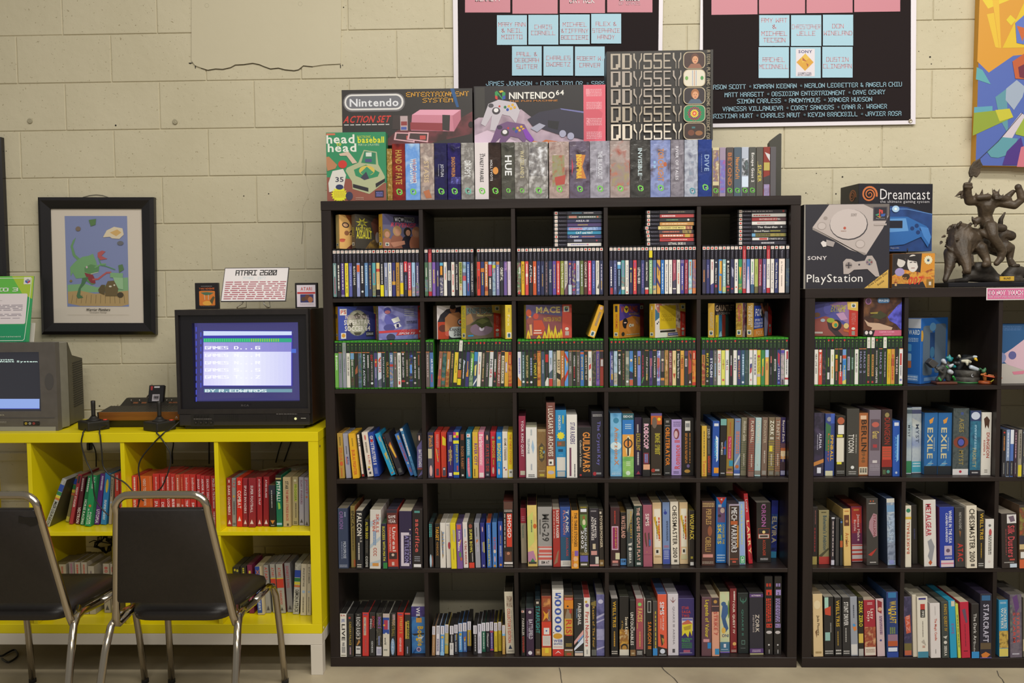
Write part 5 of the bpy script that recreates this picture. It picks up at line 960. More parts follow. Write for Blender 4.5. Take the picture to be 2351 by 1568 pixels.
box_row('low', 2, 1, SZ[1], (1820, 1100, 3.350), '''
860 908 205 680 0|d0c8b2|6a604c|c,2f7a5a,8,36|r,c8a840,18,22|u,BASKETBALL,b0563c,26,78,24,72
918 962 200 655 -8|28241f|2f2d2a|b,3a3a56,40,58
1010 1108 160 675 -8 s=4a4630|cfc9be|544c40|t,METALGEAR,a82c3c,6,54,20,62|r,a82c3c,6,54,16,19|p,8a8a8c,30,62,60,58,86,70,60,96,30,84,44,76|p,b0502c,34,94,50,90,66,94,50,98
1132 1245 215 682 -4 s=5a2f50|1e3590|2f2e4a|t,WHERE IN THE USA,d4d4dc,6,60,62,84|t,CARMEN SANDIEGO,d4d4dc,10,58,40,56|r,b0a0b0,64,80,30,84|c,5a4a60,72,14,56|l,c0c4d4,82,86,34,84,2|r,c8b8b8,88,99,6,96|r,c07a8a,92,94.5,6,96
1250 1328 220 680 -4|343230|423f38|t,NOVALOGIC,9a968e,8,36,40,66|p,8a5a34,40,38,60,40,50,50|t,ATAC,b8342c,60,90,24,80
1338 1420 205 688 -4|d4cab4|8a7e68|t,CHESSMASTER 2100,3a342c,5,90,26,80|b,5a544c,93,97,30,84
1422 1476 245 690 2|24201c|8a7e68|t,WELLTRIS,c09a2c,4,50,30,80|b,a8862c,56,82,40,60|l,b0aca4,90,97,10,84,2
1480 1548 308 692 4|d4cfc4|3c342c|c,6a6a66,13,16|e,b04a4c,20,34,40,74|b,6a665e,32,72,34,74,2|c,c8b8b0,86,14''')
box_row('low', 2, 2, SZ[1], (1820, 1100, 3.350), '''
1608 1728 265 710 -6|2a2220|8a8070|r,cfcac4,2,18,36,98|p,6a5a66,46,6,80,4,90,14,60,16|t,Silk Dusters,b8444a,22,80,40,86|b,7a3c3c,28,76,24,32|r,a8443c,83,86,50,84|l,a8a49c,88,91,14,80,1|r,b8c4cc,92,99,52,98
1742 1830 200 705 0|5a4634|2f2a24|r,3a3430,0,4|a,a8502c-6a4430-8a8a3c-30,4,48|r,34303c,48,62|r,c0a878,62,70|r,d0ccc4,74,84,10,70|r,c05a34,86,100''')
box_row('low', 3, 0, SZ[0], (1820, 1100, 3.350), '''
160 236 885 1368 -8|cbb183|7a6a50|e,d8c49a,10,24,10,80|t,Jade Phoenix,4a3a24,34,66,34,66|p,6a4a2c,20,60,40,56,36,70|l,9a8050,90,96,20,84,1
244 320 905 1362 -6|272422|8f8674|r,9cc0ac,1,22,6,46|p,b8442c,6,20,70,16,70,32,10,30|r,8ab0a4,60,74,8,60|b,8a8680,44,60,60,76|l,b8b4ac,90,97,6,90,2
326 380 910 1362 -6|262321|7a746a|t,WELLTRIS,c09a2c,5,50,20,70|b,a8862c,58,82,34,54|l,b8b4ac,88,98,10,90,2
384 446 910 1362 -4|2b2928|7c776c|t,STUNT DRIVER,d0ccc4,8,48,18,76|b,a8a49c,52,76,34,54|l,b8b4ac,90,97,10,90,2
448 504 905 1362 -10|8f9298|5f5b54|b,4a4e58,14,36,36,60|p,c87a3c,20,48,70,44,90,56,50,58|c,4a8ab8,48,24|r,c8c4bc,80,98,0,90
506 552 910 1360 -6|26221c|3c3a1c|t,ZORK ZERO,c8b82e,6,50,16,84|r,c8ac4a,62,78,6,90|r,a8a49a,88,100,4,90
552 645 930 1362 -10|992531|a89880|l,d8b8b0,4,9,30,74,2|t,Lazy,d8c8b8,16,34,50,84|t,Days,d8c8b8,20,38,22,52|a,a8603c-8a3a2c-c89a6a-40,48,84|r,d0c4b0,84,99,0,96|l,8a6a5c,87,94,8,88,3
650 712 920 1366 -14 s=1f1b18|c0a8a6|29231f|p,8a2c30,20,2,80,6,70,26,20,22|c,c89a7a,18,26,50|b,6a4a6a,30,62,40,76,2|c,4a4a7a,72,14
725 815 868 1372 -6 s=2b4a72|24386a|2a2a2c|r,2f6f9c,1,9,14,84|t,WARCRAFT,c8a838,14,48,26,84|t,II,c8a838,26,34,14,40|b,7a8a4a,54,64,24,76,3|r,8a6a7a,65,82,8,94|r,a8502c,75,83,8,94|r,c8ccd4,85,91,10,90|r,24408a,92,100''')
box_row('low', 3, 1, SZ[0], (1820, 1100, 3.350), '''
850 918 905 1365 -6|43405a-34304a-5a5070-30|2b2522|p,b8543c,10,34,80,30,90,60,30,62|t,BAZ,c8887a,32,58,30,74|r,6a5f34,78,90,0,98|r,b05a3c,90,98,4,94
920 960 890 1370 -10|c4baa4|86806e
960 1045 905 1375 -8|d0c9b6|8f8672|r,3f3a74,2,5,14,84|r,b03a30,12,21,30,74|r,26221e,21,34,30,74|t,1995,c8c4b8,23,33,40,66|b,7a7468,40,66,46,56|p,a8a090,34,74,60,70,80,80|l,b0604a,80,84,44,70,2|r,3a7a8e,90,100
1062 1140 955 1385 -8|cfc7c0|8c8478|b,8a847c,6,22,48,54|t,The Magic Candle,b8503c,28,68,36,66|b,6a645e,84,92,46,54
1148 1206 945 1388 -8|393e3a|4a4a3f|t,KING'S QUEST IV,b08c30,4,52,30,80|p,b8b4a8,16,62,80,60,60,66|c,c4c0b4,72,24|t,SIERRA,c8c4b8,78,96,30,70
1212 1268 935 1380 -18|1f8fb0|2a7f96|r,c8c0a4,1,10,40,92|t,EWE,7a5a8a,40,58,30,70
1270 1296 960 1382 -24 d=.17|b8c04a|8a8a3c|b,5a7a4a,20,80
1300 1368 945 1395 -16|b02038|b0a488|p,5a4a5a,20,14,60,12,80,36,60,38|b,7a1f30,40,80,44,56|l,5a1420,86,89,24,70,1
1375 1435 960 1388 -2|272322|3a3430|t,The Dark Art,b8b4ac,18,72,26,66|t,Studio,a8a49c,72,88,26,50|r,2f80b4,88,100
1452 1545 885 1398 4|23212e|2f2838|r,2f5f86,2,10,12,86|t,STARCRAFT,b0acb8,16,75,26,74|r,5a4a34,76,86,4,94|p,c0702c,10,94,50,90,90,94,60,99,20,99|r,6a5aa0,99,100''')
box_row('low', 3, 2, SZ[0], (1820, 1100, 3.350), '''
1588 1660 930 1370 -4|2f86ac|4a4234|l,b8c8cc,3,7,14,80,2|t,UNCHARTED,cfd0c4,14,50,50,84|t,WATERS,cfd0c4,14,50,20,46|a,8a6a34-c0a04a-4a3c24-40,54,84|r,c8b85a,85,99,0,98
1672 1765 890 1375 -4|544a5a-6a6068-403848-20|5a544c|p,5a3a6a,20,4,60,0,80,20,50,30|t,STREETS,b8544a,28,76,56,80|t,SWARM,b8443a,28,76,24,46|a,6a7a6a-4a4a50-8a8a7a-20,16,60,0,20|l,b8b4bc,92,96,16,76,1
1768 1830 910 1370 0|5a5448|8a8272|b,a89a60,20,70|r,a89a7a,70,90''')
# ================================================================ yellow shelf on white legs
YELLOW = noisemat('yellow_lacquer', 'dcca0a', 'e2d00e', 5, 0.35, 0.0, spec=0.45)
YX, YY, YB = -1.541, -0.077, 0.165
yel, WY, HY = shelf_unit('cube_shelf', YX, 4, 2, 0.39, YELLOW, YELLOW, 'bright yellow cube shelf on white legs carrying two televisions', y0=YY, zb=YB, colw=0.351, base=0.037, top=0.037)
YTOP = YB+HY
WHITEP = mat('cfc8bc', 0.4, gain=False)
uf = empty('leg_frame', (0, 0, 0)); uf.parent = yel
# the white underframe stands on the floor: rails and square legs
mkbox('front_rail', 0, WY, 0, 0.035, -0.045, -0.0005, WHITEP, uf, 0.001)
mkbox('back_rail', 0, WY, 0.35, 0.385, -0.045, -0.0005, WHITEP, uf, 0.001)
mkbox('side_rail', WY-0.035, WY, 0.036, 0.349, -0.045, -0.0005, WHITEP, uf, 0.001)
for lx in (0, WY-0.046):
    for ly in (0.0, 0.339): mkbox('leg', lx, lx+0.046, ly, ly+0.046, -YB, -0.0455, WHITEP, uf, 0.001)
lathe('cam_screw', [(0.005, 0), (0.005, 0.0008)], HOLE, yel, 10, (0, 0, 0)).matrix_local = Matrix.Translation((WY+0.0002, 0.03, HY-0.06)) @ Matrix.Rotation(math.pi/2, 4, 'Y')
lathe('cam_screw', [(0.006, 0), (0.006, 0.0008)], WHITEP, yel, 10, (0, 0, 0)).matrix_local = Matrix.Translation((WY+0.0002, 0.03, 0.012)) @ Matrix.Rotation(math.pi/2, 4, 'Y')
ZU = YB+0.037+0.351+T; ZL = YB+0.037
CAR = dict(cat='game box')
box_row('yel', 0, 1, ZU, (70, 1050, 4.978), '''
160 232 250 800 205 s=4a4630|8f8f8c-b0b0a8-77776f-40|8f8d84|r,2a4a98,12,26,0,100|r,2f7a44,27,34|r,cfc03a,35,40|r,c0703a,40,44|t,MICROSURGEON,26241f,48,98,20,84
388 440 215 745 110|7a7048|4a4438|r,2a4a98,6,18|r,2f7a44,20,28|r,cfc03a,30,36|r,c0703a,37,42|r,b8ac4a,88,99
437 492 195 770 108|9c2f38|7a6448|p,3a2c30,20,4,80,2,80,18,20,18|t,NIGHT STALKER,dccac0,26,66,20,74
500 560 225 770 72|561a26|6a5a44|b,b8a09c,3,30,24,74|t,VECTRON,dcccc4,64,98,14,84
562 612 215 780 94|1c7444|5a5a3c|b,c8d0c0,4,32,20,70|t,HORSE RACING,d4d8cc,48,98,20,80
615 690 205 795 72|1f8a50|7a7452|t,Intellivision,c8d4c4,4,26,36,84|c,c8702c,60,22|t,POKER,d0d8cc,72,96,56,88|t,BLACKJACK,d0d8cc,66,97,18,48
725 790 190 775 72|5e2a78|4a3a4a|b,c8b8d0,4,32,30,84|t,UTOPIA,dcd0dc,70,97,16,84
792 875 180 775 55|2a7cb4|4a4a44|e,c8b040,12,38,30,80|b,c8d4dc,52,90,30,74,2
880 925 195 770 30|a8987c|7a6a50|b,4a4438,10,44,30,70|c,9aa8c0,56,30
965 1018 185 770 -4|bf3a2e|a0382c|b,dcb8ac,4,34,30,80|t,INTELLI,dcc4bc,50,92,24,76
1020 1070 185 770 -2|bf3a2e|a0382c|b,dcb8ac,4,40,30,80|b,dcb8ac,46,92''', 0.145)
box_row('yel', 0, 2, ZU, (290, 1040, 4.978), '''
80 140 262 860 .|c43c30|a03428|b,e0c0b4,3,32,30,76|b,e0c0b4,46,90,20,70,2
150 310 270 860 .|cc5c20|c05a28|t,VIDEO TOUCHDOWN,e0c4b0,4,56,36,56|r,d8a078,0,100,88,90
318 392 240 860 .|c03228|9c3426|t,Intellivision,dcb4a8,6,32,40,70|t,SPACE BATTLE,e0ccc4,50,92,20,70
398 460 240 860 .|bd2e26|9c3426|t,Intellivision,dcb4a8,6,30,40,80|t,DEADLY,e0ccc4,52,86,20,70
465 516 235 860 .|c03a2c|a03a2a|b,dcb4a8,6,32|t,LOCK N CHASE,e0ccc4,46,92,24,80
518 572 242 860 .|bb3128|9c3426|t,Intellivision,dcb4a8,6,32,30,74|b,e0ccc4,46,92,24,80,2
576 630 250 860 .|b84a30|8a4a30|b,d8b49c,6,34|t,SEA BATTLE,e0ccbc,54,92,20,76
632 668 245 860 .|b8301f|9c3426|b,c8805a,6,34|t,SNAFU,e0ccc4,56,88,24,76
670 740 248 860 .|c4382e|a03428|t,Intellivision,dcb4a8,6,32,30,70|t,TRIPLE ACTION,e0ccc4,48,92,24,64
742 806 248 860 .|bb2f26|9c3426|t,Intellivision,dcb4a8,6,32,30,76|t,SKIING,e0ccc4,52,84,24,70
818 860 250 860 .|b42c2c|963028|t,SHARP SHOT,e0ccc8,8,46,20,78
862 910 262 860 .|b63230|963028|t,ARMOR BATTLE,e0ccc8,6,54,24,76
915 972 265 860 .|ad2c2c|963028|t,DEADLY DISCS,e0ccc8,6,46,30,74|b,d8b0ac,48,62|b,d8b0ac,70,96
978 1040 265 862 .|ad2c2c|963028|t,MAZE-A-TRON,e0ccc8,5,46,30,74|b,d8b0ac,48,62|b,d8b0ac,68,96''', 0.145)
box_row('yel', 0, 3, ZU, (500, 1030, 4.717), '''
72 140 318 845 -8|8a272a|6a2c28|b,d8b8b4,4,10|t,DARK CHAMBERS,dcc8c4,16,76,24,70|p,d8c4c0,50,86,80,95,20,95
145 202 320 845 -6|858583|6a6a66|t,TAZ,b83a38,4,20,20,80|c,b8943c,38,26|b,4a4a48,48,76|l,3a3a3a,92,97,16,84,2
205 268 318 850 -4|c4271e|b0341f|t,01,dcc4b8,6,14,24,74|t,COMBAT,e0d0c4,26,62,16,80|p,dcc4bc,50,78,80,88,20,88
272 326 322 850 -2|8a252c|6a2c28|t,SPACE INVADERS,d8c4c0,15,72,26,74|p,d8c4c0,50,85,80,94,20,94
330 410 322 855 0|8c252b|6a2c28|t,SUPER FOOTBALL,d8c4c0,15,70,30,68|p,d8c4c0,50,84,76,93,24,93
424 482 310 845 -8|962428|7a2c28|t,ATARI MOUSE TRAP,d8c4c0,4,56,36,74|p,d8c4c0,50,86,80,95,20,95
492 556 306 845 0|871d22|6a2426|t,ATARI SOLARIS,d8c4c0,6,42,34,66|p,d8c4c0,50,86,80,95,20,95
560 632 398 850 . d=.1|211e1c|5a4c34|r,2c2b34,0,22|b,a8a49c,12,54,34,54|p,c07a30,14,84,86,84,50,93|l,a8a49c,95,98,24,76,1
637 700 290 850 .|17684a|24221e|r,24221e,0,11|r,a89a5c,5,8|t,PITFALL!,dcdcd0,12,50,16,80|p,8ab84a,30,52,70,54,80,64,40,66|r,8ab4cc,92,96,4,96
708 792 312 850 -6|b09b72|8f8160|t,STAR,2c2824,8,24,30,74|t,THE EMPIRE STRIKES BACK,a84a40,25,88,40,72|b,4a4438,93,98,44,80
808 872 305 835 -4|a2946a|857a58|c,c8c4a0,8,22|r,a8b048,15,50,34,84|t,FROGGER,5a6a2c,16,49,40,78|b,5a5440,54,84,50,74|l,4a4438,91,97,24,84,2
880 936 310 835 -4|9c97a0|857f80|t,SCARY WARRIORS,7a4a5a,6,56,30,74|p,4a464a,50,86,80,94,20,94
940 990 315 840 -6|96929a|857f80|t,JOUST,9a4a5a,4,34,20,80|c,b06a4a,40,24|p,4a464a,50,90,80,98,20,98''', 0.15)
box_row('yel', 1, 3, ZL, (500, 1220, 4.265), '''
112 170 352 800 -26|2c2b27|4a4638|c,c8b838,6,22|b,a8a03c,14,60
178 238 350 800 -26|2b2a28|46443a|c,b8b040,8,24|b,8a8a80,20,70
242 302 345 800 -24|2c2b28|46443a|b,b8b03a,3,40
308 358 330 805 -24|7a2448|6a3444|r,c8b83a,12,20,30,70|b,c88aa0,30,80
392 462 345 820 -32|c2b390|b8ac8c|r,2c4c9a,0,96,0,70|t,X-1,c0702c,6,26,14,60|b,c8ccd4,40,90,16,54,2
470 522 332 802 -30|97938a|7a7468|t,ATARI,b84c3c,4,30,20,80|p,4a464a,50,84,80,94,20,94
540 592 322 800 -35|a09c90|85807a|t,ATARI,b84c3c,7,25,24,76|r,c43a28,30,48|r,c8b83c,28,30|t,KANGAROO,b84c3c,54,86,30,70
598 668 322 805 -35 s=6a3028|a09c90|85807a|t,ATARI,b84c3c,7,25,24,70|r,c43a28,30,48|r,c8b83c,28,30|t,KANGAROO,b84c3c,54,82,30,66|p,4a464a,50,87,70,94,30,94
682 740 312 795 -34|8a8684|726c66|t,DONKEY KONG,a84a50,6,50,24,70|p,4a464a,50,85,80,94,20,94
735 795 310 815 22 s=3a2c20|9a988c-b8b4a8-7f7d70-40|8a8878|r,26449a,14,28|r,2c7444,29,36|r,cfc03a,37,42|r,c0703a,43,47|t,DEMON ATTACK,2a2824,52,96,24,84
807 866 320 825 8|c8bda4|8a8068|t,SPACE SPARTANS,4a463c,8,44,34,64|c,9ab0c8,54,26|b,6a6454,64,94,34,60
870 912 322 825 4|c4b9a0|8a8068|t,B-17 BOMBER,4a463c,6,38,34,64|c,9ab0c8,54,26|b,6a6454,64,94,34,60''', 0.14)
box_row('yel', 1, 1, ZL, (70, 1220, 4.268), '''
205 282 335 815 -30|a89c82|6a5f40|t,O,a0503c,3,12,24,80|b,8a5a4a,20,80
300 372 325 815 -28|a39880|6a5f40|b,a0604c,4,20,30,70|b,8a5a4a,30,80
395 448 302 815 -24|8a7f78|6a5f40|b,a0607a,3,22|b,6a5a5a,30,80
452 508 305 815 -24|a89d88|6a5f40|b,b04c3c,4,30|b,8a5a4a,34,80
514 572 305 815 -22|a59a86|6a5f40|b,b0604c,4,22|b,8a5a4a,34,80
578 640 342 815 -20|a89d88|6a5f40|b,8a5a4a,34,80|b,6a5a5a,10,30
724 788 318 800 -18|a89d88|6a5f40|t,80,b8443c,6,18,24,76|p,4a464a,50,84,80,94,20,94
792 850 318 800 -16|a89d88|6a5f40|t,8,b8443c,6,18,24,76|p,4a464a,50,84,80,94,20,94''', 0.145)
# a second rank of boxes stands behind the red ones and the grey ones
def rear_rank(x0, x1, Y, z, h, cols, wh, n):
    for i in range(n):
        a = x0+(x1-x0)*i/n; w_ = (x1-x0)/n-0.001; c = cols[i % len(cols)]
        hh = h+random.uniform(-0.004, 0.004)
        o = mkbox('game_box', 0, w_, 0, 0.135, 0, hh, mat(c), None, 0.0008); o.location = (a, Y, z+EPS)
        tag(o, f"{cname(c)} game box, {ORD[i]} from left in rear rank, {wh}", 'game box', f"rear rank of boxes, {wh}")
lo, hi = cell('yel', 2); rear_rank(lo+0.05, hi-0.002, 0.115, ZU, 0.192, ['7d7462', '85796a', '6f6656'], where('yel', 0, 2), 10)
lo, hi = cell('yel', 3); rear_rank(lo+0.02, hi-0.002, 0.125, ZL, 0.178, ['6a5f50', '7a6e5e', '5d5446'], where('yel', 1, 3), 11)
lo, hi = cell('yel', 3); rear_rank(lo+0.01, hi-0.002, 0.125, ZU, 0.170, ['7a6a50', '84745a', '6b5a48'], where('yel', 0, 3), 9)
def lying(px, py, Y, z, l, w_, h, c, yaw, label, el=None):
    a = at(px, py, Y); o = mkbox('game_box', -w_/2, w_/2, 0, l, 0, h, mat(c), None, 0.0008)
    o.location = (a[0], Y, z); o.rotation_euler = (0, 0, yaw); tag(o, label, 'game box')
    A = Art(w_*0.98, h); spec_art(A, el or ['b,c8b0a0,30,70,10,90']); A.build('end_print', o)
lying(600, 1075, 0.13, ZU+0.176, 0.125, 0.042, 0.018, '8a7f5c', -0.5, 'small olive box lying on the rear boxes, yellow shelf upper row column four')
lying(640, 1066, 0.13, ZU+0.176, 0.13, 0.03, 0.022, '6a1c24', -0.45, 'maroon box lying on the rear boxes, yellow shelf upper row column four', ['a,b87a8a-6a1c24-3a2a2c-60,6,94'])
lying(668, 1072, 0.13, ZU+0.176, 0.11, 0.05, 0.03, '77705e', -0.5, 'beige box lying askew on the rear boxes, yellow shelf upper row column four', ['b,a8503c,30,70,10,40'])

# ================================================================ boxes with printed covers
def cover_box(org, box, Y, z, d, body, label, name='game_box', cat='game box', group=None, yaw=0.0, faces=None, hfix=None):
    X0, Y0 = org[0]+box[0]/org[2], org[1]+box[1]/org[2]; X1, Y1 = org[0]+box[2]/org[2], org[1]+box[3]/org[2]
    ym = (Y0+Y1)/2
    a, b = at(X0, ym, Y), at(X1, ym, Y)
    w_ = (b[0]-a[0])/math.cos(yaw); h = hfix or at((X0+X1)/2, Y0, Y)[2]-z
    o = mkbox(name, -w_/2, w_/2, 0, d, 0, h, colour(body), None, 0.0012, {k: colour(v) for k, v in (faces or {}).items()})
    o.location = ((a[0]+b[0])/2, Y, z+EPS); o.rotation_euler = (0, 0, yaw)
    tag(o, label, cat, group)
    return o, Art(w_*0.996, h*0.996, box)
# ---- sealed boxes standing on the large shelf
ZT = HB
def logo(A, x, y, s, c):
    """split bracket emblem"""
    A.poly([(x-s, y-s*.5), (x-s*.4, y-s), (x+s*.5, y-s*.75), (x+s*.45, y-s*.4), (x-s*.3, y-s*.6), (x-s*.55, y-s*.35), (x-s*.4, y+s*.45), (x-s*.1, y+s*.65), (x-s*.15, y+s), (x-s*.75, y+s*.6)], c)
    A.poly([(x+s, y+s*.5), (x+s*.4, y+s), (x+s*.02, y+s*.95), (x+s*.05, y+s*.6), (x+s*.3, y+s*.6), (x+s*.55, y+s*.35), (x+s*.4, y-s*.3), (x+s*.6, y-s*.7), (x+s*.8, y-s*.5)], c)
    A.ell(x-s*.12, y-s*.12, s*.2, s*.2, '1c1a1a', 8); A.ell(x+s*.2, y+s*.2, s*.18, s*.18, 'd8d4c8', 8)
def wrapmat(cols, sc):
    m = art(f"{cols}-{sc}")
    b = m.node_tree.nodes['Principled BSDF']; b.inputs['Roughness'].default_value = 0.16
    n = [x for x in m.node_tree.nodes if x.type == 'TEX_NOISE'][0]
    bp = m.node_tree.nodes.new('ShaderNodeBump'); bp.inputs['Strength'].default_value = 0.5; bp.inputs['Distance'].default_value = 0.01
    m.node_tree.links.new(n.outputs['Fac'], bp.inputs['Height']); m.node_tree.links.new(bp.outputs['Normal'], b.inputs['Normal'])
    return m
O1 = (730, 180, 4.521); O2 = (1240, 100, 3.918)
SEAL = [
 (O1, 716, 770, 690, 'a8843c-8a6a2c-c0a058-60', 'gold textured', []),
 (O1, 772, 905, 668, '641f1f-8a2c22-4a1a1c-16', 'dark red', [('t', 'HAND OF FATE', 'b89440', 730, 1075, 805, 872)]),
 (O1, 907, 1058, 664, '86aede-6a98d4-b0cce8-16', 'sky blue', [('t', 'WILDFLOWER', 'd8dcd8', 815, 1070, 955, 1025), ('t', 'WILDFLOWER', 'a85a6a', 820, 1060, 985, 1015)]),
 (O1, 1062, 1205, 664, 'b8a294-8f8078-d0c0b0-22', 'silvery beige', [('t', 'STASIS', 'c8b08a', 840, 1060, 1100, 1150), ('p', 'b06a44', [(1090, 1150), (1150, 1130), (1180, 1215), (1120, 1220)])]),
 (O1, 1208, 1340, 672, '1f1c2c-282650-1c1a22-14', 'near-black navy', [('t', 'JOTUN', 'b8b8c0', 880, 1005, 1265, 1305), ('b', '8a8a94', 880, 1000, 1245, 1258)]),
 (O1, 1345, 1480, 672, '1f1a46-2c2460-17152c-18', 'deep violet', [('t', 'SHADOWRUN', 'c8863a', 810, 1005, 1385, 1425), ('a', '6a6ac0-2a2460-4a4a9a-60', 1010, 1080, 1380, 1480)]),
 (O1, 1486, 1620, 666, '9a968e-7a7670-c0bcb4-26', 'silver shrink-wrapped', [('t', 'DROPSY', 'd8d8d4', 845, 1010, 1520, 1585)]),
 (O1, 1628, 1770, 664, 'd6ccc8', 'white', [('t', 'STANLEY PARABLE', '2c2a2c', 775, 1060, 1680, 1720), ('t', 'THE', '3c3a3c', 772, 800, 1722, 1738)]),
 (O1, 1772, 1900, 664, '2c2422-3a2c26-241e1e-16', 'dark brown', [('t', 'HOLLYVOTS', 'd0ccc8', 838, 1050, 1788, 1812), ('e', 'd08a3c', 910, 985, 1815, 1872)]),
 (O1, 1903, 2040, 664, '45443c-55544a-35342e-18', 'dark olive grey', [('t', 'HUE', 'dcdcd8', 795, 998, 1940, 2012)]),
 (O1, 2042, 2185, 655, '8e8a84-6f6a62-b8b4aa-24', 'foil grey', [('t', 'WASTELAND 2', 'c0b48a', 740, 1020, 2100, 2140)]),
 (O1, 2187, 2388, 650, 'a8a49e-7c7872-d0ccc6-26', 'broad plain silver foil', [('a', 'd8d8d8-8a8682-4a464a-40', 700, 1000, 2190, 2380)]),
 (O2, 80, 260, 874, '96837a-b09a90-7a5a54-24', 'brownish silver foil', [('a', 'a0604a-8a8a60-96837a-40', 990, 1260, 110, 220), ('p', 'a8483c', [(130, 1180), (230, 1160), (220, 1240), (140, 1250)])]),
 (O2, 263, 445, 874, '5c5058-6a6070-3a2c34-20', 'dark plum foil', [('p', 'c07a34', [(320, 985), (410, 990), (380, 1090), (415, 1195), (325, 1190), (340, 1090)]), ('t', 'INSOMNIA', 'd8b838', 985, 1195, 325, 375), ('p', 'b03a4a', [(285, 1010), (300, 1090), (285, 1170)])]),
 (O2, 448, 626, 874, '87838a-a09ca4-6a666c-22', 'pale grey foil', [('t', 'THE BLACKOUT', 'c8c8cc', 960, 1200, 520, 560), ('b', 'b0b0b8', 1030, 1190, 500, 515)]),
 (O2, 629, 808, 872, '8f8078-a89890-a05a4c-20', 'grey and rust foil', [('a', 'b06a50-8f8078-9a8a60-30', 1060, 1260, 640, 800)]),
 (O2, 811, 990, 870, '34322f-4a4844-2a2827-20', 'black foil', [('t', 'INVISIBLE', 'b8c8c8', 935, 1175, 880, 918), ('t', 'INC', '8a9090', 1180, 1215, 895, 915)]),
 (O2, 992, 1172, 874, '6f7aa4-8a94bc-5a5058-20', 'blue foil', [('t', 'TORCHLIGHT', 'c07a3c', 945, 1225, 1060, 1112), ('t', 'II', '8ab0d0', 1050, 1110, 1020, 1040), ('e', 'b05a30', 1060, 1100, 1110, 1140)]),
 (O2, 1175, 1294, 872, '6a646a-8a848a-504a50-22', 'grey-mauve foil', [('t', 'RIVER OF TALES', 'd0ccd0', 925, 1215, 1218, 1244)]),
 (O2, 1298, 1419, 878, '8a8c98-b0b4bc-6a6c7c-22', 'bright silver foil', [('a', '5a8a9a-8a8c98-b0b4bc-30', 1060, 1200, 1340, 1385)]),
 (O2, 1422, 1545, 878, '24346a-2c3f80-1e2a50-14', 'navy blue', [('t', 'DIVE', '8aa0c0', 1005, 1145, 1478, 1520), ('b', '5a6a9a', 1000, 1150, 1445, 1460)]),
]
for i, (og, x0, x1, yt, cols, word, els) in enumerate(SEAL):
    yb = 1238 if og is O1 else 1364
    body = wrapmat(cols.rsplit('-', 1)[0], cols.rsplit('-', 1)[1]) if '-' in cols else cols
    o, A = cover_box(og, (x0, yt, x1, yb), 0.018+random.uniform(0, .002), ZT, 0.19 if i else 0.15, body,
                     f"{word} sealed game box, {ORD[i]} from left, top of the large shelf", group='sealed game boxes on top of the large shelf', hfix=0.2185 if i else 0.2)
    A.q = (x0, yt, x1, yb)
    for e in els:
        if e[0] == 't': A.text(e[1], e[5], e[3], e[6], e[4], e[2], rot=1)
        elif e[0] == 'b': A.dashes(e[4], e[2], e[5], e[3], e[1], 1, True)
        elif e[0] == 'a': A.rect(e[4], e[2], e[5], e[3], art(e[1]))
        elif e[0] == 'e': A.ell((e[4]+e[5])/2, (e[2]+e[3])/2, (e[5]-e[4])/2, (e[3]-e[2])/2, e[1])
        elif e[0] == 'p': A.poly(e[2], e[1])
    if i:
        s_ = 34 if og is O1 else 28
        ly = (1150 if og is O1 else 1282); lx = (x0+x1)/2+4
        if i not in (3, 18, 19): logo(A, lx, ly, s_ if i not in (9, 10) else 24, '6fc04a' if i != 6 else '6ab09a')
        if i == 19: logo(A, lx+10, 1312, 28, '4a8a96')
    A.build('spine_print', o)
SMALL = [(1551, 1611, 938, 'c8bc94', 'cream', [('a', 'c8bc94-8a6a5a-6a6a9a-60', 960, 1230), ('r', '4a3c34', 1265, 1364)]), (1615, 1670, 930, '9a8a9a', 'mauve', [('a', 'a05a8a-6a6ab0-9a8a9a-50', 1040, 1330)]),
 (1675, 1740, 940, '57504c', 'charcoal', [('t', 'BEYOND', 'b06a3c', 985, 1270), ('b', '8a3a3a', 1000, 1200)]), (1744, 1810, 932, '54606a', 'slate', [('t', 'NeuroCraft', 'c8823a', 1020, 1210)]),
 (1813, 1876, 932, 'b0b6c0', 'silver-white', [('a', '5a6a6a-3a3a3c-c8ccd0-60', 1030, 1180), ('r', 'c8d4e4', 1190, 1280), ('r', '3c3a3a', 1285, 1364)]), (1880, 1942, 936, '55554f', 'dark grey', [('t', 'Escape Goat 2', 'd8d4cc', 985, 1240)]),
 (1946, 2006, 936, '5c5850', 'grey-brown', [('t', 'SUPER', 'c0b048', 1090, 1240), ('b', 'b8a850', 1060, 1230)]), (2009, 2068, 936, '8a4038', 'red and grey', [('p', 'c8c4c0', [(2020, 980), (2066, 1000), (2066, 1060), (2040, 1020)]), ('r', 'b0a050', 1070, 1140), ('p', '3a3436', [(2009, 1200), (2068, 1180), (2068, 1260), (2009, 1300)]), ('a', '9a8ab0-8a7a9a-6a5a7a-40', 1260, 1364)]),
 (2071, 2122, 932, '5f5b5c', 'plain grey', [])]
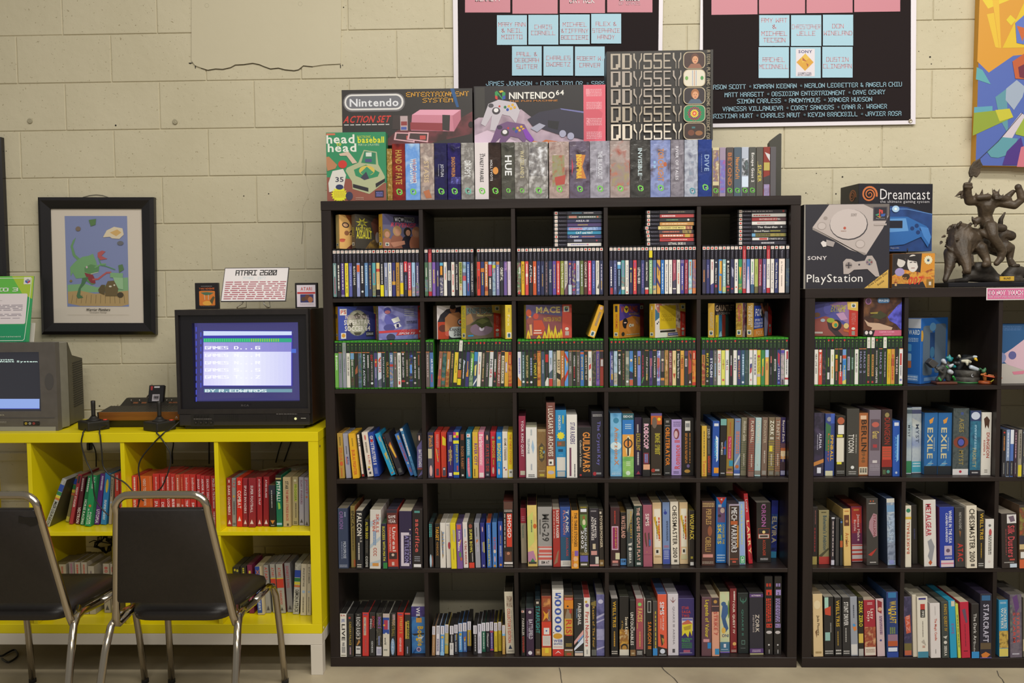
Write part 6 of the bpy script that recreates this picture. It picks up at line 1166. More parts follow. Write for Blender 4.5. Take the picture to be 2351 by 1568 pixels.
for i, (x0, x1, yt, body, word, els) in enumerate(SMALL):
    o, A = cover_box(O2, (x0, yt, x1, 1364), 0.02+random.uniform(0, .003), ZT, 0.14, mat(body, 0.2), f"{word} slim wrapped case, {ORD[i]} from left, low group by the large shelf's corner", name='game_case', cat='game case', group='slim wrapped cases on top of the large shelf', hfix=0.188)
    for e in els:
        if e[0] == 't': A.text(e[1], x0+14, e[3], x1-16, e[4], e[2], rot=1)
        elif e[0] == 'b': A.dashes(x0+8, e[2], x0+14, e[3], e[1], 1, True)
        elif e[0] == 'a': A.rect(x0+4, e[2], x1-4, e[3], art(e[1]))
        elif e[0] == 'r': A.rect(x0+3, e[2], x1-3, e[3], e[1])
        elif e[0] == 'p': A.poly(e[2], e[1])
    if i in (0, 2, 3, 4, 5): logo(A, (x0+x1)/2, 1310, 24, '5aa83c')
    A.build('spine_print', o)
# dark card standing behind the last case
P = [at(x, y, 0.24) for x, y in ((1761, 452), (1761, 331), (1766, 324), (1784, 310), (1788, 311), (1787, 452))]
bk = prism('book_end', [(P[0][0], ZT+EPS), (P[1][0], P[1][2]), (P[2][0], P[2][2]), (P[3][0], P[3][2]), (P[4][0], P[4][2]), (P[5][0], ZT+EPS)], 0.20, 0.235, mat('3a382e', 0.5)); tag(bk, 'dark slant-topped card sleeve standing behind the slim cases on the large shelf', 'sleeve')
# ---- big console boxes resting on the sealed ones
ZS = ZT+0.2185+2*EPS
def card(c): return noisemat('box_card', c, c, 5, 0.5, gain=True)
o, A = cover_box(O1, (250, 112, 1606, 690), 0.062, ZS, 0.125, '2c2827', 'black console carton with a grey oval logo and a strip of blue tape', hfix=None)
A.q = (250, 112, 1606, 664)
A.rect(250, 112, 1606, 700, '302c2a'); A.poly([(640, 664), (820, 520), (960, 440), (1490, 400), (1606, 340), (1606, 560), (1300, 620), (1100, 664)], art('4a2a2a-6a3438-3a2826-12'))
A.rrect(262, 146, 908, 328, 88, '6a6666'); A.rrect(276, 156, 892, 312, 76, 'd8d4cc'); A.rrect(294, 172, 872, 296, 60, '6c6c70')
A.text('Nintendo', 330, 200, 840, 278, 'd8d8d8')
A.text('ENTERTAINMENT', 920, 140, 1572, 190, 'c8902c', font=0.16); A.text('SYSTEM', 1090, 200, 1408, 246, 'c8902c', font=0.16)
A.poly([(1378, 100), (1420, 100), (1468, 296), (1442, 298)], '26507e')
A.text('ACTION SET', 268, 368, 750, 438, 'c83a30', slant=0.05); A.dashes(268, 448, 740, 466, 'c8c4bc', 1)
A.poly([(780, 366), (975, 372), (965, 520), (770, 505)], '3c3230'); A.rect(855, 376, 932, 520, 'b09a98'); A.rect(862, 430, 926, 470, '8a3c3a'); A.rect(862, 484, 920, 512, '4a5a9a')
A.poly([(978, 366), (1062, 316), (1486, 322), (1486, 420), (1414, 536), (965, 520)], 'c07a88'); A.poly([(978, 366), (1062, 316), (1486, 322), (1410, 376)], 'd898a8'); A.poly([(960, 440), (1300, 452), (1300, 530), (958, 512)], '8a3a3e'); A.poly([(1294, 370), (1374, 374), (1366, 532), (1292, 520)], '36302e'); A.poly([(1400, 380), (1486, 322), (1486, 420), (1414, 536)], 'b06a78')
for dx, dy in ((0, 0), (140, 0)):
    A.poly([(800+dx, 536), (1010+dx*1.0, 544), (1000+dx, 642), (784+dx, 612)], 'd0a0a0'); A.poly([(816+dx, 548), (996+dx, 556), (988+dx, 626), (804+dx, 602)], '453634'); A.rect(916+dx, 572, 978+dx, 612, 'b85048')
A.ell(1590, 470, 26, 30, '1f1c1b')
A.build('cover_print', o)
O6 = (1000, 0, 3.562)
o, A = cover_box(O6, (314, 698, 1392, 1180), 0.062, ZS, 0.13, '211e1e', 'black and pink game console carton showing grey and violet controllers')
A.q = (314, 698, 1392, 1146)
A.rect(314, 698, 1212, 1160, '211d1f'); A.poly([(314, 960), (420, 900), (700, 880), (860, 1000), (1212, 1100), (1212, 1146), (314, 1146)], art('8a7680-b09aa4-5a4a58-8'))
A.poly([(314, 1080), (420, 1040), (700, 1146), (314, 1146)], 'c8b0bc'); A.rect(324, 706, 402, 940, '35322e')
A.rect(1212, 700, 1392, 1150, 'cf5a68'); A.poly([(1212, 890), (1330, 885), (1370, 920), (1300, 1146), (1212, 1146)], 'c2525f')
for k, y in enumerate((730, 830, 955, 1060)): A.dashes(1236, y, 1362, y+60, 'd8a0a4', 5); A.text('1234'[k], 1232+(k % 2)*90, y, 1262+(k % 2)*90, y+48, 'd88a90')
A.poly([(486, 745), (504, 735), (546, 790), (546, 740), (572, 748), (572, 800), (548, 806), (508, 760), (508, 806), (488, 796)], '2f8a4a'); A.poly([(518, 738), (546, 732), (560, 742), (530, 752)], 'c8a030'); A.poly([(488, 796), (508, 806), (508, 780), (488, 770)], 'c03a30'); A.poly([(548, 806), (572, 798), (572, 770), (548, 780)], '2c4a9a')
A.text('NINTENDO', 602, 748, 978, 802, 'dcd8cc'); A.text('64', 986, 736, 1052, 776, 'dcd8cc'); A.text('THE FUN MACHINE', 602, 810, 1000, 824, 'b07030')
def pad(x, y, s, c1, c2):
    A.poly([(x-s*1.0, y+s*.25), (x-s*.7, y-s*.5), (x-s*.1, y-s*.72), (x+s*.9, y-s*.55), (x+s*1.15, y-s*.1), (x+s*.9, y+s*.6), (x+s*.55, y+s*.2), (x+s*.1, y+s*.1), (x-s*.3, y+s*1.0), (x-s*.62, y+s*.95), (x-s*.5, y+s*.15), (x-s*.9, y+s*.75), (x-s*1.15, y+s*.6)], c1)
    A.ell(x-s*.25, y-s*.1, s*.24, s*.2, '3a3438'); A.ell(x-s*.25, y-s*.14, s*.14, s*.12, 'd8d4d0'); A.ell(x-s*.55, y-s*.4, s*.16, s*.12, c2)
    A.ell(x-s*.05, y-s*.35, s*.06, s*.06, 'b83a34'); A.ell(x+s*.28, y-s*.3, s*.08, s*.08, '2f6a44'); A.ell(x+s*.42, y-s*.16, s*.08, s*.08, '2c4a9a')
    for q in ((.5, -.35), (.72, -.42), (.62, -.22), (.84, -.28)): A.ell(x+s*q[0], y+s*q[1], s*.08, s*.07, 'd0a030')
pad(530, 905, 140, 'b8b0b4', '4a464a'); pad(600, 1075, 140, '6a4a70', '3a2c44')
A.poly([(710, 1040), (740, 1030), (806, 1120), (780, 1140), (740, 1110)], '7a3aa0')
A.poly([(752, 960), (850, 905), (1020, 878), (1212, 915), (1212, 1120), (1010, 1080), (790, 1010)], '2b2838'); A.poly([(1020, 878), (1212, 905), (1212, 918), (1030, 888)], '6a6a9a'); A.poly([(920, 970), (1012, 980), (1000, 1046), (918, 1024)], '17161c')
A.poly([(775, 1030), (850, 990), (900, 1010), (830, 1060)], '9a9aa8'); A.ell(1040, 1075, 28, 28, '9a9aac'); A.ell(1106, 1095, 28, 28, '9a9aac')
A.poly([(780, 1146), (800, 1128), (860, 1140), (900, 1120), (1000, 1135), (1010, 1146)], 'b8602c')
A.build('cover_print', o)
o, A = cover_box(O2, (598, 64, 1552, 890), 0.058, ZS, 0.12, '211d1a', 'tall black carton with its name repeated in five rows beside small rounded pictures', hfix=None)
A.q = (598, 64, 1552, 872)
ODY = {'O': [(0, 0, 22, 100), (0, 0, 100, 10), (78, 0, 100, 88), (0, 90, 78, 100), (52, 66, 78, 100)], 'D': [(0, 0, 30, 100), (24, 0, 84, 10), (24, 90, 84, 100), (78, 8, 100, 92)], 'Y': None, 'S': [(8, 0, 100, 10), (0, 6, 16, 52), (8, 42, 94, 54), (82, 48, 100, 94), (0, 90, 92, 100), (0, 74, 14, 96)], 'E': [(0, 0, 16, 100), (8, 0, 92, 10), (8, 45, 84, 55), (8, 90, 100, 100)]}
for r_ in range(5):
    y0 = 84+r_*158.5; y1 = y0+140; cc = ['a89c8a', 'a3978a', 'a29688', 'a59884', 'd6cab4'][r_]
    for k, ch in enumerate('ODYSSEY'):
        x0 = [634, 736, 838, 930, 1020, 1110, 1194][k]; wd = [88, 88, 78, 76, 76, 70, 76][k]
        if ch == 'Y':
            for q in ([(0, 0), (18, 0), (18, 30), (40, 52), (40, 100), (66, 100), (66, 52), (88, 30), (88, 0), (100, 0), (100, 36), (74, 60), (74, 100), (34, 100), (34, 60), (0, 36)],): A.poly([(x0+a*wd/100, y0+b*1.4) for a, b in q], cc)
        else:
            for q in ODY[ch]: A.rect(x0+q[0]*wd/100, y0+q[1]*1.4, x0+q[2]*wd/100, y0+q[3]*1.4, cc)
    x0, x1, ya, yb = 1288, 1486, y0-6, y0+146
    A.rrect(x0, ya, x1, yb, 44, 'b8a888'); A.rrect(x0+7, ya+6, x1-7, yb-6, 40, ['3a2420', 'cfc6b0', '2a2024', '1f7a4c', '34221c'][r_])
    cx = (x0+x1)/2; cy = (ya+yb)/2
    if r_ in (0, 2):
        A.ell(cx+6, cy-18, 36, 44, '5a3524' if r_ == 0 else '9a6238'); A.ell(cx+8, cy-4, 27, 34, 'c89068'); A.ell(cx-2, cy-10, 4, 3, '2a1c18'); A.ell(cx+18, cy-10, 4, 3, '2a1c18'); A.ell(cx+8, cy+12, 9, 4, 'a04a40')
        A.poly([(cx-60, yb-8), (cx-30, cy+30), (cx+46, cy+30), (cx+74, yb-8)], '8a5a44' if r_ == 0 else '4a5a6a')
    if r_ == 1:
        for dx, c in ((-16, '5a7aa8'), (0, 'a85a44'), (16, '5a7aa8')): A.rect(cx+dx-2, ya+8, cx+dx+2, yb-8, c)
        A.ell(x0+30, cy, 14, 18, '6a9a4a'); A.ell(x1-30, cy, 14, 18, '4a8a4a')
    if r_ == 3:
        A.star(cx, cy, 66, 50, 16, 'b8342c'); A.star(cx, cy, 58, 44, 16, '24265a'); A.star(cx, cy, 48, 28, 16, 'd8c034'); A.ell(cx, cy, 20, 22, 'c8442c'); A.ell(cx, cy, 10, 11, 'd8a878')
    if r_ == 4:
        A.ell(cx-30, cy+14, 30, 26, '6a3c28'); A.ell(cx+40, cy+18, 34, 22, '8a5a34'); A.rect(cx-24, cy-40, cx+6, cy-24, '3a6a6a')
A.text('A TOTAL PLAY AND LEARNING EXPERIENCE FOR', 1496, 70, 1526, 868, 'b0a284', rot=1, font=0.14)
A.rect(1530, 66, 1552, 870, '2a2620')
A.build('cover_print', o)
# electronic baseball game
o, A = cover_box(O1, (88, 560, 708, 1238), 0.008, ZT, 0.05, '2c7a52', 'green boxed electronic baseball game with a yellow starburst at the end of the large shelf')
A.rect(88, 560, 708, 1238, '2f8458'); A.poly([(88, 1238), (88, 1000), (330, 1020), (540, 1120), (708, 1060), (708, 1238)], '8a4f40')
A.text('head', 92, 578, 384, 668, 'dcdccc'); A.text('head', 104, 668, 402, 752, 'dcdccc'); A.text('to', 196, 656, 246, 690, 'd8d040'); A.rect(92, 566, 184, 584, 'c86a50')
A.text('ELECTRONIC', 412, 592, 556, 616, 'a8b848'); A.text('baseball', 418, 604, 692, 666, 'd8d42c'); A.text('FOR 1 or 2 PLAYERS', 424, 672, 640, 694, 'a8c0a0')
A.poly([(480, 734), (614, 756), (628, 880), (694, 1000), (690, 1060), (540, 1165), (530, 1172), (356, 1120), (350, 1046), (286, 940), (300, 910), (420, 860)], 'a8ac84'); A.poly([(486, 746), (604, 764), (604, 880), (450, 862)], '2f7a56'); A.poly([(372, 930), (500, 880), (640, 960), (620, 1000), (490, 1030), (390, 990)], '2f8458')
A.ell(508, 940, 82, 50, 'c8b050'); A.poly([(440, 960), (508, 900), (580, 960), (500, 1010)], '3c8a60'); A.poly([(440, 1010), (500, 950), (530, 1020), (480, 1034)], '3c3a4a'); A.rect(500, 760, 560, 800, 'c8d0c0'); A.rect(492, 824, 560, 856, '4a4a70')
A.poly([(360, 1070), (520, 1112), (520, 1150), (360, 1106)], '26242a'); A.poly([(596, 1070), (694, 1020), (694, 1050), (600, 1110)], '26242a')
A.ell(256, 874, 46, 40, 'c0362e'); A.poly([(150, 940), (260, 920), (290, 980), (260, 1120), (110, 1150), (104, 1060)], 'd0cdc0'); A.text('35', 178, 1000, 264, 1050, '3a3a4a'); A.poly([(88, 800), (116, 796), (200, 880), (180, 916), (96, 940), (88, 880)], 'b07a54'); A.poly([(220, 770), (320, 748), (410, 860), (360, 870), (300, 790), (232, 790)], 'c8b098')
A.star(216, 1175, 62, 80, 18, 'd8d428', 1.1); A.dashes(160, 1136, 280, 1206, 'b89a30', 5); A.rect(590, 1140, 680, 1206, '26243a'); A.dashes(600, 1150, 670, 1200, '7a7ac0', 3); A.dashes(386, 1200, 470, 1232, 'b08a78', 2)
A.ell(220, 1100, 40, 26, '2a3358'); A.ell(320, 1190, 38, 42, '33334a')
A.build('cover_print', o)
# ================================================================ cartridge-game boxes turned at an angle
def cart_box(org, sx, fx, y0, y1, Y, z, yaw, body, spine, label, w_=0.187, d=0.028, h=0.133, group='cardboard cartridge-game boxes'):
    """fx = picture x of the corner between spine and cover; returns the box and its cover and spine prints"""
    X = org[0]+fx[0]/org[2]; ym = org[1]+(y0+y1)/2/org[2]
    a = at(X, ym, Y)
    o = mkbox('game_box', 0, w_, 0, d, 0, h, colour(body), None, 0.0009, {'L': colour(spine)})
    xs = [u*math.cos(yaw)-v*math.sin(yaw) for u in (0, w_) for v in (0, d)]
    c_ = (a[0]+sum(xs)/4-0.038)//PT; lo, hi = cell('big', int(c_)); x_ = min(max(a[0], lo-min(xs)), hi-max(xs))
    o.location = (x_, Y, z); o.rotation_euler = (0, 0, yaw); tag(o, label, 'game box', group)
    A = Art(w_*0.992, h*0.992, (fx[0], y0, fx[1], y1)); S = Art(d*0.96, h*0.992, (sx[0], y0, sx[1], y1))
    return o, A, S
def finish(o, A, S, w_=0.187, d=0.028):
    p = A.build('cover_print', o)
    if p: p.location = (w_/2, 0, 0)
    p = S.build('spine_print', o)
    if p: p.location = (0, d/2, 0); p.rotation_euler = (0, 0, -math.pi/2)
def emblem(A, x, y, s):
    A.rect(x-s, y-s, x+s, y+s, 'd0ccb8'); A.poly([(x-s*.6, y+s*.5), (x-s*.6, y-s*.4), (x, y-s*.7), (x+s*.6, y-s*.4), (x+s*.6, y+s*.5), (x, y+s*.8)], '2c3a6a'); A.poly([(x-s*.5, y-s*.3), (x, y-s*.6), (x, y), (x-s*.5, y+s*.3)], '3a7a4a'); A.poly([(x, y-s*.6), (x+s*.5, y-s*.3), (x, y)], 'b8902c')
Z1 = SZ[4]+0.1942; Z2 = SZ[3]+0.1928
Q1 = (760, 480, 7.468)
o, A, S = cart_box(Q1, (60, 140), (140, 790), 85, 640, 0.02, Z1, 0.70, 'b87a30', 'c8b070', 'cardboard box showing a golden woman\'s face, on the cases of the top left compartment')
A.rect(140, 85, 790, 640, 'c88c3c'); A.poly([(140, 85), (330, 85), (340, 300), (330, 560), (240, 640), (140, 640)], 'd8a860'); A.poly([(230, 85), (340, 85), (345, 300), (300, 200)], '8a4a24')
A.ell(235, 250, 55, 45, '3a2a2a', rot=.3); A.ell(235, 250, 38, 28, 'd0a070', rot=.3); A.ell(185, 490, 46, 16, 'b04a30'); A.ell(180, 512, 40, 18, 'c05a44'); A.ell(250, 380, 36, 40, '8a5a3a'); A.line([(290, 370), (330, 330), (300, 410), (340, 390)], 10, '33262c'); A.poly([(240, 640), (330, 560), (400, 640)], '6a3428')
emblem(S, 95, 570, 22); finish(o, A, S)
o, A, S = cart_box(Q1, (335, 415), (415, 1040), 85, 640, 0.012, Z1, 0.72, '35312a', '5a5040', 'dark wrestling game box with ragged yellow lettering, in the top left compartment')
A.rect(415, 85, 1040, 640, '3a352c'); A.star(515, 220, 34, 90, 7, 'b0a82c', 1.1); A.star(515, 225, 22, 50, 7, '4a4a2c', 1.1); A.text('BACKYARD', 425, 290, 645, 350, 'b8b030', slant=.02); A.text('ASSAULT', 430, 345, 660, 480, 'cfc634')
A.poly([(560, 640), (640, 520), (800, 420), (1040, 500), (1040, 640)], art('8a6a2c-4a3824-a8843c-26')); A.poly([(650, 220), (700, 130), (780, 110), (850, 200), (830, 400), (760, 560), (700, 420)], '5a3426'); A.ell(745, 450, 30, 90, '9a8a80')
S.text('ASSAULT', 345, 290, 390, 450, 'b0a830', rot=1); emblem(S, 368, 565, 26); finish(o, A, S)
o, A, S = cart_box(Q1, (820, 905), (905, 1520), 65, 635, 0.008, Z1, 0.72, '54506a', 'c0942c', 'wrestling game box with four fighters under white and pink lettering, top left compartment')
A.rect(905, 65, 1520, 635, '5f5c74'); A.rect(905, 65, 1520, 240, '4a4664'); A.rect(1066, 92, 1230, 190, '26242a'); A.text('WCW', 1085, 110, 1225, 180, 'd8d8dc'); A.rect(1232, 98, 1390, 185, '8a8a90'); A.text('NWO', 1240, 108, 1380, 180, '2a2a2e'); A.text('REVENGE', 1030, 200, 1410, 275, 'c04458', slant=.04)
for x, y, hh, c, s in ((960, 440, '8a6a40', '9a6650', 1), (1120, 390, 'a88458', '8a5844', 1.1), (1280, 400, '2a2420', '26222a', 1), (1420, 400, 'b07a58', 'a5684c', 1.2)):
    A.ell(x, y+150, 95*s, 140*s, c); A.ell(x, y-50, 60*s, 80*s, hh); A.ell(x+8, y-35, 36*s, 52*s, 'b58468')
A.poly([(1010, 540), (1230, 500), (1240, 560), (1060, 620)], 'b07a60'); A.rect(1462, 240, 1520, 635, 'a82a22'); emblem(A, 965, 570, 28)
S.rect(820, 65, 905, 635, 'c8982c'); S.text('WCW', 830, 270, 870, 450, '2a2626', rot=1); emblem(S, 852, 560, 26); finish(o, A, S)
Q2 = (760, 690, 7.468)
def redband(A, x0, y0, x1, y1, corner=True):
    A.rect(x0, y0, x1, y1, 'b03024')
    if corner: A.poly([(x0-30, y0), (x1, y0), (x1, y0+150), (x0-20, y0+125)], 'c8a850'); emblem(A, (x0+x1)/2, y0+60, 34)
    A.text('NINTENDO 64', x0+38, y0+180, x1-32, y0+370, 'c87a70', rot=1, bold=False); A.ell((x0+x1)/2, y1-125, 28, 22, 'c8c0b0'); A.rect((x0+x1)/2-24, y1-85, (x0+x1)/2+24, y1-18, '8a8478')
o, A, S = cart_box(Q2, (45, 120), (120, 810), 90, 645, 0.012, Z2, 0.56, '2f3270', 'c8981e', 'soccer game box with a football behind bold white title, second row column one')
A.rect(120, 90, 810, 645, '2f3270'); A.poly([(240, 90), (420, 90), (300, 300), (200, 645), (120, 645), (120, 90)], '3a4a9c'); A.ell(415, 365, 165, 215, '8a8a7c'); A.ell(415, 365, 150, 200, 'a8a690'); A.poly([(350, 240), (415, 190), (480, 240), (450, 300), (380, 300)], '4a4638'); A.poly([(350, 520), (480, 520), (450, 570), (380, 570)], '4a4638'); A.ell(520, 260, 40, 50, '4a4638'); A.ell(310, 400, 30, 50, '4a4638')
A.text('INTERNATIONAL', 228, 235, 595, 300, 'c8b8b0'); A.text('SUPERSTAR', 208, 312, 612, 396, 'e0d8cc'); A.text("SOCCER'64", 218, 412, 610, 500, 'e0d8cc'); A.rect(146, 128, 252, 234, 'd8d0c8'); A.text('PS', 160, 150, 240, 216, 'c0503c'); A.rect(158, 526, 234, 622, 'd8d0c4'); A.ell(196, 570, 28, 34, 'c8902c'); A.rect(545, 515, 664, 596, '24242c'); A.text('KONAMI', 552, 530, 655, 575, 'b8b8b8'); redband(A, 694, 90, 810, 645)
S.rect(45, 90, 120, 645, 'cf9c1c'); emblem(S, 80, 560, 22); S.ell(75, 250, 22, 40, '3a3a34'); S.dashes(66, 300, 92, 430, '8a6a1c', 1, True); finish(o, A, S)
o, A, S = cart_box(Q2, (805, 845), (845, 1545), 82, 640, 0.012, Z2, 0.50, '6a6aa0', '7a6a40', 'snow racing game box with blue rider and red slash, second row column one')
A.rect(845, 82, 1545, 640, art('8a8ac0-6a6aa4-b0b0d0-14')); A.ell(985, 160, 60, 60, '3a3a84'); A.ell(985, 180, 45, 30, 'b06a70'); A.poly([(950, 230), (1060, 210), (1180, 300), (1120, 380), (980, 420), (930, 320)], '5a5aa0'); A.poly([(1040, 300), (1150, 260), (1180, 330), (1080, 370)], 'd8d8cc'); A.poly([(1080, 390), (1160, 360), (1200, 420), (1110, 460)], 'd8d4d0'); A.text('1', 1120, 380, 1160, 440, '2a2a5a'); A.ell(1010, 440, 90, 60, '4a4a84'); A.ell(1030, 600, 70, 60, '3a3a54'); A.dashes(1250, 120, 1400, 260, 'b0b0b8', 4)
A.poly([(845, 492), (1190, 478), (1165, 520), (845, 530)], 'c03a40'); A.poly([(1160, 480), (1470, 480), (1470, 560), (1110, 575)], 'c03a40'); A.text('POLARIS', 1200, 470, 1415, 515, 'd06a70', slant=.1); A.text('SPORTS', 1160, 525, 1410, 562, 'd8d0d8', slant=.1); A.dashes(1280, 330, 1450, 380, '2a2a3a', 2); redband(A, 1462, 82, 1545, 640, False); A.ell(1505, 130, 30, 30, '3a5a3a')
S.rect(805, 82, 845, 640, art('8a7a44-4a4a3a-b0a060-60')); finish(o, A, S)
Q3 = (970, 690, 7.468)
o, A, S = cart_box(Q3, (180, 245), (245, 900), 70, 615, 0.03, Z2, 0.62, '3a3034', '3a342c', 'boxing game box with a bare-chested fighter before a dark arch, second row column two')
A.rect(245, 70, 900, 615, 'c8c0bc'); A.poly([(255, 330), (300, 220), (400, 130), (640, 90), (900, 90), (900, 615), (255, 615)], '2c2830'); A.rect(255, 335, 430, 615, 'a83a24'); A.ell(340, 440, 70, 60, '5a2c26')
A.poly([(440, 200), (600, 180), (680, 280), (640, 400), (600, 500), (420, 480), (400, 560), (370, 480), (372, 270)], 'b0774c'); A.ell(500, 130, 48, 66, '8a5638'); A.ell(500, 96, 48, 36, '1f1a1a'); A.ell(410, 530, 40, 44, 'c0584a'); A.rrect(430, 420, 760, 600, 70, 'c8c8c4'); A.text('Knockout', 440, 430, 700, 490, '26242a', slant=.1); A.text('KINGS', 520, 492, 690, 524, '26242a'); A.text('2000', 505, 530, 700, 575, '26242a'); A.ell(620, 345, 50, 55, '33303a'); A.ell(620, 345, 38, 42, 'b8a8a8'); A.ell(622, 345, 18, 20, 'b03a34')
S.rect(180, 70, 245, 615, '4a4034'); finish(o, A, S)
o, A, S = cart_box(Q3, (635, 745), (745, 1300), 72, 625, 0.012, Z2, 0.80, '5f5246', 'c8b428', 'yellow-spined flying game box with a green gunship, second row column two')
A.rect(745, 72, 1300, 625, '6a5a4c'); A.poly([(745, 240), (820, 200), (860, 330), (800, 380), (745, 400)], '94704c'); A.ell(985, 470, 180, 110, '7a6474'); A.ell(990, 460, 40, 40, 'c8b8c8'); A.text('KNIFE EDGE', 760, 110, 1165, 205, '7aa0a0'); A.text('KNIFE EDGE', 764, 114, 1160, 200, '3c4848'); A.text('NoseGunner', 915, 215, 1165, 258, 'c0b070')
A.poly([(800, 400), (920, 300), (1060, 270), (1110, 300), (1170, 450), (1060, 420), (990, 460), (900, 380)], '3c4028'); A.poly([(900, 340), (1000, 290), (1100, 340), (1000, 390)], '565a34'); A.rect(770, 558, 856, 582, '2f84b4'); redband(A, 1185, 72, 1300, 625)
S.rect(635, 72, 745, 625, 'cdb628'); S.text('KNIFE EDGE', 660, 110, 725, 450, '9a9a50', rot=1); emblem(S, 695, 560, 34); finish(o, A, S)
def spine_out(org, x0, x1, y0, y1, Y, z, yaw, lean, front, side, label, els, h=0.133, w_=0.028, d=0.187):
    X0 = at(org[0]+x0/org[2], org[1]+y1/org[2], Y)[0]; X1 = at(org[0]+x1/org[2], org[1]+y1/org[2], Y)[0]
    o = mkbox('game_box', -w_/2, w_/2, 0, d, 0, h, mat(front), None, 0.0009, {'L': colour(side), 'R': colour(side)})
    o.location = ((X0+X1)/2, Y, z+abs(math.sin(lean))*w_/2); o.rotation_euler = (0, lean, yaw); tag(o, label, 'game box', 'cardboard cartridge-game boxes')
    A = Art(w_*0.97, h*0.99); spec_art(A, els); emblem(A, 50, 88, 30) if False else None
    A.rect(20, 80, 86, 96, 'd4ccb4'); A.poly([(34, 93), (34, 85), (52, 82), (70, 85), (70, 93), (52, 95)], '2f5a6a'); A.build('spine_print', o)
spine_out(Q3, 1410, 1555, 75, 635, 0.006, Z2, 0.16, 0, 'ccb230', 'b89c38-a88a30-c0a84a-20', 'plain yellow game box standing spine out against the divider, second row column two', ['b,b09a4a,8,20,40,66', 't,Fox,d8c890,28,62,30,66'])
Q4 = (1180, 690, 7.468)
o, A, S = cart_box(Q4, (175, 205), (205, 985), 58, 612, 0.02, Z2, 0.26, '5a3838', 'c0b040', 'fighting game box with an armoured figure above flames, second row column three')
A.rect(205, 58, 985, 612, '4f4668'); A.poly([(205, 300), (400, 200), (830, 250), (830, 612), (205, 612)], '7a4244'); A.text('MACE', 375, 90, 785, 195, 'c8b060'); A.text('MACE', 382, 96, 778, 188, 'a89a60'); A.dashes(420, 158, 780, 178, 'b06a44', 1); A.text('MASTER OF MACE!', 505, 262, 800, 335, 'a8882c')
A.ell(250, 190, 45, 60, 'a8482c'); A.poly([(250, 240), (290, 240), (310, 560), (270, 560)], 'c89a60'); A.ell(370, 245, 45, 50, 'b04434'); A.poly([(330, 310), (470, 310), (530, 440), (480, 560), (320, 560), (330, 420)], 'b0442c'); A.poly([(340, 470), (460, 470), (460, 490), (340, 490)], 'd0b8a8'); A.poly([(330, 510), (470, 510), (470, 530), (330, 530)], 'd0b8a8'); A.ell(270, 320, 55, 60, '8a4a40')
for x, hh in ((240, 150), (420, 60), (520, 130), (590, 250), (640, 140), (700, 220), (760, 110), (800, 160)): A.poly([(x-40, 612), (x-20, 612-hh*.6), (x, 612-hh), (x+22, 612-hh*.55), (x+40, 612)], 'd0b42a'); A.poly([(x-20, 612), (x, 612-hh*.5), (x+20, 612)], 'c0702c')
A.rect(822, 58, 985, 612, 'b84434'); emblem(A, 892, 130, 48); A.ell(900, 460, 32, 26, 'd0c0b0'); A.rect(870, 500, 935, 570, 'b09a90')
S.rect(175, 58, 205, 612, 'c0b04a'); finish(o, A, S)
spine_out(Q4, 1255, 1392, 60, 612, 0.014, Z2, 0.0, 0.345, 'd09c24', 'b8902c', 'yellow game box leaning on the divider alone, second row column three', ['r,c8a89a,3,12,30,70', 'b,7a7470,20,64,36,72,2'], h=0.131, w_=0.0265)
Q5 = (1390, 690, 7.468)
o, A, S = cart_box(Q5, (130, 240), (240, 725), 52, 608, 0.010, Z2, 0.93, '7a4a2a', 'c89a20', 'game box with a black bomb under a red title, second row column four')
A.rect(240, 52, 725, 608, 'b8742c'); A.poly([(240, 52), (725, 52), (725, 300), (500, 250), (240, 330)], '4a3a80'); A.text('WORMS', 262, 85, 600, 190, 'b04a24'); A.ell(372, 140, 42, 60, 'c8b02c'); A.star(372, 140, 14, 46, 3, '2a2420'); A.text('ARMAGEDDON', 425, 200, 635, 240, 'a07a34'); A.ell(348, 370, 52, 85, '1f1c20'); A.ell(348, 360, 28, 12, 'c8a088'); A.ell(470, 440, 100, 110, 'c07a38'); A.ell(450, 410, 30, 30, 'd8c8b0'); A.ell(500, 410, 22, 24, 'd8c8b0'); A.ell(455, 415, 9, 9, '2a2420'); A.poly([(600, 400), (710, 340), (700, 380), (620, 440)], 'a86a30'); A.ell(590, 340, 34, 60, 'a87050'); A.dashes(370, 545, 640, 575, 'a89a80', 1); A.ell(305, 545, 30, 34, '2a2824'); A.rect(646, 52, 725, 608, '6f2420'); emblem(A, 680, 115, 30)
S.rect(130, 52, 240, 608, 'cf9c1c'); S.rect(162, 80, 208, 180, '2c2c30'); S.text('WORMS', 170, 210, 210, 450, 'b0502c', rot=1); emblem(S, 180, 545, 30); finish(o, A, S)
o, A, S = cart_box(Q5, (755, 850), (850, 1450), 42, 606, 0.010, Z2, 0.74, 'c0a484', 'c09a28', 'casino game box with a plain gold panel and playing cards, second row column four')
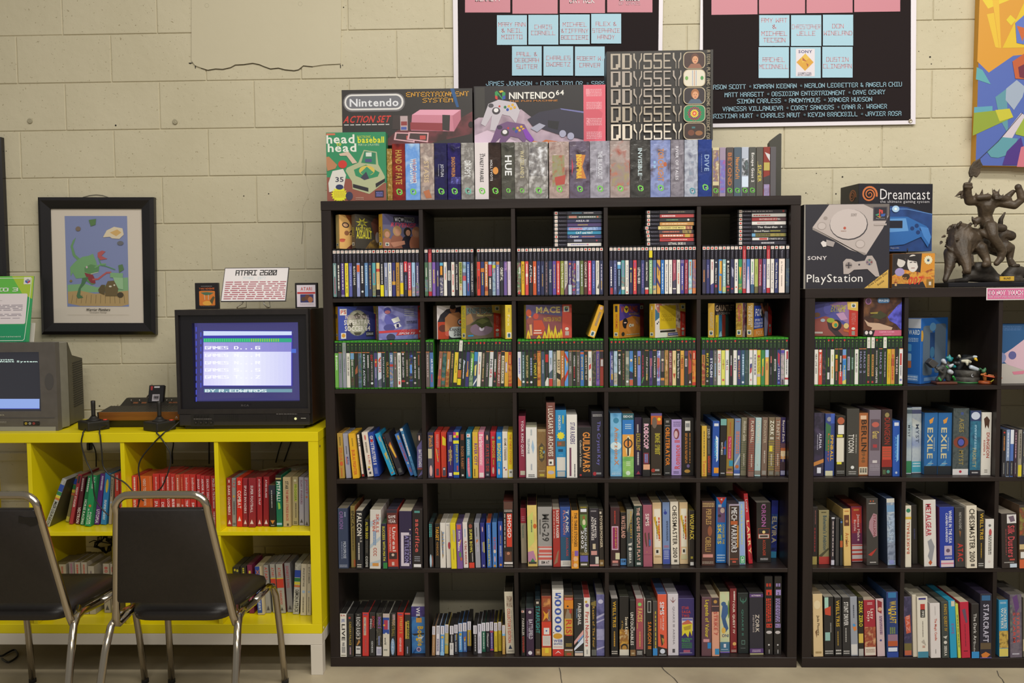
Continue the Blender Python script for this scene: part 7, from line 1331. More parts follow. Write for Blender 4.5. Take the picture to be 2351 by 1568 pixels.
A.rect(850, 42, 1450, 606, 'c0a890'); A.poly([(850, 120), (930, 200), (930, 300), (850, 340)], '3f6a80'); A.poly([(860, 42), (980, 42), (960, 180), (900, 190)], 'b06a60'); A.ell(900, 80, 14, 18, 'd8d0c8'); A.poly([(850, 330), (935, 270), (940, 480), (1080, 490), (1080, 606), (850, 606)], 'd4ccc0'); A.ell(890, 370, 12, 16, '2a2830'); A.ell(915, 345, 10, 12, '2a2830'); A.rect(935, 72, 1258, 468, 'c8a820'); A.text('GOLDEN', 965, 215, 1235, 272, 'a8881c'); A.text('NUGGET', 965, 285, 1230, 335, 'a8881c'); A.star(1098, 150, 70, 100, 9, 'bf9f20', 1.3); A.rect(945, 490, 1245, 520, '2a2622'); A.rect(1098, 535, 1308, 582, '3a3468'); A.dashes(1110, 545, 1295, 572, 'b8b0c8', 1); A.poly([(1258, 60), (1345, 42), (1345, 420), (1258, 440)], art('8a6a54-c0a890-5a4038-40')); A.poly([(1258, 440), (1345, 470), (1345, 606), (1310, 606)], 'b07040'); redband(A, 1345, 42, 1450, 606)
S.rect(755, 42, 850, 606, 'c8a02a'); S.ell(797, 110, 12, 34, 'd8d0b8'); S.dashes(785, 180, 812, 430, '9a7a24', 1, True); emblem(S, 795, 545, 28); finish(o, A, S)
Q6 = (1600, 690, 7.468)
o, A, S = cart_box(Q6, (180, 305), (305, 760), 45, 604, 0.008, Z2, 0.93, '241f1e', 'c09a3e', 'dark game box with yellow, blue and red character strips, second row column five')
A.rect(305, 45, 760, 604, '221d1e'); A.text('GAUNTLET', 320, 75, 740, 180, 'c0a488'); A.text('LEGENDS', 350, 195, 640, 235, '8a8078'); A.rect(318, 240, 388, 604, 'c8a828'); A.rect(388, 240, 462, 604, '2f6484'); A.rect(462, 240, 538, 604, '7a2c20'); A.rect(538, 240, 610, 604, '1f3a34'); A.line([(345, 360), (345, 560)], 9, '2a2418'); A.poly([(388, 600), (462, 600), (440, 500), (410, 540)], '8ab0c0')
S.rect(180, 45, 305, 604, 'c49c3e'); S.text('GAUNTLET', 218, 190, 275, 450, 'b8a888', rot=1); emblem(S, 240, 530, 38); finish(o, A, S)
o, A, S = cart_box(Q6, (650, 785), (785, 1240), 45, 604, 0.012, Z2, 0.95, '8a8478', 'b08c34', 'gold-spined game box with a red signature, between two others, second row column five')
A.rect(785, 45, 1240, 604, art('c8c4bc-6a3a3a-3a3a6a-20'))
S.rect(650, 45, 785, 604, art('b8943c-8a6a24-c8a850-40')); S.text('Quest', 680, 70, 760, 350, 'b04a54', rot=1); emblem(S, 712, 525, 40); finish(o, A, S)
o, A, S = cart_box(Q6, (850, 975), (975, 1440), 55, 604, 0.004, Z2, 0.95, '2c2624', 'a8843a', 'basketball game box with a blue sign and a player in white, second row column five')
A.rect(975, 55, 1440, 604, '2a2424'); A.poly([(960, 604), (960, 480), (1220, 460), (1235, 604)], 'c87a30'); A.rect(985, 100, 1150, 300, '2a3f94'); A.text('FOX', 1015, 150, 1175, 270, 'd8d4d0', slant=.06); A.rect(980, 300, 1205, 470, '2f4494'); A.text('SPORTS', 1000, 312, 1190, 352, 'c8c4cc'); A.text('COLLEGE', 988, 365, 1200, 405, 'c8c4cc'); A.text('HOOPS 99', 985, 418, 1195, 455, 'c8c4cc'); A.text('FOX', 1030, 505, 1195, 580, 'd8a878'); A.poly([(1250, 200), (1330, 200), (1340, 400), (1310, 604), (1250, 604), (1240, 400)], '8a86a0'); A.ell(1275, 150, 44, 50, '6a3c2c'); A.poly([(1130, 70), (1180, 60), (1250, 220), (1220, 250)], '8a5844'); A.poly([(1310, 60), (1340, 70), (1340, 200), (1310, 180)], '8a5844'); A.poly([(1340, 604), (1340, 150), (1360, 100), (1440, 210), (1440, 604)], 'a82a24'); A.ell(1390, 440, 24, 24, '8a9a90'); A.rect(1370, 485, 1410, 555, '5a6a64')
S.rect(850, 55, 975, 604, 'a8843a'); S.text('FOX SPORTS', 875, 110, 915, 410, 'd0c8b0', rot=1); S.text('COLLEGE HOOPS', 920, 90, 955, 440, 'd0c8b0', rot=1); emblem(S, 895, 525, 38); finish(o, A, S)
# ---- on the cases of the lower shelf
ZR = SZ[3]+0.1928; Q7 = (1860, 690, 7.468)
o, A = cover_box(Q7, (90, 36, 775, 600), 0.03, ZR, 0.028, '5a3a5a', 'motorcycle game box in purple and brown with a red edge band, low shelf top row', yaw=-0.35, hfix=0.133, group='cardboard cartridge-game boxes')
A.rect(90, 36, 775, 600, '4a4a88'); A.poly([(90, 330), (280, 270), (460, 340), (640, 480), (640, 600), (90, 600)], '8a4840'); A.poly([(300, 350), (380, 400), (560, 600), (440, 600), (330, 480)], '3c2a30'); A.poly([(340, 80), (460, 36), (640, 36), (640, 400), (520, 330), (480, 180)], '8a6a94'); A.poly([(440, 230), (560, 210), (620, 320), (520, 340)], 'b08aa8'); A.ell(310, 150, 60, 90, '5a5aa0'); A.text('EXTREME', 370, 90, 590, 200, 'a8a048', slant=.12)
A.ell(450, 420, 80, 90, '1f1c24'); A.ell(430, 410, 50, 60, 'c8903c'); A.ell(440, 420, 26, 34, '3a8a5a'); A.ell(360, 340, 60, 40, '8a9a34'); A.ell(150, 250, 50, 40, '6a4a34'); A.ell(240, 340, 36, 28, '9aa0a8'); A.ell(600, 430, 40, 46, 'c8b070'); A.rect(110, 530, 240, 560, 'b8a8a0'); A.poly([(560, 480), (640, 500), (640, 540), (560, 520)], 'b0582c'); redband(A, 640, 36, 775, 600); A.build('cover_print', o)
o, A = cover_box(Q7, (910, -4, 1575, 604), 0.012, ZR, 0.055, '4a3028', 'toy window box with bronze artwork and pink bottom strip, low shelf top row', yaw=0.05, hfix=0.148, name='toy_box', cat='toy box')
A.rect(910, -4, 1575, 604, art('5a3626-3a2620-7a5030-14')); A.ell(990, 50, 52, 52, '8a5a84'); A.ell(990, 50, 40, 40, '4a3044'); A.rrect(1150, 0, 1360, 80, 36, '3f6f9a'); A.text('IMAGINE', 1170, 18, 1345, 62, 'c8d0d8'); A.poly([(1330, 300), (1500, 120), (1575, 60), (1575, 520), (1480, 420), (1360, 360)], art('33307a-5a5ac0-24203c-20'))
A.poly([(920, 340), (1000, 390), (1180, 400), (1420, 470), (1400, 510), (1040, 510), (1060, 470), (980, 440)], 'b89a80'); A.poly([(1010, 300), (1200, 200), (1330, 280), (1200, 340)], '3a3a24'); A.poly([(1020, 230), (1160, 220), (1150, 250), (1030, 250)], '8a7a34'); A.rect(910, 514, 1110, 604, '211d1f'); A.ell(962, 550, 28, 30, 'd0c4c0'); A.ell(1036, 550, 28, 30, 'd0c4c0'); A.poly([(1110, 514), (1575, 514), (1575, 604), (1080, 604)], 'b85a70'); A.text('KEEPER RACER', 1190, 530, 1450, 552, 'd8a0b0'); A.dashes(1250, 566, 1400, 592, 'c8808f', 2); A.build('cover_print', o)
# big blue toy box with clear windows
Q8 = (1820, 380, 2.904)
c0 = at(1820+850/2.904, 380+1440/2.904, 0.05)
BLUE = mat('2a62a8', 0.35)
tb = mkbox('toy_box', -0.085, 0, 0, 0.20, 0, 0.258, BLUE, None, 0.0015, {'T': colour('8a8c90')})
tb.location = (max(c0[0], cell('low', 1)[0]+0.085*math.cos(0.92)), 0.05, SZ[3]+EPS); tb.rotation_euler = (0, 0, -0.92); tag(tb, 'large blue toy box with clear windows in its side, low shelf top row column two', 'toy box')
A = Art(0.084, 0.256, (765, 1010, 850, 1458)); A.rect(765, 1010, 850, 1075, 'b8bcc0'); A.text('SKYWARD', 770, 1085, 846, 1120, 'c8d8e4'); A.dashes(772, 1140, 840, 1170, 'a8c4dc', 3)
for y, c in ((1185, '4a90c0'), (1250, '8ab0c8'), (1300, 'b06a44')): A.rrect(770, y, 812, y+50, 6, c)
A.rrect(768, 1396, 842, 1440, 6, '5a8ac0'); A.dashes(772, 1402, 838, 1434, 'c8d4e0', 2); p = A.build('front_print', tb); p.location = (-0.0425, 0, 0)
A = Art(0.198, 0.256, (850, 1000, 1018, 1458)); A.rrect(862, 1050, 920, 1400, 16, '5a6a78'); A.rrect(935, 1040, 1006, 1390, 16, '5a6a78'); A.ell(922, 1060, 20, 30, '5a8ab0'); A.rect(905, 1100, 935, 1280, '24406a'); A.ell(920, 1240, 14, 40, '3a6a8a'); A.ell(855, 1120, 8, 40, 'c89a3c'); A.rect(870, 1415, 1010, 1440, '6a90b8')
p = A.build('window_print', tb); p.location = (0, 0.10, 0); p.rotation_euler = (0, 0, math.pi/2)
# right-hand compartment: clear-fronted toy pack
c0 = at(2312, 880, 0.06)
tp = mkbox('toy_box', 0, 0.17, 0, 0.09, 0, 0.232, mat('1f4a74', 0.3), None, 0.0015); tp.location = (cell('low', 2)[0], 0.06, SZ[3]+EPS); tag(tp, 'blue toy pack with a pink spaceship printed on it, low shelf top row column three', 'toy box')
A = Art(0.169, 0.230); A.rect(0, 66, 100, 100, 'b0a89c'); A.rect(0, 0, 100, 66, '26527c'); A.dashes(0, 2, 60, 10, '4a6a94', 3); A.poly([(10, 55), (40, 40), (75, 20), (100, 18), (100, 84), (70, 78), (30, 68)], 'c8a8b0'); A.ell(14, 56, 12, 9, '7a84a8'); A.ell(40, 52, 9, 7, '5a5a8a'); A.poly([(40, 80), (70, 78), (66, 84), (44, 85)], 'c87888'); A.build('front_print', tp).location = (0.085, 0, 0)
# ---- console cartons on the lower shelf
ZLO = HL
o, A = cover_box(Q8, (72, 258, 646, 818), 0.02, ZLO, 0.10, '24222a', 'dark console carton picturing a pale grey disc console and controller, on the low shelf')
A.rect(72, 258, 646, 818, '26242c'); A.poly([(130, 408), (240, 258), (470, 258), (640, 330), (600, 420), (490, 594), (380, 560)], 'b0a49c'); A.poly([(130, 408), (380, 552), (490, 584), (480, 598), (130, 424)], '8a8078'); A.ell(372, 392, 128, 104, '3a3638'); A.ell(370, 388, 124, 100, 'bcb0a8'); A.ell(192, 400, 30, 26, '94887f'); A.ell(192, 400, 26, 22, 'b8aca4'); A.ell(216, 348, 14, 12, '94887f'); A.ell(450, 522, 32, 28, '94887f'); A.ell(450, 522, 28, 24, 'b8aca4'); A.poly([(470, 258), (640, 258), (640, 340)], '6a625c'); A.dashes(320, 430, 355, 440, 'a07a6a', 1); A.ell(345, 415, 9, 9, 'b0503c'); A.text('SONY', 386, 318, 426, 338, '8a7f78', slant=.0)
A.text('SONY', 98, 600, 228, 626, 'c8c0bc'); A.text('PlayStation', 94, 722, 468, 792, 'e0dcd4', bold=False)
A.poly([(480, 818), (640, 694), (640, 818)], 'c8a04a'); A.text('Free Demo Disc', 0, 0, 0, 0, '5a4420', quad=[(505, 796), (628, 706), (636, 722), (512, 812)]); A.text('Inside', 0, 0, 0, 0, '5a4420', quad=[(566, 790), (608, 760), (614, 774), (572, 804)])
A.rect(534, 276, 628, 368, '4a4448'); A.rect(540, 282, 622, 362, '26242c'); A.poly([(572, 292), (598, 300), (598, 322), (586, 322), (586, 310), (580, 310), (580, 340), (572, 338)], 'b8403a'); A.poly([(546, 330), (572, 320), (572, 330), (560, 336)], '3a8a6a'); A.poly([(586, 326), (616, 322), (610, 340), (586, 342)], '3a5a9a'); A.poly([(556, 338), (590, 344), (576, 348)], 'c8a83c'); A.text('PlayStation', 552, 350, 612, 358, 'a8a0a0'); A.rect(540, 388, 624, 400, 'a89c94')
A.poly([(336, 640), (356, 620), (390, 622), (420, 640), (480, 634), (496, 602), (530, 600), (556, 640), (582, 740), (556, 742), (500, 690), (410, 694), (374, 722), (340, 722)], 'a89c94'); A.ell(374, 664, 24, 22, '8a7f78'); A.rect(354, 660, 394, 668, '3a3438'); A.rect(370, 644, 378, 684, '3a3438'); A.ell(512, 644, 24, 22, '8a7f78')
for dx, dy, c in ((0, -14, '3a6a5a'), (14, 0, '7a3a40'), (0, 14, '3a4a6a'), (-14, 0, '6a4a6a')): A.ell(512+dx, 644+dy, 6, 6, c)
A.ell(444, 660, 6, 6, '3a3438'); A.poly([(184, 512), (200, 498), (222, 508), (222, 536), (200, 540)], 'd0c8c0'); A.poly([(222, 490), (280, 508), (268, 540), (222, 530)], '9a908a')
A.poly([(72, 258), (80, 258), (84, 818), (72, 818)], '8a8478'); A.build('cover_print', o)
dz = at(1820+700/2.904, 380+572/2.904, 0.15)[2]
o, A = cover_box(Q8, (437, 118, 962, 566), 0.15, dz, 0.15, '1f1d24', 'black and blue console carton with an orange spiral on a wire stand, low shelf', yaw=0.14)
o.location.y = 0.17
A.rect(437, 118, 962, 566, '1d1b22'); A.poly([(437, 300), (640, 264), (780, 270), (962, 320), (962, 566), (437, 566)], art('23345e-2c4a80-182440-6')); A.line([(640, 284), (780, 284), (962, 318)], 5, '5a84b8')
def spiral(A, x, y, r, c, t, sx=1.0):
    P = [(x+sx*r*(1-k/60)*math.cos(-k*0.30+0.2), y+r*(1-k/60)*math.sin(-k*0.30+0.2)) for k in range(0, 54)]
    for k in range(len(P)-1): A.line([P[k], P[k+1]], t*(1-k/80), c)
spiral(A, 510, 188, 54, 'c8703c', 13)
A.text('Dreamcast', 584, 152, 940, 222, 'd8d4d0', bold=False); A.text('the ultimate gaming system', 584, 226, 936, 250, 'b8b4b4', bold=False)
A.ell(696, 284, 26, 22, 'a8c8e0'); A.ell(696, 284, 10, 9, 'e0e8ec'); A.poly([(560, 420), (650, 336), (780, 336), (860, 372), (920, 400), (955, 470), (930, 540), (880, 470), (760, 520), (650, 530)], '2f66a4'); A.poly([(640, 350), (770, 346), (790, 430), (640, 440)], '5f94c8'); A.rect(640, 362, 746, 412, '20202c')
for x, y in ((816, 414), (848, 396), (858, 440), (884, 418)): A.ell(x, y, 15, 14, '1f3a6a')
A.poly([(870, 400), (930, 410), (952, 470), (940, 520), (900, 470)], '4a82c0'); A.text('Sega.com', 662, 536, 722, 552, '8a8a90'); A.build('cover_print', o)
S = Art(0.148, A.h, (315, 118, 437, 566)); S.rect(315, 118, 437, 566, '1b191f'); spiral(S, 398, 192, 42, '8a4f2c', 10, 0.5); p = S.build('side_print', o); p.location = (-A.w/2-0.0006, 0.075, 0); p.rotation_euler = (0, 0, -math.pi/2)
# wire stand under the tilted carton
bl = mat('1d1b1b', 0.4)
ws = empty('wire_stand', (o.location.x, 0.17, ZLO)); tag(ws, 'black wire stand lifting the spiral console carton, low shelf', 'stand')
hh = dz-ZLO
tube('wire_leg', [(-0.06, -0.02, hh+0.012), (-0.06, -0.02, hh-0.004), (-0.06, 0.0, hh-0.006), (-0.07, 0.01, 0.002), (-0.07, -0.03, 0.002)], 0.0022, bl, ws, 6)
tube('wire_leg', [(0.045, -0.01, hh+0.012), (0.045, -0.01, hh-0.004), (0.045, 0.01, hh-0.006), (0.055, 0.02, 0.002), (0.055, -0.02, 0.002)], 0.0022, bl, ws, 6)
tube('cross_wire', [(-0.065, 0.01, hh-0.004), (0.05, 0.018, hh-0.004)], 0.0022, bl, ws, 6)
tube('cross_wire', [(-0.065, 0.10, hh-0.004), (0.05, 0.11, hh-0.004)], 0.0022, bl, ws, 6)
tube('wire_leg', [(-0.065, 0.01, hh-0.004), (-0.065, 0.10, hh-0.004), (-0.07, 0.12, 0.002)], 0.0022, bl, ws, 6)
tube('wire_leg', [(0.05, 0.018, hh-0.004), (0.05, 0.11, hh-0.004), (0.05, 0.13, 0.002)], 0.0022, bl, ws, 6)
o, A = cover_box(Q8, (662, 598, 946, 816), 0.05, ZLO, 0.028, 'b8702c', 'spy game box with two dark-haired faces over orange flames, low shelf', hfix=0.133, group='cardboard cartridge-game boxes')
A.rect(662, 598, 946, 816, '2a2424'); A.poly([(860, 598), (946, 598), (946, 816), (890, 816), (850, 740)], 'c8862c'); A.poly([(662, 740), (740, 700), (860, 720), (946, 690), (946, 760), (800, 790), (662, 790)], art('c0602c-d09a3c-8a3424-40')); A.ell(800, 660, 38, 56, 'd0c8bc'); A.poly([(762, 620), (840, 608), (846, 660), (836, 690), (826, 650), (770, 640)], '241f1f'); A.line([(780, 655), (794, 652)], 5, '2a2424'); A.line([(806, 652), (822, 655)], 5, '2a2424'); A.line([(790, 690), (812, 690)], 4, '8a5a50'); A.ell(720, 645, 30, 40, 'c8c0b4'); A.poly([(676, 610), (740, 602), (752, 650), (736, 640), (700, 630), (690, 680), (676, 680)], '241f1f'); A.ell(712, 715, 32, 26, '9a8ab0'); A.ell(755, 745, 26, 20, '3a2c1c')
A.text('GOLDENEYE', 672, 748, 760, 778, 'c8883c'); A.text('007', 772, 744, 866, 796, 'c8402a', slant=.1); A.star(902, 640, 24, 30, 12, 'd8d0a8'); emblem(A, 902, 640, 13); A.rect(893, 762, 938, 812, '8a6424'); A.rect(908, 778, 924, 800, 'd0c4b0'); A.rect(680, 786, 694, 804, 'c8a068'); A.build('cover_print', o)
# pink notice on the front edge of the low shelf
a, b = at(1820+1290/2.904, 380+816/2.904, -0.0015), at(1820+1800/2.904, 380+893/2.904, -0.0015)
sg = mkbox('notice', 0, b[0]-a[0], 0, 0.0018, 0, a[2]-b[2], mat('d8ccc8'), None, 0); sg.location = (a[0], -0.0045, b[2]); tag(sg, 'pink do-not-touch notice taped to the front edge of the low shelf', 'sign')
A = Art(b[0]-a[0], a[2]-b[2], (1290, 816, 1800, 893)); A.rect(1297, 821, 1793, 887, 'c8688c'); A.text('DO NOT TOUCH', 1304, 832, 1532, 862, 'e0ccd0', font=0.19); A.text('ASK STAFF FOR ASSISTANCE', 1304, 866, 1532, 878, 'd8b8c4', font=0.15); p = A.build('lettering', sg); p.location = ((b[0]-a[0])/2, 0, 0)
# ================================================================ things on the wall
class PixArt(Art):
    """print on the upright plane at depth Y: picture coordinates org + v/scale are traced back onto that plane"""
    def __init__(s, Y, org=(0, 0, 1), step=0.00012, base=0.0004):
        Art.__init__(s, 1, 1, step=step, base=base); s.Y = Y; s.org = org
    def emit(s, P, F, c):
        P = np.asarray(P, float).reshape(-1, 2)
        if not len(P): return
        n = len(s.V); s.z += s.step
        for x, y in P: s.V.append(tuple(at(s.org[0]+x/s.org[2], s.org[1]+y/s.org[2], s.Y-s.z)))
        k = s.mi(c)
        for f in F: s.F.append(tuple(i+n for i in f)); s.M.append(k)
def quadplate(name, px, Y, d, mt, parent=None, org=(0, 0, 1)):
    P = [at(org[0]+x/org[2], org[1]+y/org[2], Y) for x, y in px]
    return prism(name, [(p[0], p[2]) for p in P], Y, Y+d, mt, parent)
VINYL = mat('e0d8d8', 0.35)
DARKV = mat('241c1c', 0.8, 0.15)
PINK, SKY = 'c27a84', '9fc4cf'
def poster(px, label):
    o = quadplate('poster', px, YW-0.012, 0.0015, VINYL); tag(o, label, 'poster', 'vinyl sponsor posters'); return o
po = poster([(1036, -330), (1527, -330), (1518, 293), (1043, 293)], 'dark sponsor poster with pink and blue tiles, hanging behind the console cartons')
A = PixArt(YW-0.012, (1000, 0, 3.562)); A.poly([(170, -1150), (1840, -1150), (1815, 1010), (190, 1010)], DARKV)
for r_ in range(4):
    for k in range(4):
        y1 = [102, 112, 106, 101][k]-r_*400; x0 = 241+k*387.5; A.poly([(x0, y1-370), (x0+370, y1-370), (x0+370, y1), (x0, y1)], PINK)
A.text('BENNETT', 325, -40, 535, 12, 'd8ccc8', font=0.17); A.text('DR. REK', 1095, -32, 1300, 28, 'd8ccc8', font=0.17); A.text('CHOICE', 1503, -36, 1670, 6, 'd8ccc8', font=0.2); A.text('OF GAMES', 1500, 14, 1672, 40, 'd0b0b4', font=0.1)
T1 = [[('MARY ANN', 200), ('& NEIL', 250), ('MIOTTO', 302)], [('CHRIS', 220), ('CORNELL', 270)], [('MICHAEL', 200), ('&TIFFANY', 252), ('BOCCIERI', 306)], [('ALEX &', 196), ('STEPHANIE', 250), ('HANDY', 303)]]
for k in range(4):
    x0 = 502+k*257; y0 = [124, 122, 118, 113][k]; A.rect(x0, y0, x0+245, y0+243, SKY)
    for t, y in T1[k]:
        hw = min(112, len(t)*13.5+4); cx = x0+122; A.text(t, cx-hw, y-18, cx+hw, y+18, 'c47c80', font=0.12)
T2 = [[('PAUL &', 443), ('DEBORAH', 492), ('SUTTER', 545)], [('CHARLES', 475), ('DWORETZ', 526)], [('ROBERT W.', 478), ('CARVER', 533)]]
for k in range(3):
    x0 = 625+k*257.5; y0 = [378, 378, 380][k]; A.rect(x0, y0, x0+243, y0+240, SKY)
    for t, y in T2[k]:
        hw = min(106, len(t)*13.5+4); cx = x0+122; A.text(t, cx-hw, y-18, cx+hw, y+18, 'c47c80', font=0.12)
A.text('JAMES JOHNSON • CHRIS TAYLOR • SARAH MARTIN', 412, 662, 1620, 702, '86aab8', font=0.15)
A.build('poster_print', po)
po = poster([(1613, -330), (2106, -330), (2102, 285), (1604, 293)], 'dark sponsor poster with a white border and grommet, right of the tall black carton')
A = PixArt(YW-0.012, (1580, 0, 3.049)); A.poly([(102, -990), (1560, -990), (1558, 842), (104, 866)], DARKV)
for r_ in range(4):
    for k in range(4):
        y1 = [104, 97, 92, 84][k]-r_*345; x0 = 163+k*333; A.poly([(x0, y1-316), (x0+322, y1-318), (x0+322, y1-4), (x0, y1)], PINK)
T3 = [[('AMY WAT', 142), ('&', 187), ('MICHAEL', 234), ('TECSON', 280)], [('CHRISTOPHER', 188), ('JELLE', 233)], [('DON', 183), ('WINELAND', 232)]]
T4 = [[('RACHEL', 418), ('McCONNELL'.upper(), 466)], [], [('DUSTIN', 416), ('CLINGMAN', 463)]]
for r_, TT in enumerate((T3, T4)):
    for k in range(3):
        x0 = 497+k*223-r_*4; y0 = 106+r_*224-(k == 2)*3; A.rect(x0, y0, x0+212, y0+216, SKY)
        for t, y in TT[k]:
            hw = min(100, len(t)*12.5+3); cx = x0+106; A.text(t, cx-hw, y-16, cx+hw, y+16, 'c47c80', font=0.12)
A.rect(754, 342, 886, 534, 'd8d0d0'); A.text('SONY', 772, 351, 868, 372, '3a3a6a'); A.poly([(820, 374), (878, 436), (818, 496), (758, 436)], 'd09a2c'); A.poly([(820, 374), (850, 406), (800, 440), (790, 406)], 'd8b040'); A.poly([(800, 400), (830, 430), (800, 424)], 'a8502c'); A.poly([(836, 470), (826, 440), (842, 452)], 'a8502c'); A.text('COMPUTER', 768, 506, 864, 518, '7a7a8a'); A.text('ENTERTAINMENT', 768, 520, 864, 529, '7a7a8a')
for t, x0, x1, y in (('JASON SCOTT • KAMRAN KEENAN • NEALON LEDBETTER & ANGELA CHIU', 150, 1496, 596), ('MATT HARGETT • OBSIDIAN ENTERTAINMENT • DAVE OSHRY', 254, 1380, 650), ('SIMON CARLESS • ANONYMOUS • XANDER HUDSON', 342, 1288, 700), ('VANESSA VILLANUEVA • COREY SANDERS • DANA R. WAGNER', 240, 1392, 750), ('CHRISTINA HURT • CHARLES NAUT • KEVIN BRACKBILL • JAVIER ROSA', 130, 1492, 800)):
    dy = 9 if y != 700 else 4
    A.text(t, 0, 0, 0, 0, '8fb4c0', font=0.15, quad=[(x0, y-12+dy), (x1, y-22-dy*.2), (x1, y+12-dy*.2), (x0, y+22+dy)])
A.build('poster_print', po)
p = at(2090, 278, YW-0.013)
g = lathe('grommet', [(0.0075, 0), (0.0085, 0.0015), (0.0065, 0.003), (0.0045, 0.0015)], mat('b8a890', 0.3, metal=0.8), po, 16); g.rotation_euler = (math.pi/2, 0, 0); g.location = (p[0], YW-0.0125, p[2])
# bright canvas at the edge of the picture
cv = quadplate('canvas_painting', [(2256, -200), (2620, -200), (2600, 385), (2240, 380)], YW-0.045, 0.043, mat('c8902c', 0.6)); tag(cv, 'unframed canvas of jagged yellow, blue, teal and lime shapes, high on the wall', 'painting')
A = PixArt(YW-0.045, (1580, 0, 3.049), step=0.0001); A.poly([(2062, -600), (3160, -600), (3110, 1170), (2012, 1158)], '4f64a8')
A.poly([(2062, -600), (3160, -600), (3160, 300), (2275, 390), (2104, 508), (2024, 430)], 'd0922c'); A.poly([(2060, 0), (2250, 0), (2100, 60)], 'dcc030'); A.poly([(2130, 0), (2175, 0), (2190, 336), (2178, 336)], 'dcb030'); A.poly([(2090, 100), (2140, 90), (2176, 336), (2150, 330)], 'dcb430'); A.poly([(2256, 104), (2296, 140), (2260, 178), (2226, 140)], 'd8c02c'); A.poly([(2360, 0), (2560, 0), (2500, 330), (2200, 336)], 'd8b428')
A.poly([(2020, 470), (2060, 490), (2118, 590), (2014, 555)], '5a9fa0'); A.poly([(2150, 680), (2230, 620), (2240, 940), (2180, 830)], '5a8f98'); A.poly([(2226, 620), (2300, 560), (2360, 610), (2340, 680), (2280, 770), (2222, 700)], '9aa6b4'); A.poly([(2002, 750), (2130, 742), (2130, 796), (2000, 796)], '5a9aa8'); A.poly([(2000, 790), (2180, 770), (2276, 820), (1992, 950)], '8a9a30'); A.poly([(2150, 770), (2250, 760), (2276, 820), (2180, 850)], 'c0b834'); A.poly([(2316, 850), (2370, 800), (2370, 960), (2290, 940)], '94a83a')
A.poly([(2196, 960), (2330, 790), (2360, 810), (2260, 980)], 'c8bcc0'); A.poly([(2090, 1060), (2200, 960), (2310, 970), (2250, 1080), (2170, 1105), (2120, 1100)], '5a949c'); A.poly([(2230, 1060), (2330, 960), (2360, 1080), (2300, 1155), (2200, 1155)], '4a2f7a'); A.poly([(2330, 1030), (2420, 1000), (2440, 1170), (2300, 1168)], 'c8707c')
A.poly([(2270, 430), (2360, 370), (2470, 400), (2420, 560), (2290, 550)], 'b8582c'); A.poly([(2290, 160), (2370, 90), (2480, 130), (2440, 330), (2300, 300)], '5a6fb4'); A.poly([(2300, 180), (2370, 200), (2340, 290)], 'c0602c'); A.poly([(2310, 470), (2370, 440), (2400, 560), (2320, 540)], '6a2438'); A.line([(2020, 1130), (2170, 990), (2340, 790)], 4, '2f2c3a')
A.build('canvas_print', cv)
# ---- framed prints
FRAMEB = mat('1a1718', 0.22, 0.5)
def frame(px_out, px_in, Y, label):
    root = empty('picture_frame', (0, 0, 0)); tag(root, label, 'framed picture')
    O = [at(x, y, Y) for x, y in px_out]; I = [at(x, y, Y) for x, y in px_in]
    c = sum(O)/4
    root.location = (c[0], Y, c[2])
    for i in range(4):
        j = (i+1) % 4; V = []
        for a, b, t in ((O[i], I[i], 0), (O[j], I[j], 0)):
            mid = a*0.72+b*0.28
            for q, yy in ((a, YW-0.003), (a, Y-0.004), (mid, Y-0.012), (b, Y+0.004), (b, YW-0.003)): V.append((q[0]-c[0], yy-Y, q[2]-c[2]))
        F = [(k, k+1, k+6, k+5) for k in range(4)]+[(4, 0, 5, 9), (0, 4, 3, 2, 1), (5, 6, 7, 8, 9)]
        meshobj('frame_rail', V, F, FRAMEB, root)
    return root, c
fr, c = frame([(88, 453), (354, 453), (358.5, 768), (97, 768)], [(114, 479), (324, 479), (329, 741.5), (121, 741.5)], YW-0.022, 'black-framed cartoon print of a green dinosaur above a sandy plain, on the block wall')
q = quadplate('mat_board', [(112, 477), (326, 477), (331, 743), (119, 743)], YW-0.012, 0.004, mat('cfc3b0', 0.7)); q.parent = fr; q.matrix_parent_inverse = Matrix.Translation((-c[0], -(YW-0.022), -c[2]))
A = PixArt(YW-0.012, (0, 420, 4.126), step=0.00006)
A.poly([(612, 313), (1204, 313), (1222, 1172), (638, 1172)], '7f88ac')
A.poly([(640, 965), (800, 955), (920, 990), (1040, 960), (1130, 900), (1212, 895), (1216, 1030), (642, 1040)], '7fa878'); A.poly([(642, 1030), (760, 1020), (900, 1050), (1216, 1020), (1220, 1150), (1150, 1168), (760, 1165), (645, 1140)], 'b09464')
for k in range(12): A.line([(690+k*44, 1060), (676+k*46, 1140)], 3, '6a5a40')
GRN = '6a9464'
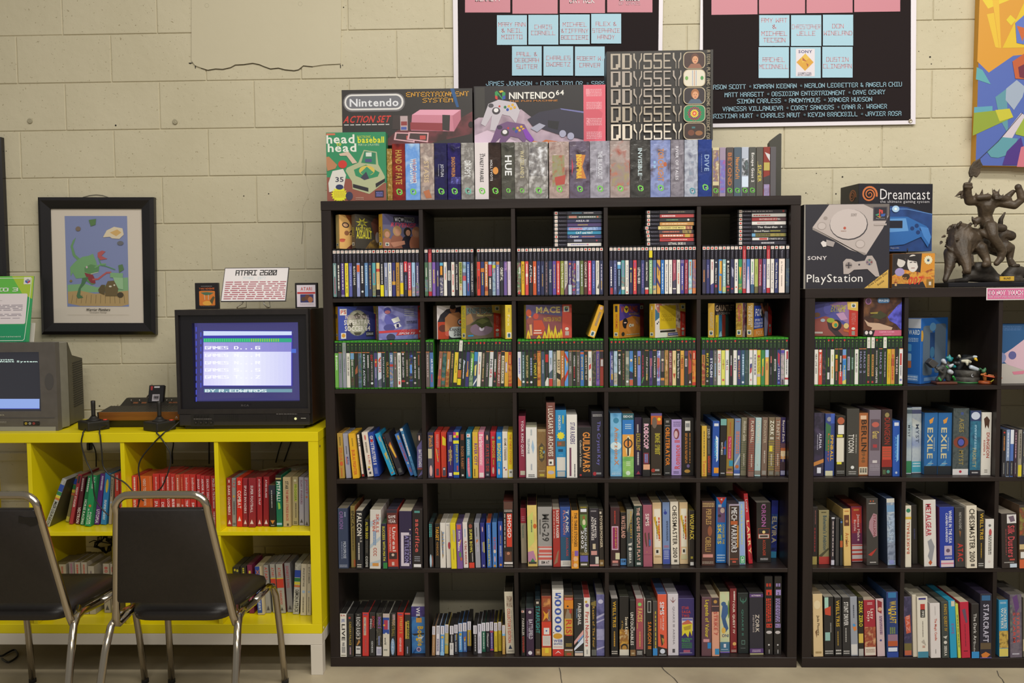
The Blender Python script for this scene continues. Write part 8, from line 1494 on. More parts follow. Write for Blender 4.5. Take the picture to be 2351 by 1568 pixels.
A.poly([(720, 515), (690, 600), (715, 680), (790, 745), (770, 770), (690, 690), (668, 600), (690, 545)], GRN); A.poly([(720, 740), (780, 700), (840, 690), (880, 670), (910, 740), (925, 800), (870, 870), (800, 900), (720, 905), (690, 850), (670, 885), (664, 800), (690, 770)], '74a06c'); A.poly([(800, 800), (860, 770), (940, 790), (935, 840), (860, 865), (800, 840)], '5f8a58'); A.poly([(800, 850), (880, 870), (900, 910), (905, 950), (870, 955), (820, 900)], '8a3c40'); A.poly([(812, 880), (860, 950), (905, 955), (870, 965), (820, 930)], '5f8a58'); A.line([(880, 915), (930, 910), (975, 875), (1010, 850), (1050, 848)], 16, 'b05a58'); A.poly([(780, 900), (840, 890), (800, 960), (765, 1000), (760, 1060), (790, 1085), (740, 1095), (725, 1070), (745, 1000), (770, 950)], '4f7450'); A.ell(822, 798, 9, 11, 'c8b0b0'); A.line([(860, 862), (930, 845)], 5, 'd0ccb8'); A.line([(900, 800), (960, 770), (1000, 770)], 14, '74a06c')
A.poly([(975, 515), (1010, 450), (1080, 415), (1160, 430), (1172, 490), (1130, 530), (1060, 525), (1040, 510)], 'd8c8a8'); A.poly([(1040, 470), (1110, 440), (1150, 470), (1100, 505)], 'cfa868'); A.poly([(925, 660), (965, 640), (1000, 650), (960, 690), (1018, 720), (950, 730), (925, 700)], 'b05a58'); A.line([(935, 715), (960, 780), (1010, 790), (1090, 820)], 8, '5f9460')
A.poly([(1044, 850), (1165, 855), (1162, 900), (1044, 895)], '7fa878'); A.poly([(1070, 895), (1165, 900), (1168, 1010), (1110, 1000)], '94b88a'); A.poly([(1120, 780), (1160, 770), (1175, 820), (1130, 850)], '5a7a50'); A.poly([(990, 1000), (1020, 930), (1080, 925), (1120, 1000), (1110, 1070), (1000, 1070)], '6a5a3c'); A.poly([(930, 1010), (960, 965), (995, 965), (990, 1060), (940, 1040)], '5f5238'); A.ell(1045, 980, 14, 8, 'cfc8b0'); A.ell(1083, 968, 9, 8, 'cfc8b0'); A.ell(1140, 1060, 30, 26, '4a4030')
A.poly([(840, 350), (910, 340), (905, 395), (860, 410)], '5a7a4c'); A.ell(740, 434, 24, 22, '7a6a5a'); A.ell(672, 928, 13, 11, '8a7a4a'); A.ell(1140, 570, 30, 20, '6a6a6c')
A.text('Warrior Plumbers', 816, 1188, 1044, 1212, '3a342c', slant=0.03); A.text('-Christopher Hastings-', 846, 1218, 1014, 1236, '7a7060', bold=False)
A.line([(640, 1248), (1222, 1248)], 1.6, 'b8ac94')
q = A.build('print', None); q.parent = fr; q.matrix_parent_inverse = Matrix.Translation((-c[0], -(YW-0.022), -c[2])); q.location = (0, 0, 0)
hw = [at(x, y, YW-0.004) for x, y in ((190, 453), (206, 448.5), (221, 447), (236, 448.5), (249, 453))]
tube('hanging_wire', [(a[0]-c[0], -(YW-0.022)+YW-0.004, a[2]-c[2]) for a in hw], 0.0012, mat('6a6458', 0.4), fr, 5)
fr2, c2 = frame([(-290, 318), (3.5, 315), (17, 640), (-260, 640)], [(-260, 345), (-22, 343), (-10, 612), (-236, 612)], YW-0.022, 'black picture frame cut off by the edge of the view, above the green sign')
q = quadplate('mat_board', [(-262, 343), (-20, 341), (-8, 614), (-238, 614)], YW-0.012, 0.004, mat('cfc3b0', 0.7)); q.parent = fr2; q.matrix_parent_inverse = Matrix.Translation((-c2[0], -(YW-0.022), -c2[2]))
# ================================================================ televisions, console, controllers on the yellow shelf
YT = YTOP+EPS
def bm_loft(name, rings, mt, parent, bev=0.0):
    """rings: (y, x0, x1, z0, z1)"""
    V = []; F = []
    for y, x0, x1, z0, z1 in rings: V += [(x0, y, z0), (x1, y, z0), (x1, y, z1), (x0, y, z1)]
    for i in range(len(rings)-1):
        for k in range(4): a = 4*i+k; b = 4*i+(k+1) % 4; F.append((a, b, b+4, a+4))
    F.append((3, 2, 1, 0)); n = 4*(len(rings)-1); F.append((n, n+1, n+2, n+3))
    return meshobj(name, V, F, mt, parent)
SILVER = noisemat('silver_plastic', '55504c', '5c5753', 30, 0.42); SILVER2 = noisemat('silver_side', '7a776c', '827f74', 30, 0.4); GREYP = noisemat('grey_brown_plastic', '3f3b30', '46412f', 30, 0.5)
TY = -0.014
def PX(x, y, Y): return at(x, y, Y)
# ---- silver television, mostly outside the picture
tv = empty('television', (-1.30, TY, YT)); tag(tv, 'silver tube television showing a dark screen with white text, under the green sign', 'television')
W1, H1 = 0.52, 0.349; X1 = -1.0585-(-1.30); X0 = X1-W1
s0, s1 = at(89, 808, TY), at(89, 944, TY); sx1 = s0[0]+1.30; sz1, sz0 = s0[2]-YT, s1[2]-YT; sx0 = X0+X1-sx1
def ringbezel(name, x0, x1, z0, z1, ix0, ix1, iz0, iz1, y0, yi, mt, par, yb=0.05):
    O = [(x0, z0), (x1, z0), (x1, z1), (x0, z1)]; I = [(ix0, iz0), (ix1, iz0), (ix1, iz1), (ix0, iz1)]
    V = [(x, y0, z) for x, z in O]+[(x, y0, z) for x, z in I]+[(x, yi, z) for x, z in I]+[(x, yb, z) for x, z in O]; F = []
    for k in range(4):
        j = (k+1) % 4; F += [(k, j, 4+j, 4+k), (4+k, 4+j, 8+j, 8+k), (k, 12+k, 12+j, j)]
    return meshobj(name, V, F, mt, par)
ringbezel('bezel', X0, X1, 0, H1, sx0, sx1, sz0, sz1, 0.0, 0.012, SILVER, tv, 0.03)
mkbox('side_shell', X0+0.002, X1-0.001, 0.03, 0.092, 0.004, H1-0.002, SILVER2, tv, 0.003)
bm_loft('back_housing', [(0.092, X0+0.004, X1-0.004, 0.008, H1-0.004), (0.105, X0+0.006, X1-0.006, 0.008, H1-0.006), (0.165, X0+0.03, X1-0.022, 0.006, H1-0.062), (0.31, X0+0.10, X1-0.055, 0.005, H1-0.085), (0.325, X0+0.11, X1-0.07, 0.03, H1-0.10)], GREYP, tv)
bm = bmesh.new()
for k in range(20):
    z = 0.07+k*0.0095
    xa = X1-0.0215; xb = X1-0.053
    V = [bm.verts.new(v) for v in ((xa+0.001, 0.168, z), (xb+0.001, 0.30, z+0.002), (xb+0.001, 0.30, z+0.006), (xa+0.001, 0.168, z+0.004))]; bm.faces.new(V)
vt = bmobj('vent_slots', bm, mat('1f1c16', 0.7), tv); vt['kind'] = 'stuff'
glass = mkbox('screen', sx0-0.002, sx1+0.002, 0.012, 0.02, sz0-0.002, sz1+0.002, emit('2a2a30', 1.0), tv, 0)
A = PixArt(TY+0.012, (0, 600, 3.826))
A.rect(-900, 1208, 347, 1290, '*8fa8e4'); A.rect(-900, 1290, 347, 1296, '*5a6ac8')
for t, x0, x1, y0 in (('system', -16, 118, 857), ('Entertainment System', -235, 328, 872)): A.text(t, x0, y0, x1, y0+20, '*cfe8dc', font=0)
q = A.build('screen_image', None); q.parent = tv; q.matrix_parent_inverse = Matrix.Translation((1.30, -TY, -YT)); q.location = (0, 0, 0)
A = PixArt(TY, (0, 600, 3.826), step=0.0002, base=0.0006)
A.ell(432, 1056, 39, 74, mat('4b4743')); A.rect(-800, 1372, 480, 1378, mat('4a4645')); A.rect(-800, 1452, 490, 1490, mat('8a877c')); A.rect(206, 1406, 348, 1442, '1f1c1b')
for x, c_ in ((228, 'c8a82c'), (262, 'a8a69c'), (297, 'a83a34'), (339, '17151a')): A.ell(x, 1424, 11, 10, c_); A.ell(x, 1424, 5, 4.5, '2a2624')
A.text('RCA', 0, 1344, 38, 1356, 'a8a088'); A.dashes(210, 1394, 340, 1402, '8a8478', 1); A.dashes(-40, 1404, 56, 1424, '8a8478', 2)
q = A.build('front_print', None); q.parent = tv; q.matrix_parent_inverse = Matrix.Translation((1.30, -TY, -YT)); q.location = (0, 0, 0)
# ---- green information sign leaning on its stand
zt = YT+H1
b0, b1 = at(66, 783, 0.03), at(76, 634, 0.085)
sg = empty('information_sign', (b0[0]-0.20, 0.03, zt+EPS)); tag(sg, 'green acrylic information sign leaning on top of the silver television', 'sign'); sg.rotation_euler = (-0.21, 0, 0)
SW, SH = 0.40, (b1[2]-zt)/math.cos(0.21)
mkbox('board', -SW/2, SW/2, 0, 0.004, 0, SH, mat('2f8f5a', 0.3), sg, 0.0005).location.x = 0
A = Art(SW, SH, (-560, 127, 292, 704), base=0.0005)
A.poly([(-560, 127), (292, 127), (292, 704), (-560, 704)], '2f9456'); A.poly([(-560, 127), (292, 127), (292, 300), (60, 300), (-560, 260)], '5fae44'); A.poly([(100, 127), (292, 127), (292, 330), (200, 280)], 'a0b838'); A.poly([(-560, 540), (260, 560), (270, 704), (-560, 704)], '1f8a5a')
A.line([(-560, 145), (268, 145), (275, 150), (268, 400), (252, 680), (240, 692), (-560, 692)], 5, 'd0d8c0'); A.rrect(-540, 282, 250, 548, 14, 'd8ccc8'); A.rect(208, 137, 268, 200, 'd4cfc0'); A.poly([(220, 165), (242, 178), (242, 194), (220, 182)], '3a5aa8'); A.poly([(242, 178), (264, 165), (264, 182), (242, 194)], 'b83a4a'); A.poly([(220, 165), (242, 152), (264, 165), (242, 178)], '8a8a90')
A.text('SUPER MARIO 3', -470, 228, 164, 264, 'dce0d0', font=0.2); A.dashes(-500, 376, 216, 434, '9a9094', 4); A.dashes(-500, 456, 214, 480, '9a9094', 2); A.dashes(-500, 492, 200, 502, '9a9094', 1); A.dashes(-60, 340, 36, 346, 'a89ea0', 1); A.text('Museum of Art and Digital Entertainment', -400, 650, 222, 668, 'c8d8c0', bold=False)
A.build('sign_print', sg)
mkbox('easel_back', SW/2-0.06, SW/2+0.008, 0.02, 0.024, 0.002, 0.08, mat('c0b8a8', 0.3), sg, 0.001)
# ---- walnut-sided television
RY = 0.006
WALNUT = noisemat('walnut_veneer', '2f1808', '4a2a12', 20, 0.35, stretch=(1, 1, 0.08)); BLKP = noisemat('tv_black', '1f1b1c', '262222', 30, 0.38)
c = at(560, 985, RY); tv2 = empty('television', (c[0], RY, YT)); tag(tv2, 'black tube television with walnut sides showing a bright blue-white game menu', 'television')
L = at(411, 985, RY)[0]-c[0]; Rr = at(714, 984, RY)[0]-c[0]; Hh = at(560, 710, RY)[2]-YT
def lz(y, x=560): return at(x, y, RY)[2]-YT
def lx(x, y=850): return at(x, y, RY)[0]-c[0]
zA, zB = lz(938), lz(722.5)
ringbezel('bezel', L, Rr, zA-0.02, Hh, lx(413.5, 830), lx(706, 830), zA, zB, -0.008, 0.004, BLKP, tv2, 0.02)
ringbezel('screen_mask', lx(413, 830), lx(706.5, 830), zA-0.001, zB+0.001, lx(443), lx(686), lz(922), lz(741), 0.003, 0.03, mat('171519', 0.3), tv2, 0.03)
mkbox('cabinet', L+0.001, Rr-0.001, 0.033, 0.25, 0.012, Hh-0.001, BLKP, tv2, 0.002, {'L': WALNUT, 'R': WALNUT, 'T': noisemat('tv_top', '5a4f3c', '665a45', 20, 0.5)})
bm_loft('back_housing', [(0.25, L+0.03, Rr-0.03, 0.02, Hh-0.03), (0.33, L+0.12, Rr-0.12, 0.03, Hh-0.12)], BLKP, tv2)
mkbox('control_panel', L+0.004, Rr-0.004, -0.006, 0.02, 0.014, zA-0.02, mat('242021', 0.4), tv2, 0.002)
mkbox('foot', L+0.02, Rr-0.03, 0.01, 0.23, 0, 0.012, BLKP, tv2, 0.001)
# slightly bulging tube
sx0_, sx1_, sz0_, sz1_ = lx(442), lx(687), lz(923), lz(740)
bm = bmesh.new(); N = 14; gv = []
for i in range(N+1):
    for j in range(N+1):
        u, v = i/N, j/N; b_ = 0.012*(1-(2*u-1)**2)*(1-(2*v-1)**2)
        gv.append(bm.verts.new((sx0_+(sx1_-sx0_)*u, 0.03-b_*1.2, sz0_+(sz1_-sz0_)*v)))
for i in range(N):
    for j in range(N): a = i*(N+1)+j; bm.faces.new((gv[a], gv[a+N+1], gv[a+N+2], gv[a+1]))
scr = bmobj('screen', bm, emit('45427a', 0.9), tv2, True)
A = PixArt(RY+0.0145, (390, 590, 3.734), step=0.00018)
A.rect(282, 655, 1050, 1108, '*3a34a8'); A.rect(282, 630, 1048, 640, '*3a3aa0')
A.poly([(288, 636), (1044, 638), (1044, 670), (288, 674)], '*d0dcf8'); A.rect(288, 697, 1044, 730, '*2fa880')
for k in range(34):
    x = 292+k*19.2
    if x < 940: A.rect(x, 700, x+8, 726, '*9ac844' if k > 20 else '*4ad07a')
def grad(x0, y0, x1, y1, ca, cb, n):
    a, b = [int(ca[i:i+2], 16) for i in (0, 2, 4)], [int(cb[i:i+2], 16) for i in (0, 2, 4)]
    for k in range(n):
        t = k/(n-1); A.rect(x0+(x1-x0)*k/n, y0, x0+(x1-x0)*(k+1)/n, y1, '*%02x%02x%02x' % tuple(int(p+(q-p)*t) for p, q in zip(a, b))); A.z -= A.step
    A.z += A.step
grad(288, 731, 1042, 812, 'a8a0e0', '8a86d0', 12); grad(288, 812, 600, 1102, 'd8d4fa', 'f0f2ff', 10); grad(600, 812, 1040, 1102, 'f0f2ff', 'd0d0f8', 12)
for t, y, x0, x1 in (('GAMES', 764, 300, 500), ('GAMES', 828, 300, 500), ('GAMES', 892, 300, 502), ('GAMES', 954, 300, 502), ('GAMES', 1014, 300, 504)): A.text(t, x0, y, x1, y+28, '*fbfbff', font=0.2)
for a_, b_, y in (('D', 'G', 764), ('N', 'M', 828), ('N', 'R', 892), ('S', 'S', 954), ('T', 'Z', 1014)):
    A.text(a_, 550, y, 590, y+28, '*fbfbff', font=0.22); A.text(b_, 732, y, 774, y+28, '*fbfbff', font=0.22)
    for x in (604, 648, 694): A.rect(x, y+20, x+12, y+28, '*fbfbff')
A.rect(294, 1131, 1048, 1160, '*6f98a8'); A.text('BY R.EDWARDS', 302, 1134, 828, 1160, '*e0f0f0', font=0.2)
for k in range(11):
    A.rect(222, 600+k*60, 230, 640+k*60, '*4450d0')
    if k < 8: A.rect(262, 645+k*62, 270, 685+k*62, '*4450d0')
A.rect(1040, 788, 1082, 822, '*4a6ad0')
q = A.build('screen_image', None); q.parent = tv2; q.matrix_parent_inverse = Matrix.Translation((-c[0], -RY, -YT)); q.location = (0, 0, 0)
A = PixArt(RY-0.0062, (390, 590, 3.734), step=0.0002)
A.rect(380, 1352, 1190, 1410, mat('1a1718', 0.3)); A.rect(180, 1348, 376, 1450, mat('161314', 0.5))
for k in range(10): A.rect(420+k*17, 1354, 427+k*17, 1400, mat('0f0d0e', 0.6))
for k in range(4): A.rect(820+k*52+(80 if k else 0)*0+80*(k > 0), 1356, 824+80*(k > 0)+k*52, 1408, mat('0f0d0e', 0.6))
for k in range(4): A.ell(222+k*44, 1420, 13, 13, mat('0c0a0b', 0.4)); A.ell(222+k*44, 1420, 6, 6, mat('3a3536', 0.3))
for k in range(5): A.ell(212+k*28, 1366, 8, 8, mat('0c0a0b', 0.4))
A.dashes(204, 1382, 360, 1396, '5a5556', 1); A.dashes(912, 1343, 1090, 1349, '8a8480', 1); A.dashes(1124, 1376, 1166, 1388, 'a8a49c', 1); A.ell(1077, 1386, 11, 11, '*e8e4a0')
A.text('RCA', 612, 1264, 678, 1280, '4a4648')
q = A.build('front_print', None); q.parent = tv2; q.matrix_parent_inverse = Matrix.Translation((-c[0], -RY, -YT)); q.location = (0, 0, 0)
# things on top of it
zt2 = YT+Hh
def cartridge(px, Y, label, els, q):
    a, b = at(px[0], px[3], Y), at(px[2], px[1], Y); w_ = b[0]-a[0]; h = b[2]-zt2
    o = mkbox('game_cartridge', -w_/2, w_/2, 0, 0.018, 0, h, mat('1d1a1b', 0.35), None, 0.0015); o.location = ((a[0]+b[0])/2, Y, zt2+EPS); tag(o, label, 'game cartridge', 'framed cartridges on the walnut television')
    A = Art(w_*0.98, h*0.98, q)
    els(A); A.build('cartridge_label', o)
def e1(A):
    A.dashes(270, 242, 362, 250, '8a8480', 1); A.text("YARS' REVENGE", 252, 258, 382, 274, 'c8622c'); A.dashes(270, 278, 362, 284, '6a6460', 1); A.rrect(252, 286, 386, 410, 8, 'd0762c'); A.ell(320, 390, 40, 20, 'dca040'); A.poly([(262, 300), (320, 296), (378, 302), (340, 322), (300, 322)], '4a6a50'); A.line([(296, 320), (300, 360)], 5, 'c8b898'); A.line([(330, 320), (330, 360)], 5, 'c8b898'); A.poly([(340, 370), (370, 330), (384, 340), (360, 400)], '5a5030'); A.dashes(262, 414, 380, 420, '5a5654', 1)
cartridge((448.5, 649.5, 500.5, 708), 0.075, 'black game cartridge with an orange picture label, standing on the walnut television', e1, (218, 222, 412, 440))
def e2(A):
    A.rect(1088, 236, 1250, 428, 'd8ccd0'); A.text('ATARI', 1122, 255, 1220, 285, 'b8443c'); A.rect(1092, 298, 1248, 314, 'b83434'); A.rect(1118, 318, 1232, 390, '3a3a6a'); A.ell(1145, 360, 22, 20, '5a4030'); A.ell(1180, 345, 24, 26, '6a4030'); A.ell(1205, 365, 22, 26, 'a86a44'); A.dashes(1116, 396, 1232, 416, 'b8a8ac', 2)
cartridge((678, 649.5, 728, 708), 0.075, 'framed white cartridge label with a red band, at the walnut television\'s corner', e2, (1074, 222, 1264, 440))
b0, b1 = at(581, 692, 0.06), at(581, 614, 0.10)
sg = empty('information_sign', (b0[0], 0.06, b0[2])); tag(sg, 'white information card with black heading and red text, above the walnut television', 'sign'); sg.rotation_euler = (-0.42, 0, 0)
SW = at(656, 688, 0.06)[0]-at(506, 690, 0.06)[0]; SH = (b1[2]-b0[2])/math.cos(0.42)
mkbox('card', -SW/2, SW/2, 0, 0.004, 0, SH, mat('3a3636', 0.4), sg, 0.0005)
A = Art(SW, SH, (0, 0, 560, 280), base=0.0005); A.rect(6, 6, 554, 274, 'dcd4ce'); A.text('ATARI 2600', 100, 20, 460, 68, '242122', font=0.19); A.text('ATARI, 1977', 172, 78, 366, 98, 'b0c4c4', font=0.12); A.dashes(24, 112, 548, 266, 'a86068', 9); A.build('card_print', sg)
CLEAR = bpy.data.materials.new('clear_acrylic'); CLEAR.use_nodes = True
b_ = CLEAR.node_tree.nodes['Principled BSDF']; b_.inputs['Transmission Weight'].default_value = 1; b_.inputs['Roughness'].default_value = 0.03; b_.inputs['IOR'].default_value = 1.45; b_.inputs['Base Color'].default_value = (0.95, 0.95, 0.95, 1)
st = empty('acrylic_stand', (b0[0], 0.06, zt2+EPS)); tag(st, 'clear acrylic stand holding up the white information card', 'stand')
for s_ in (-0.055, 0.055):
    tube('stand_rail', [(s_*1.1, -0.012, 0.0035), (s_, -0.014, 0.012), (s_*.8, -0.004, 0.020), (s_*.75, 0.012, b0[2]-zt2+0.004), (s_*.75, 0.05, 0.10)], 0.003, CLEAR, st, 8)
    tube('stand_rail', [(s_*1.1, -0.012, 0.0035), (s_*.9, 0.06, 0.0035), (s_*.75, 0.05, 0.10)], 0.003, CLEAR, st, 8)
# ---- wood-fronted game console
CYY = 0.05
x0 = at(140+660/7.837, 860+750/7.837, CYY)[0]; x1 = -0.586
con = empty('game_console', ((x0+x1)/2, CYY, YT)); tag(con, 'six-switch game console with a wood-grain front and black ridged top', 'game console'); hw_ = (x1-x0)/2
WOODF = noisemat('wood_grain_front', '6a3f14', '8a5520', 26, 0.4, stretch=(0.15, 1, 2.2)); CB = mat('211d18', 0.45, gain=False)
zw0 = at(270, 860+825/7.837, CYY)[2]-YT; zw1 = at(270, 860+675/7.837, CYY)[2]-YT
prism('base', [(0.02, 0), (0.18, 0), (0.20, zw0), (0.006, zw0)], -hw_+0.022, hw_-0.004, CB, con, 0, 'x')
prism('wood_front', [(0.0, zw0), (0.0075, zw0), (0.0045, zw1), (-0.004, zw1)], -hw_+0.006, hw_, WOODF, con, 0, 'x')
prism('side_edge', [(0.0, zw0), (0.19, zw0), (0.19, zw1), (-0.004, zw1)], -hw_, -hw_+0.006, CB, con, 0, 'x')
V = []; F = []
n = 60
for k in range(n+1):
    x = -hw_+0.004+(2*hw_-0.004)*k/n; dz = 0.0012 if k % 2 else 0
    V += [(x, 0.004, zw1-0.001+dz), (x, 0.10, zw1+0.012+dz)]
    if k: F.append((2*k-2, 2*k, 2*k+1, 2*k-1))
meshobj('ridged_top', V, F, CB, con)
zs0 = zw1+0.010; zs1 = at(290, 860+440/7.837, CYY+0.13)[2]-YT
prism('switch_panel', [(0.095, zs0), (0.105, zs0+0.002), (0.15, zs1-0.006), (0.165, zs1), (0.185, zs1), (0.19, 0.02), (0.095, 0.02)], -hw_+0.042, hw_, CB, con, 0, 'x')
prism('orange_trim', [(0.094, zs0), (0.0975, zs0), (0.0975, zs0+0.0015), (0.094, zs0+0.0015)], -hw_+0.042, hw_, mat('8a3f1c'), con, 0, 'x')
CHROME = mat('b8b0a4', 0.18, metal=1.0)
for px in (1283, 1433, 1925, 2010):
    a = at(140+px/7.837, 860+510/7.837, CYY+0.12); X = a[0]-con.location.x
    tube('switch', [(X, 0.118, zs0+0.012), (X, 0.110, zs0+0.026)], [0.002, 0.0028], CHROME, con, 8)
    A = Art(0.02, 0.008); A.dashes(0, 0, 100, 100, 'b0602c', 2); p = A.build('switch_lettering', con); p.location = (X+0.016, 0.1135, zs0+0.010); p.rotation_euler = (-0.85, 0, 0)
a = at(140+2080/7.837, 860+745/7.837, CYY)
A = Art(0.012, 0.013); A.poly([(46, 0), (54, 0), (54, 80), (46, 80)], 'b8a898'); A.poly([(36, 0), (44, 0), (42, 50), (14, 80), (4, 72), (34, 44)], 'b8a898'); A.poly([(64, 0), (56, 0), (58, 50), (86, 80), (96, 72), (66, 44)], 'b8a898'); A.dashes(5, 88, 95, 100, 'b8a898', 1); p = A.build('emblem', con); p.location = (a[0]-con.location.x, -0.0015, zw0+0.006)
# cartridge with barcode plugged in
a = at(140+1700/7.837, 860+500/7.837, CYY+0.13)
ct = mkbox('game_cartridge', -0.032, 0.032, 0, 0.017, 0, 0.074, mat('171416', 0.3), None, 0.002); ct.location = (a[0], CYY+0.128, YT+zs0+0.012); ct.rotation_euler = (-0.32, 0, 0.04); tag(ct, 'black cartridge with a barcode sticker plugged into the wood-grain console', 'game cartridge')
A = Art(0.060, 0.072); A.rect(26, 52, 76, 92, 'b0a8a8'); A.dashes(36, 58, 70, 82, '3a3436', 1); [A.rect(36+k*3.4, 58, 37.6+k*3.4, 84, '2a2628') for k in range(11)]; A.poly([(8, 4), (26, 4), (24, 28), (12, 28)], '9a2a28'); A.rect(34, 5, 72, 14, 'c8c4c0'); A.build('cartridge_label', ct)
tube('power_cord', [(-0.06, 0.19, zs0+0.02), (-0.045, 0.20, zs1+0.016), (-0.02, 0.20, zs1+0.024), (0.0, 0.19, zs1+0.02)], 0.0025, CB, con, 6)
# ---- joysticks
RUB = mat('1a1715', 0.5, gain=False); BASEJ = noisemat('joystick_base', '15120f', '1c1916', 60, 0.5)
def joystick(x, y, yaw, label):
    r = empty('joystick', (x, y, YT)); r.rotation_euler = (0, 0, yaw); tag(r, label, 'joystick', 'black joysticks by the console')
    b = 0.044
    prism('base', [(-b, -b), (b, -b), (b, b), (-b, b)], 0.0, 0.036, BASEJ, r, 0.005, 'z')
    lathe('boot', [(0.028, 0.036), (0.027, 0.039), (0.018, 0.042), (0.012, 0.050), (0.0095, 0.053)], RUB, r, 24)
    lathe('stick', [(0.0085, 0.05), (0.0078, 0.06), (0.0085, 0.10), (0.0086, 0.112), (0.0070, 0.1145)], RUB, r, 16)
    lathe('fire_button', [(0.0085, 0.036), (0.0085, 0.0385), (0.006, 0.0395)], mat('c83a24', 0.35), r, 16, (0.031, 0.031, 0) if yaw > 0 else (0.031, 0.031, 0))
    A = Art(0.05, 0.05); A.star(50, 50, 44, 50, 8, 'b0602c'); A.ell(50, 50, 42, 42, '1c1916'); p = A.build('dial_print', r); p.rotation_euler = (-math.pi/2, 0, 0); p.location = (0, -0.025, 0.0362); p.rotation_euler = (-math.pi/2, 0, 0)
    return r
j1 = joystick(-0.932, 0.018, -0.66, 'black joystick with a red button, beside the silver television')
j2 = joystick(-0.656, -0.008, -0.55, 'black joystick with a red button, in front of the wood-grain console')
CORD = mat('1c1a19', 0.45, gain=False)
def cord(name, pts, label, r=0.0028):
    P = [at(x, y, Y) for x, y, Y in pts]
    S_ = [np.array(q) for q in spline(P, 6)]
    for q in S_:
        if -0.0815 < q[1] < 0.32 and q[2] < YT+0.0038 and q[2] > YB:
            if q[2] > YT-0.03 and q[1] > -0.07: q[2] = YT+0.0038
            elif q[1] < 0.0: q[1] = -0.0815
    o = tube(name, S_, r, CORD, None, 7); tag(o, label, 'cable'); return o
ZC = -0.083
cord('controller_cord', [(196, 985, -0.045), (191, 995, -0.081), (187, 1020, ZC), (198, 1058, ZC), (211, 1085, -0.086), (214, 1110, -0.088), (218, 1142, -0.088), (232, 1166, -0.088), (250, 1184, -0.088)], 'black controller cord looping down from the joystick beside the silver television')
cord('controller_cord', [(250, 978, 0.03), (240, 978, 0.0), (229, 984, -0.045), (230, 998, -0.081), (234, 1040, ZC), (237, 1070, ZC), (252, 1090, -0.086), (285, 1107, -0.087), (309, 1132, -0.088), (330, 1150, -0.088)], 'black cord running from under the console to the back of the chair')
cord('controller_cord', [(359, 987, -0.06), (366, 1000, -0.081), (381, 1022, ZC), (391, 1042, ZC), (390, 1070, -0.084), (380, 1100, -0.086), (368, 1122, -0.087), (345, 1134, -0.088), (320, 1140, -0.088)], 'black cord crossing over another in front of the yellow shelf, curling left')
cord('controller_cord', [(412, 968, 0.0), (392, 985, -0.04), (372, 998, -0.081), (352, 1018, ZC), (326, 1050, ZC), (318, 1075, -0.084), (322, 1110, -0.086), (320, 1150, -0.087), (309, 1180, -0.088)], 'black cord from beside the walnut television, running down to the left')
for (pts, nm) in (([(207, 1012, .39), (214, 1022, .385), (220, 1040, .385), (221, 1075, .385)], 'thin black cable hanging from the plug behind the shelf'), ([(397, 1005, .39), (398, 1020, .388), (395, 1040, .388), (396, 1065, .388)], 'thin black cable on the wall above the first red boxes'), ([(480, 1005, .388), (480, 1035, .388), (480, 1065, .388)], 'thin straight black cable on the wall above the red boxes'), ([(648, 1010, .388), (640, 1035, .385), (633, 1062, .38)], 'slanting black cable behind the dark red boxes, inner one'), ([(670, 1010, .388), (661, 1035, .385), (652, 1060, .38)], 'slanting black cable behind the dark red boxes, outer one')):
    cord('power_cable', pts, nm)
a = at(205, 1024, 0.385)
pl = mkbox('power_plug', -0.008, 0.008, -0.012, 0.018, -0.018, 0.018, CORD, None, 0.004); pl.location = (a[0], 0.385, a[2]); tag(pl, 'black power plug on the wall behind the yellow shelf', 'plug')
# coil of cable in the lower compartment
P = []
cc = at(242, 1248, 0.27)
for k in range(90):
    a = k*0.42; rr = 0.030+0.010*math.sin(k*1.7); P.append((cc[0]+rr*1.05*math.cos(a)+0.006*math.sin(k*.9), 0.265+0.012*math.sin(k*0.8), cc[2]+rr*math.sin(a)))
co = tube('cable_coil', [(cc[0]-0.07, 0.27, cc[2]+0.005), (cc[0]-0.05, 0.27, cc[2]+0.014)]+P+[(cc[0]+0.02, 0.28, ZL+0.21), (cc[0]+0.03, 0.30, ZL+0.35)], 0.0022, CORD, None, 6); tag(co, 'coil of black cable hanging behind the grey boxes of the yellow shelf', 'cable')
# ================================================================ chairs
VINYLD = noisemat('dark_vinyl', '1d1918', '221d1c', 60, 0.38, 0.08, 300, spec=0.45); CHR = mat('b4aa9a', 0.16, metal=1.0, gain=False); RUBF = mat('181616', 0.6)
def loft(name, rings, mt, parent):
    bm = bmesh.new(); prev = None
    for ring in rings:
        r = [bm.verts.new(p) for p in ring]; n = len(r)
        if prev:
            for k in range(n): bm.faces.new((prev[k], prev[(k+1) % n], r[(k+1) % n], r[k]))
        else: bm.faces.new(r[::-1])
        prev = r
    bm.faces.new(prev); bmesh.ops.recalc_face_normals(bm, faces=bm.faces)
    return bmobj(name, bm, mt, parent, True)
def rounded(pts, r, n=5):
    """outline with rounded corners"""
    out = []; P = [np.array(p, float) for p in pts]
    for i in range(len(P)):
        a, b, c = P[i-1], P[i], P[(i+1) % len(P)]
        u = (a-b)/np.linalg.norm(a-b); v = (c-b)/np.linalg.norm(c-b); s, e = b+u*r, b+v*r
        for k in range(n+1):
            t = k/n; out.append((1-t)**2*s+2*t*(1-t)*b+t*t*e)
    return out
def flat_tube(name, pts, mt, parent, rx=0.0105, n=10):
    bm = bmesh.new(); tubebm(bm, pts, rx, n); return bmobj(name, bm, mt, parent, True)
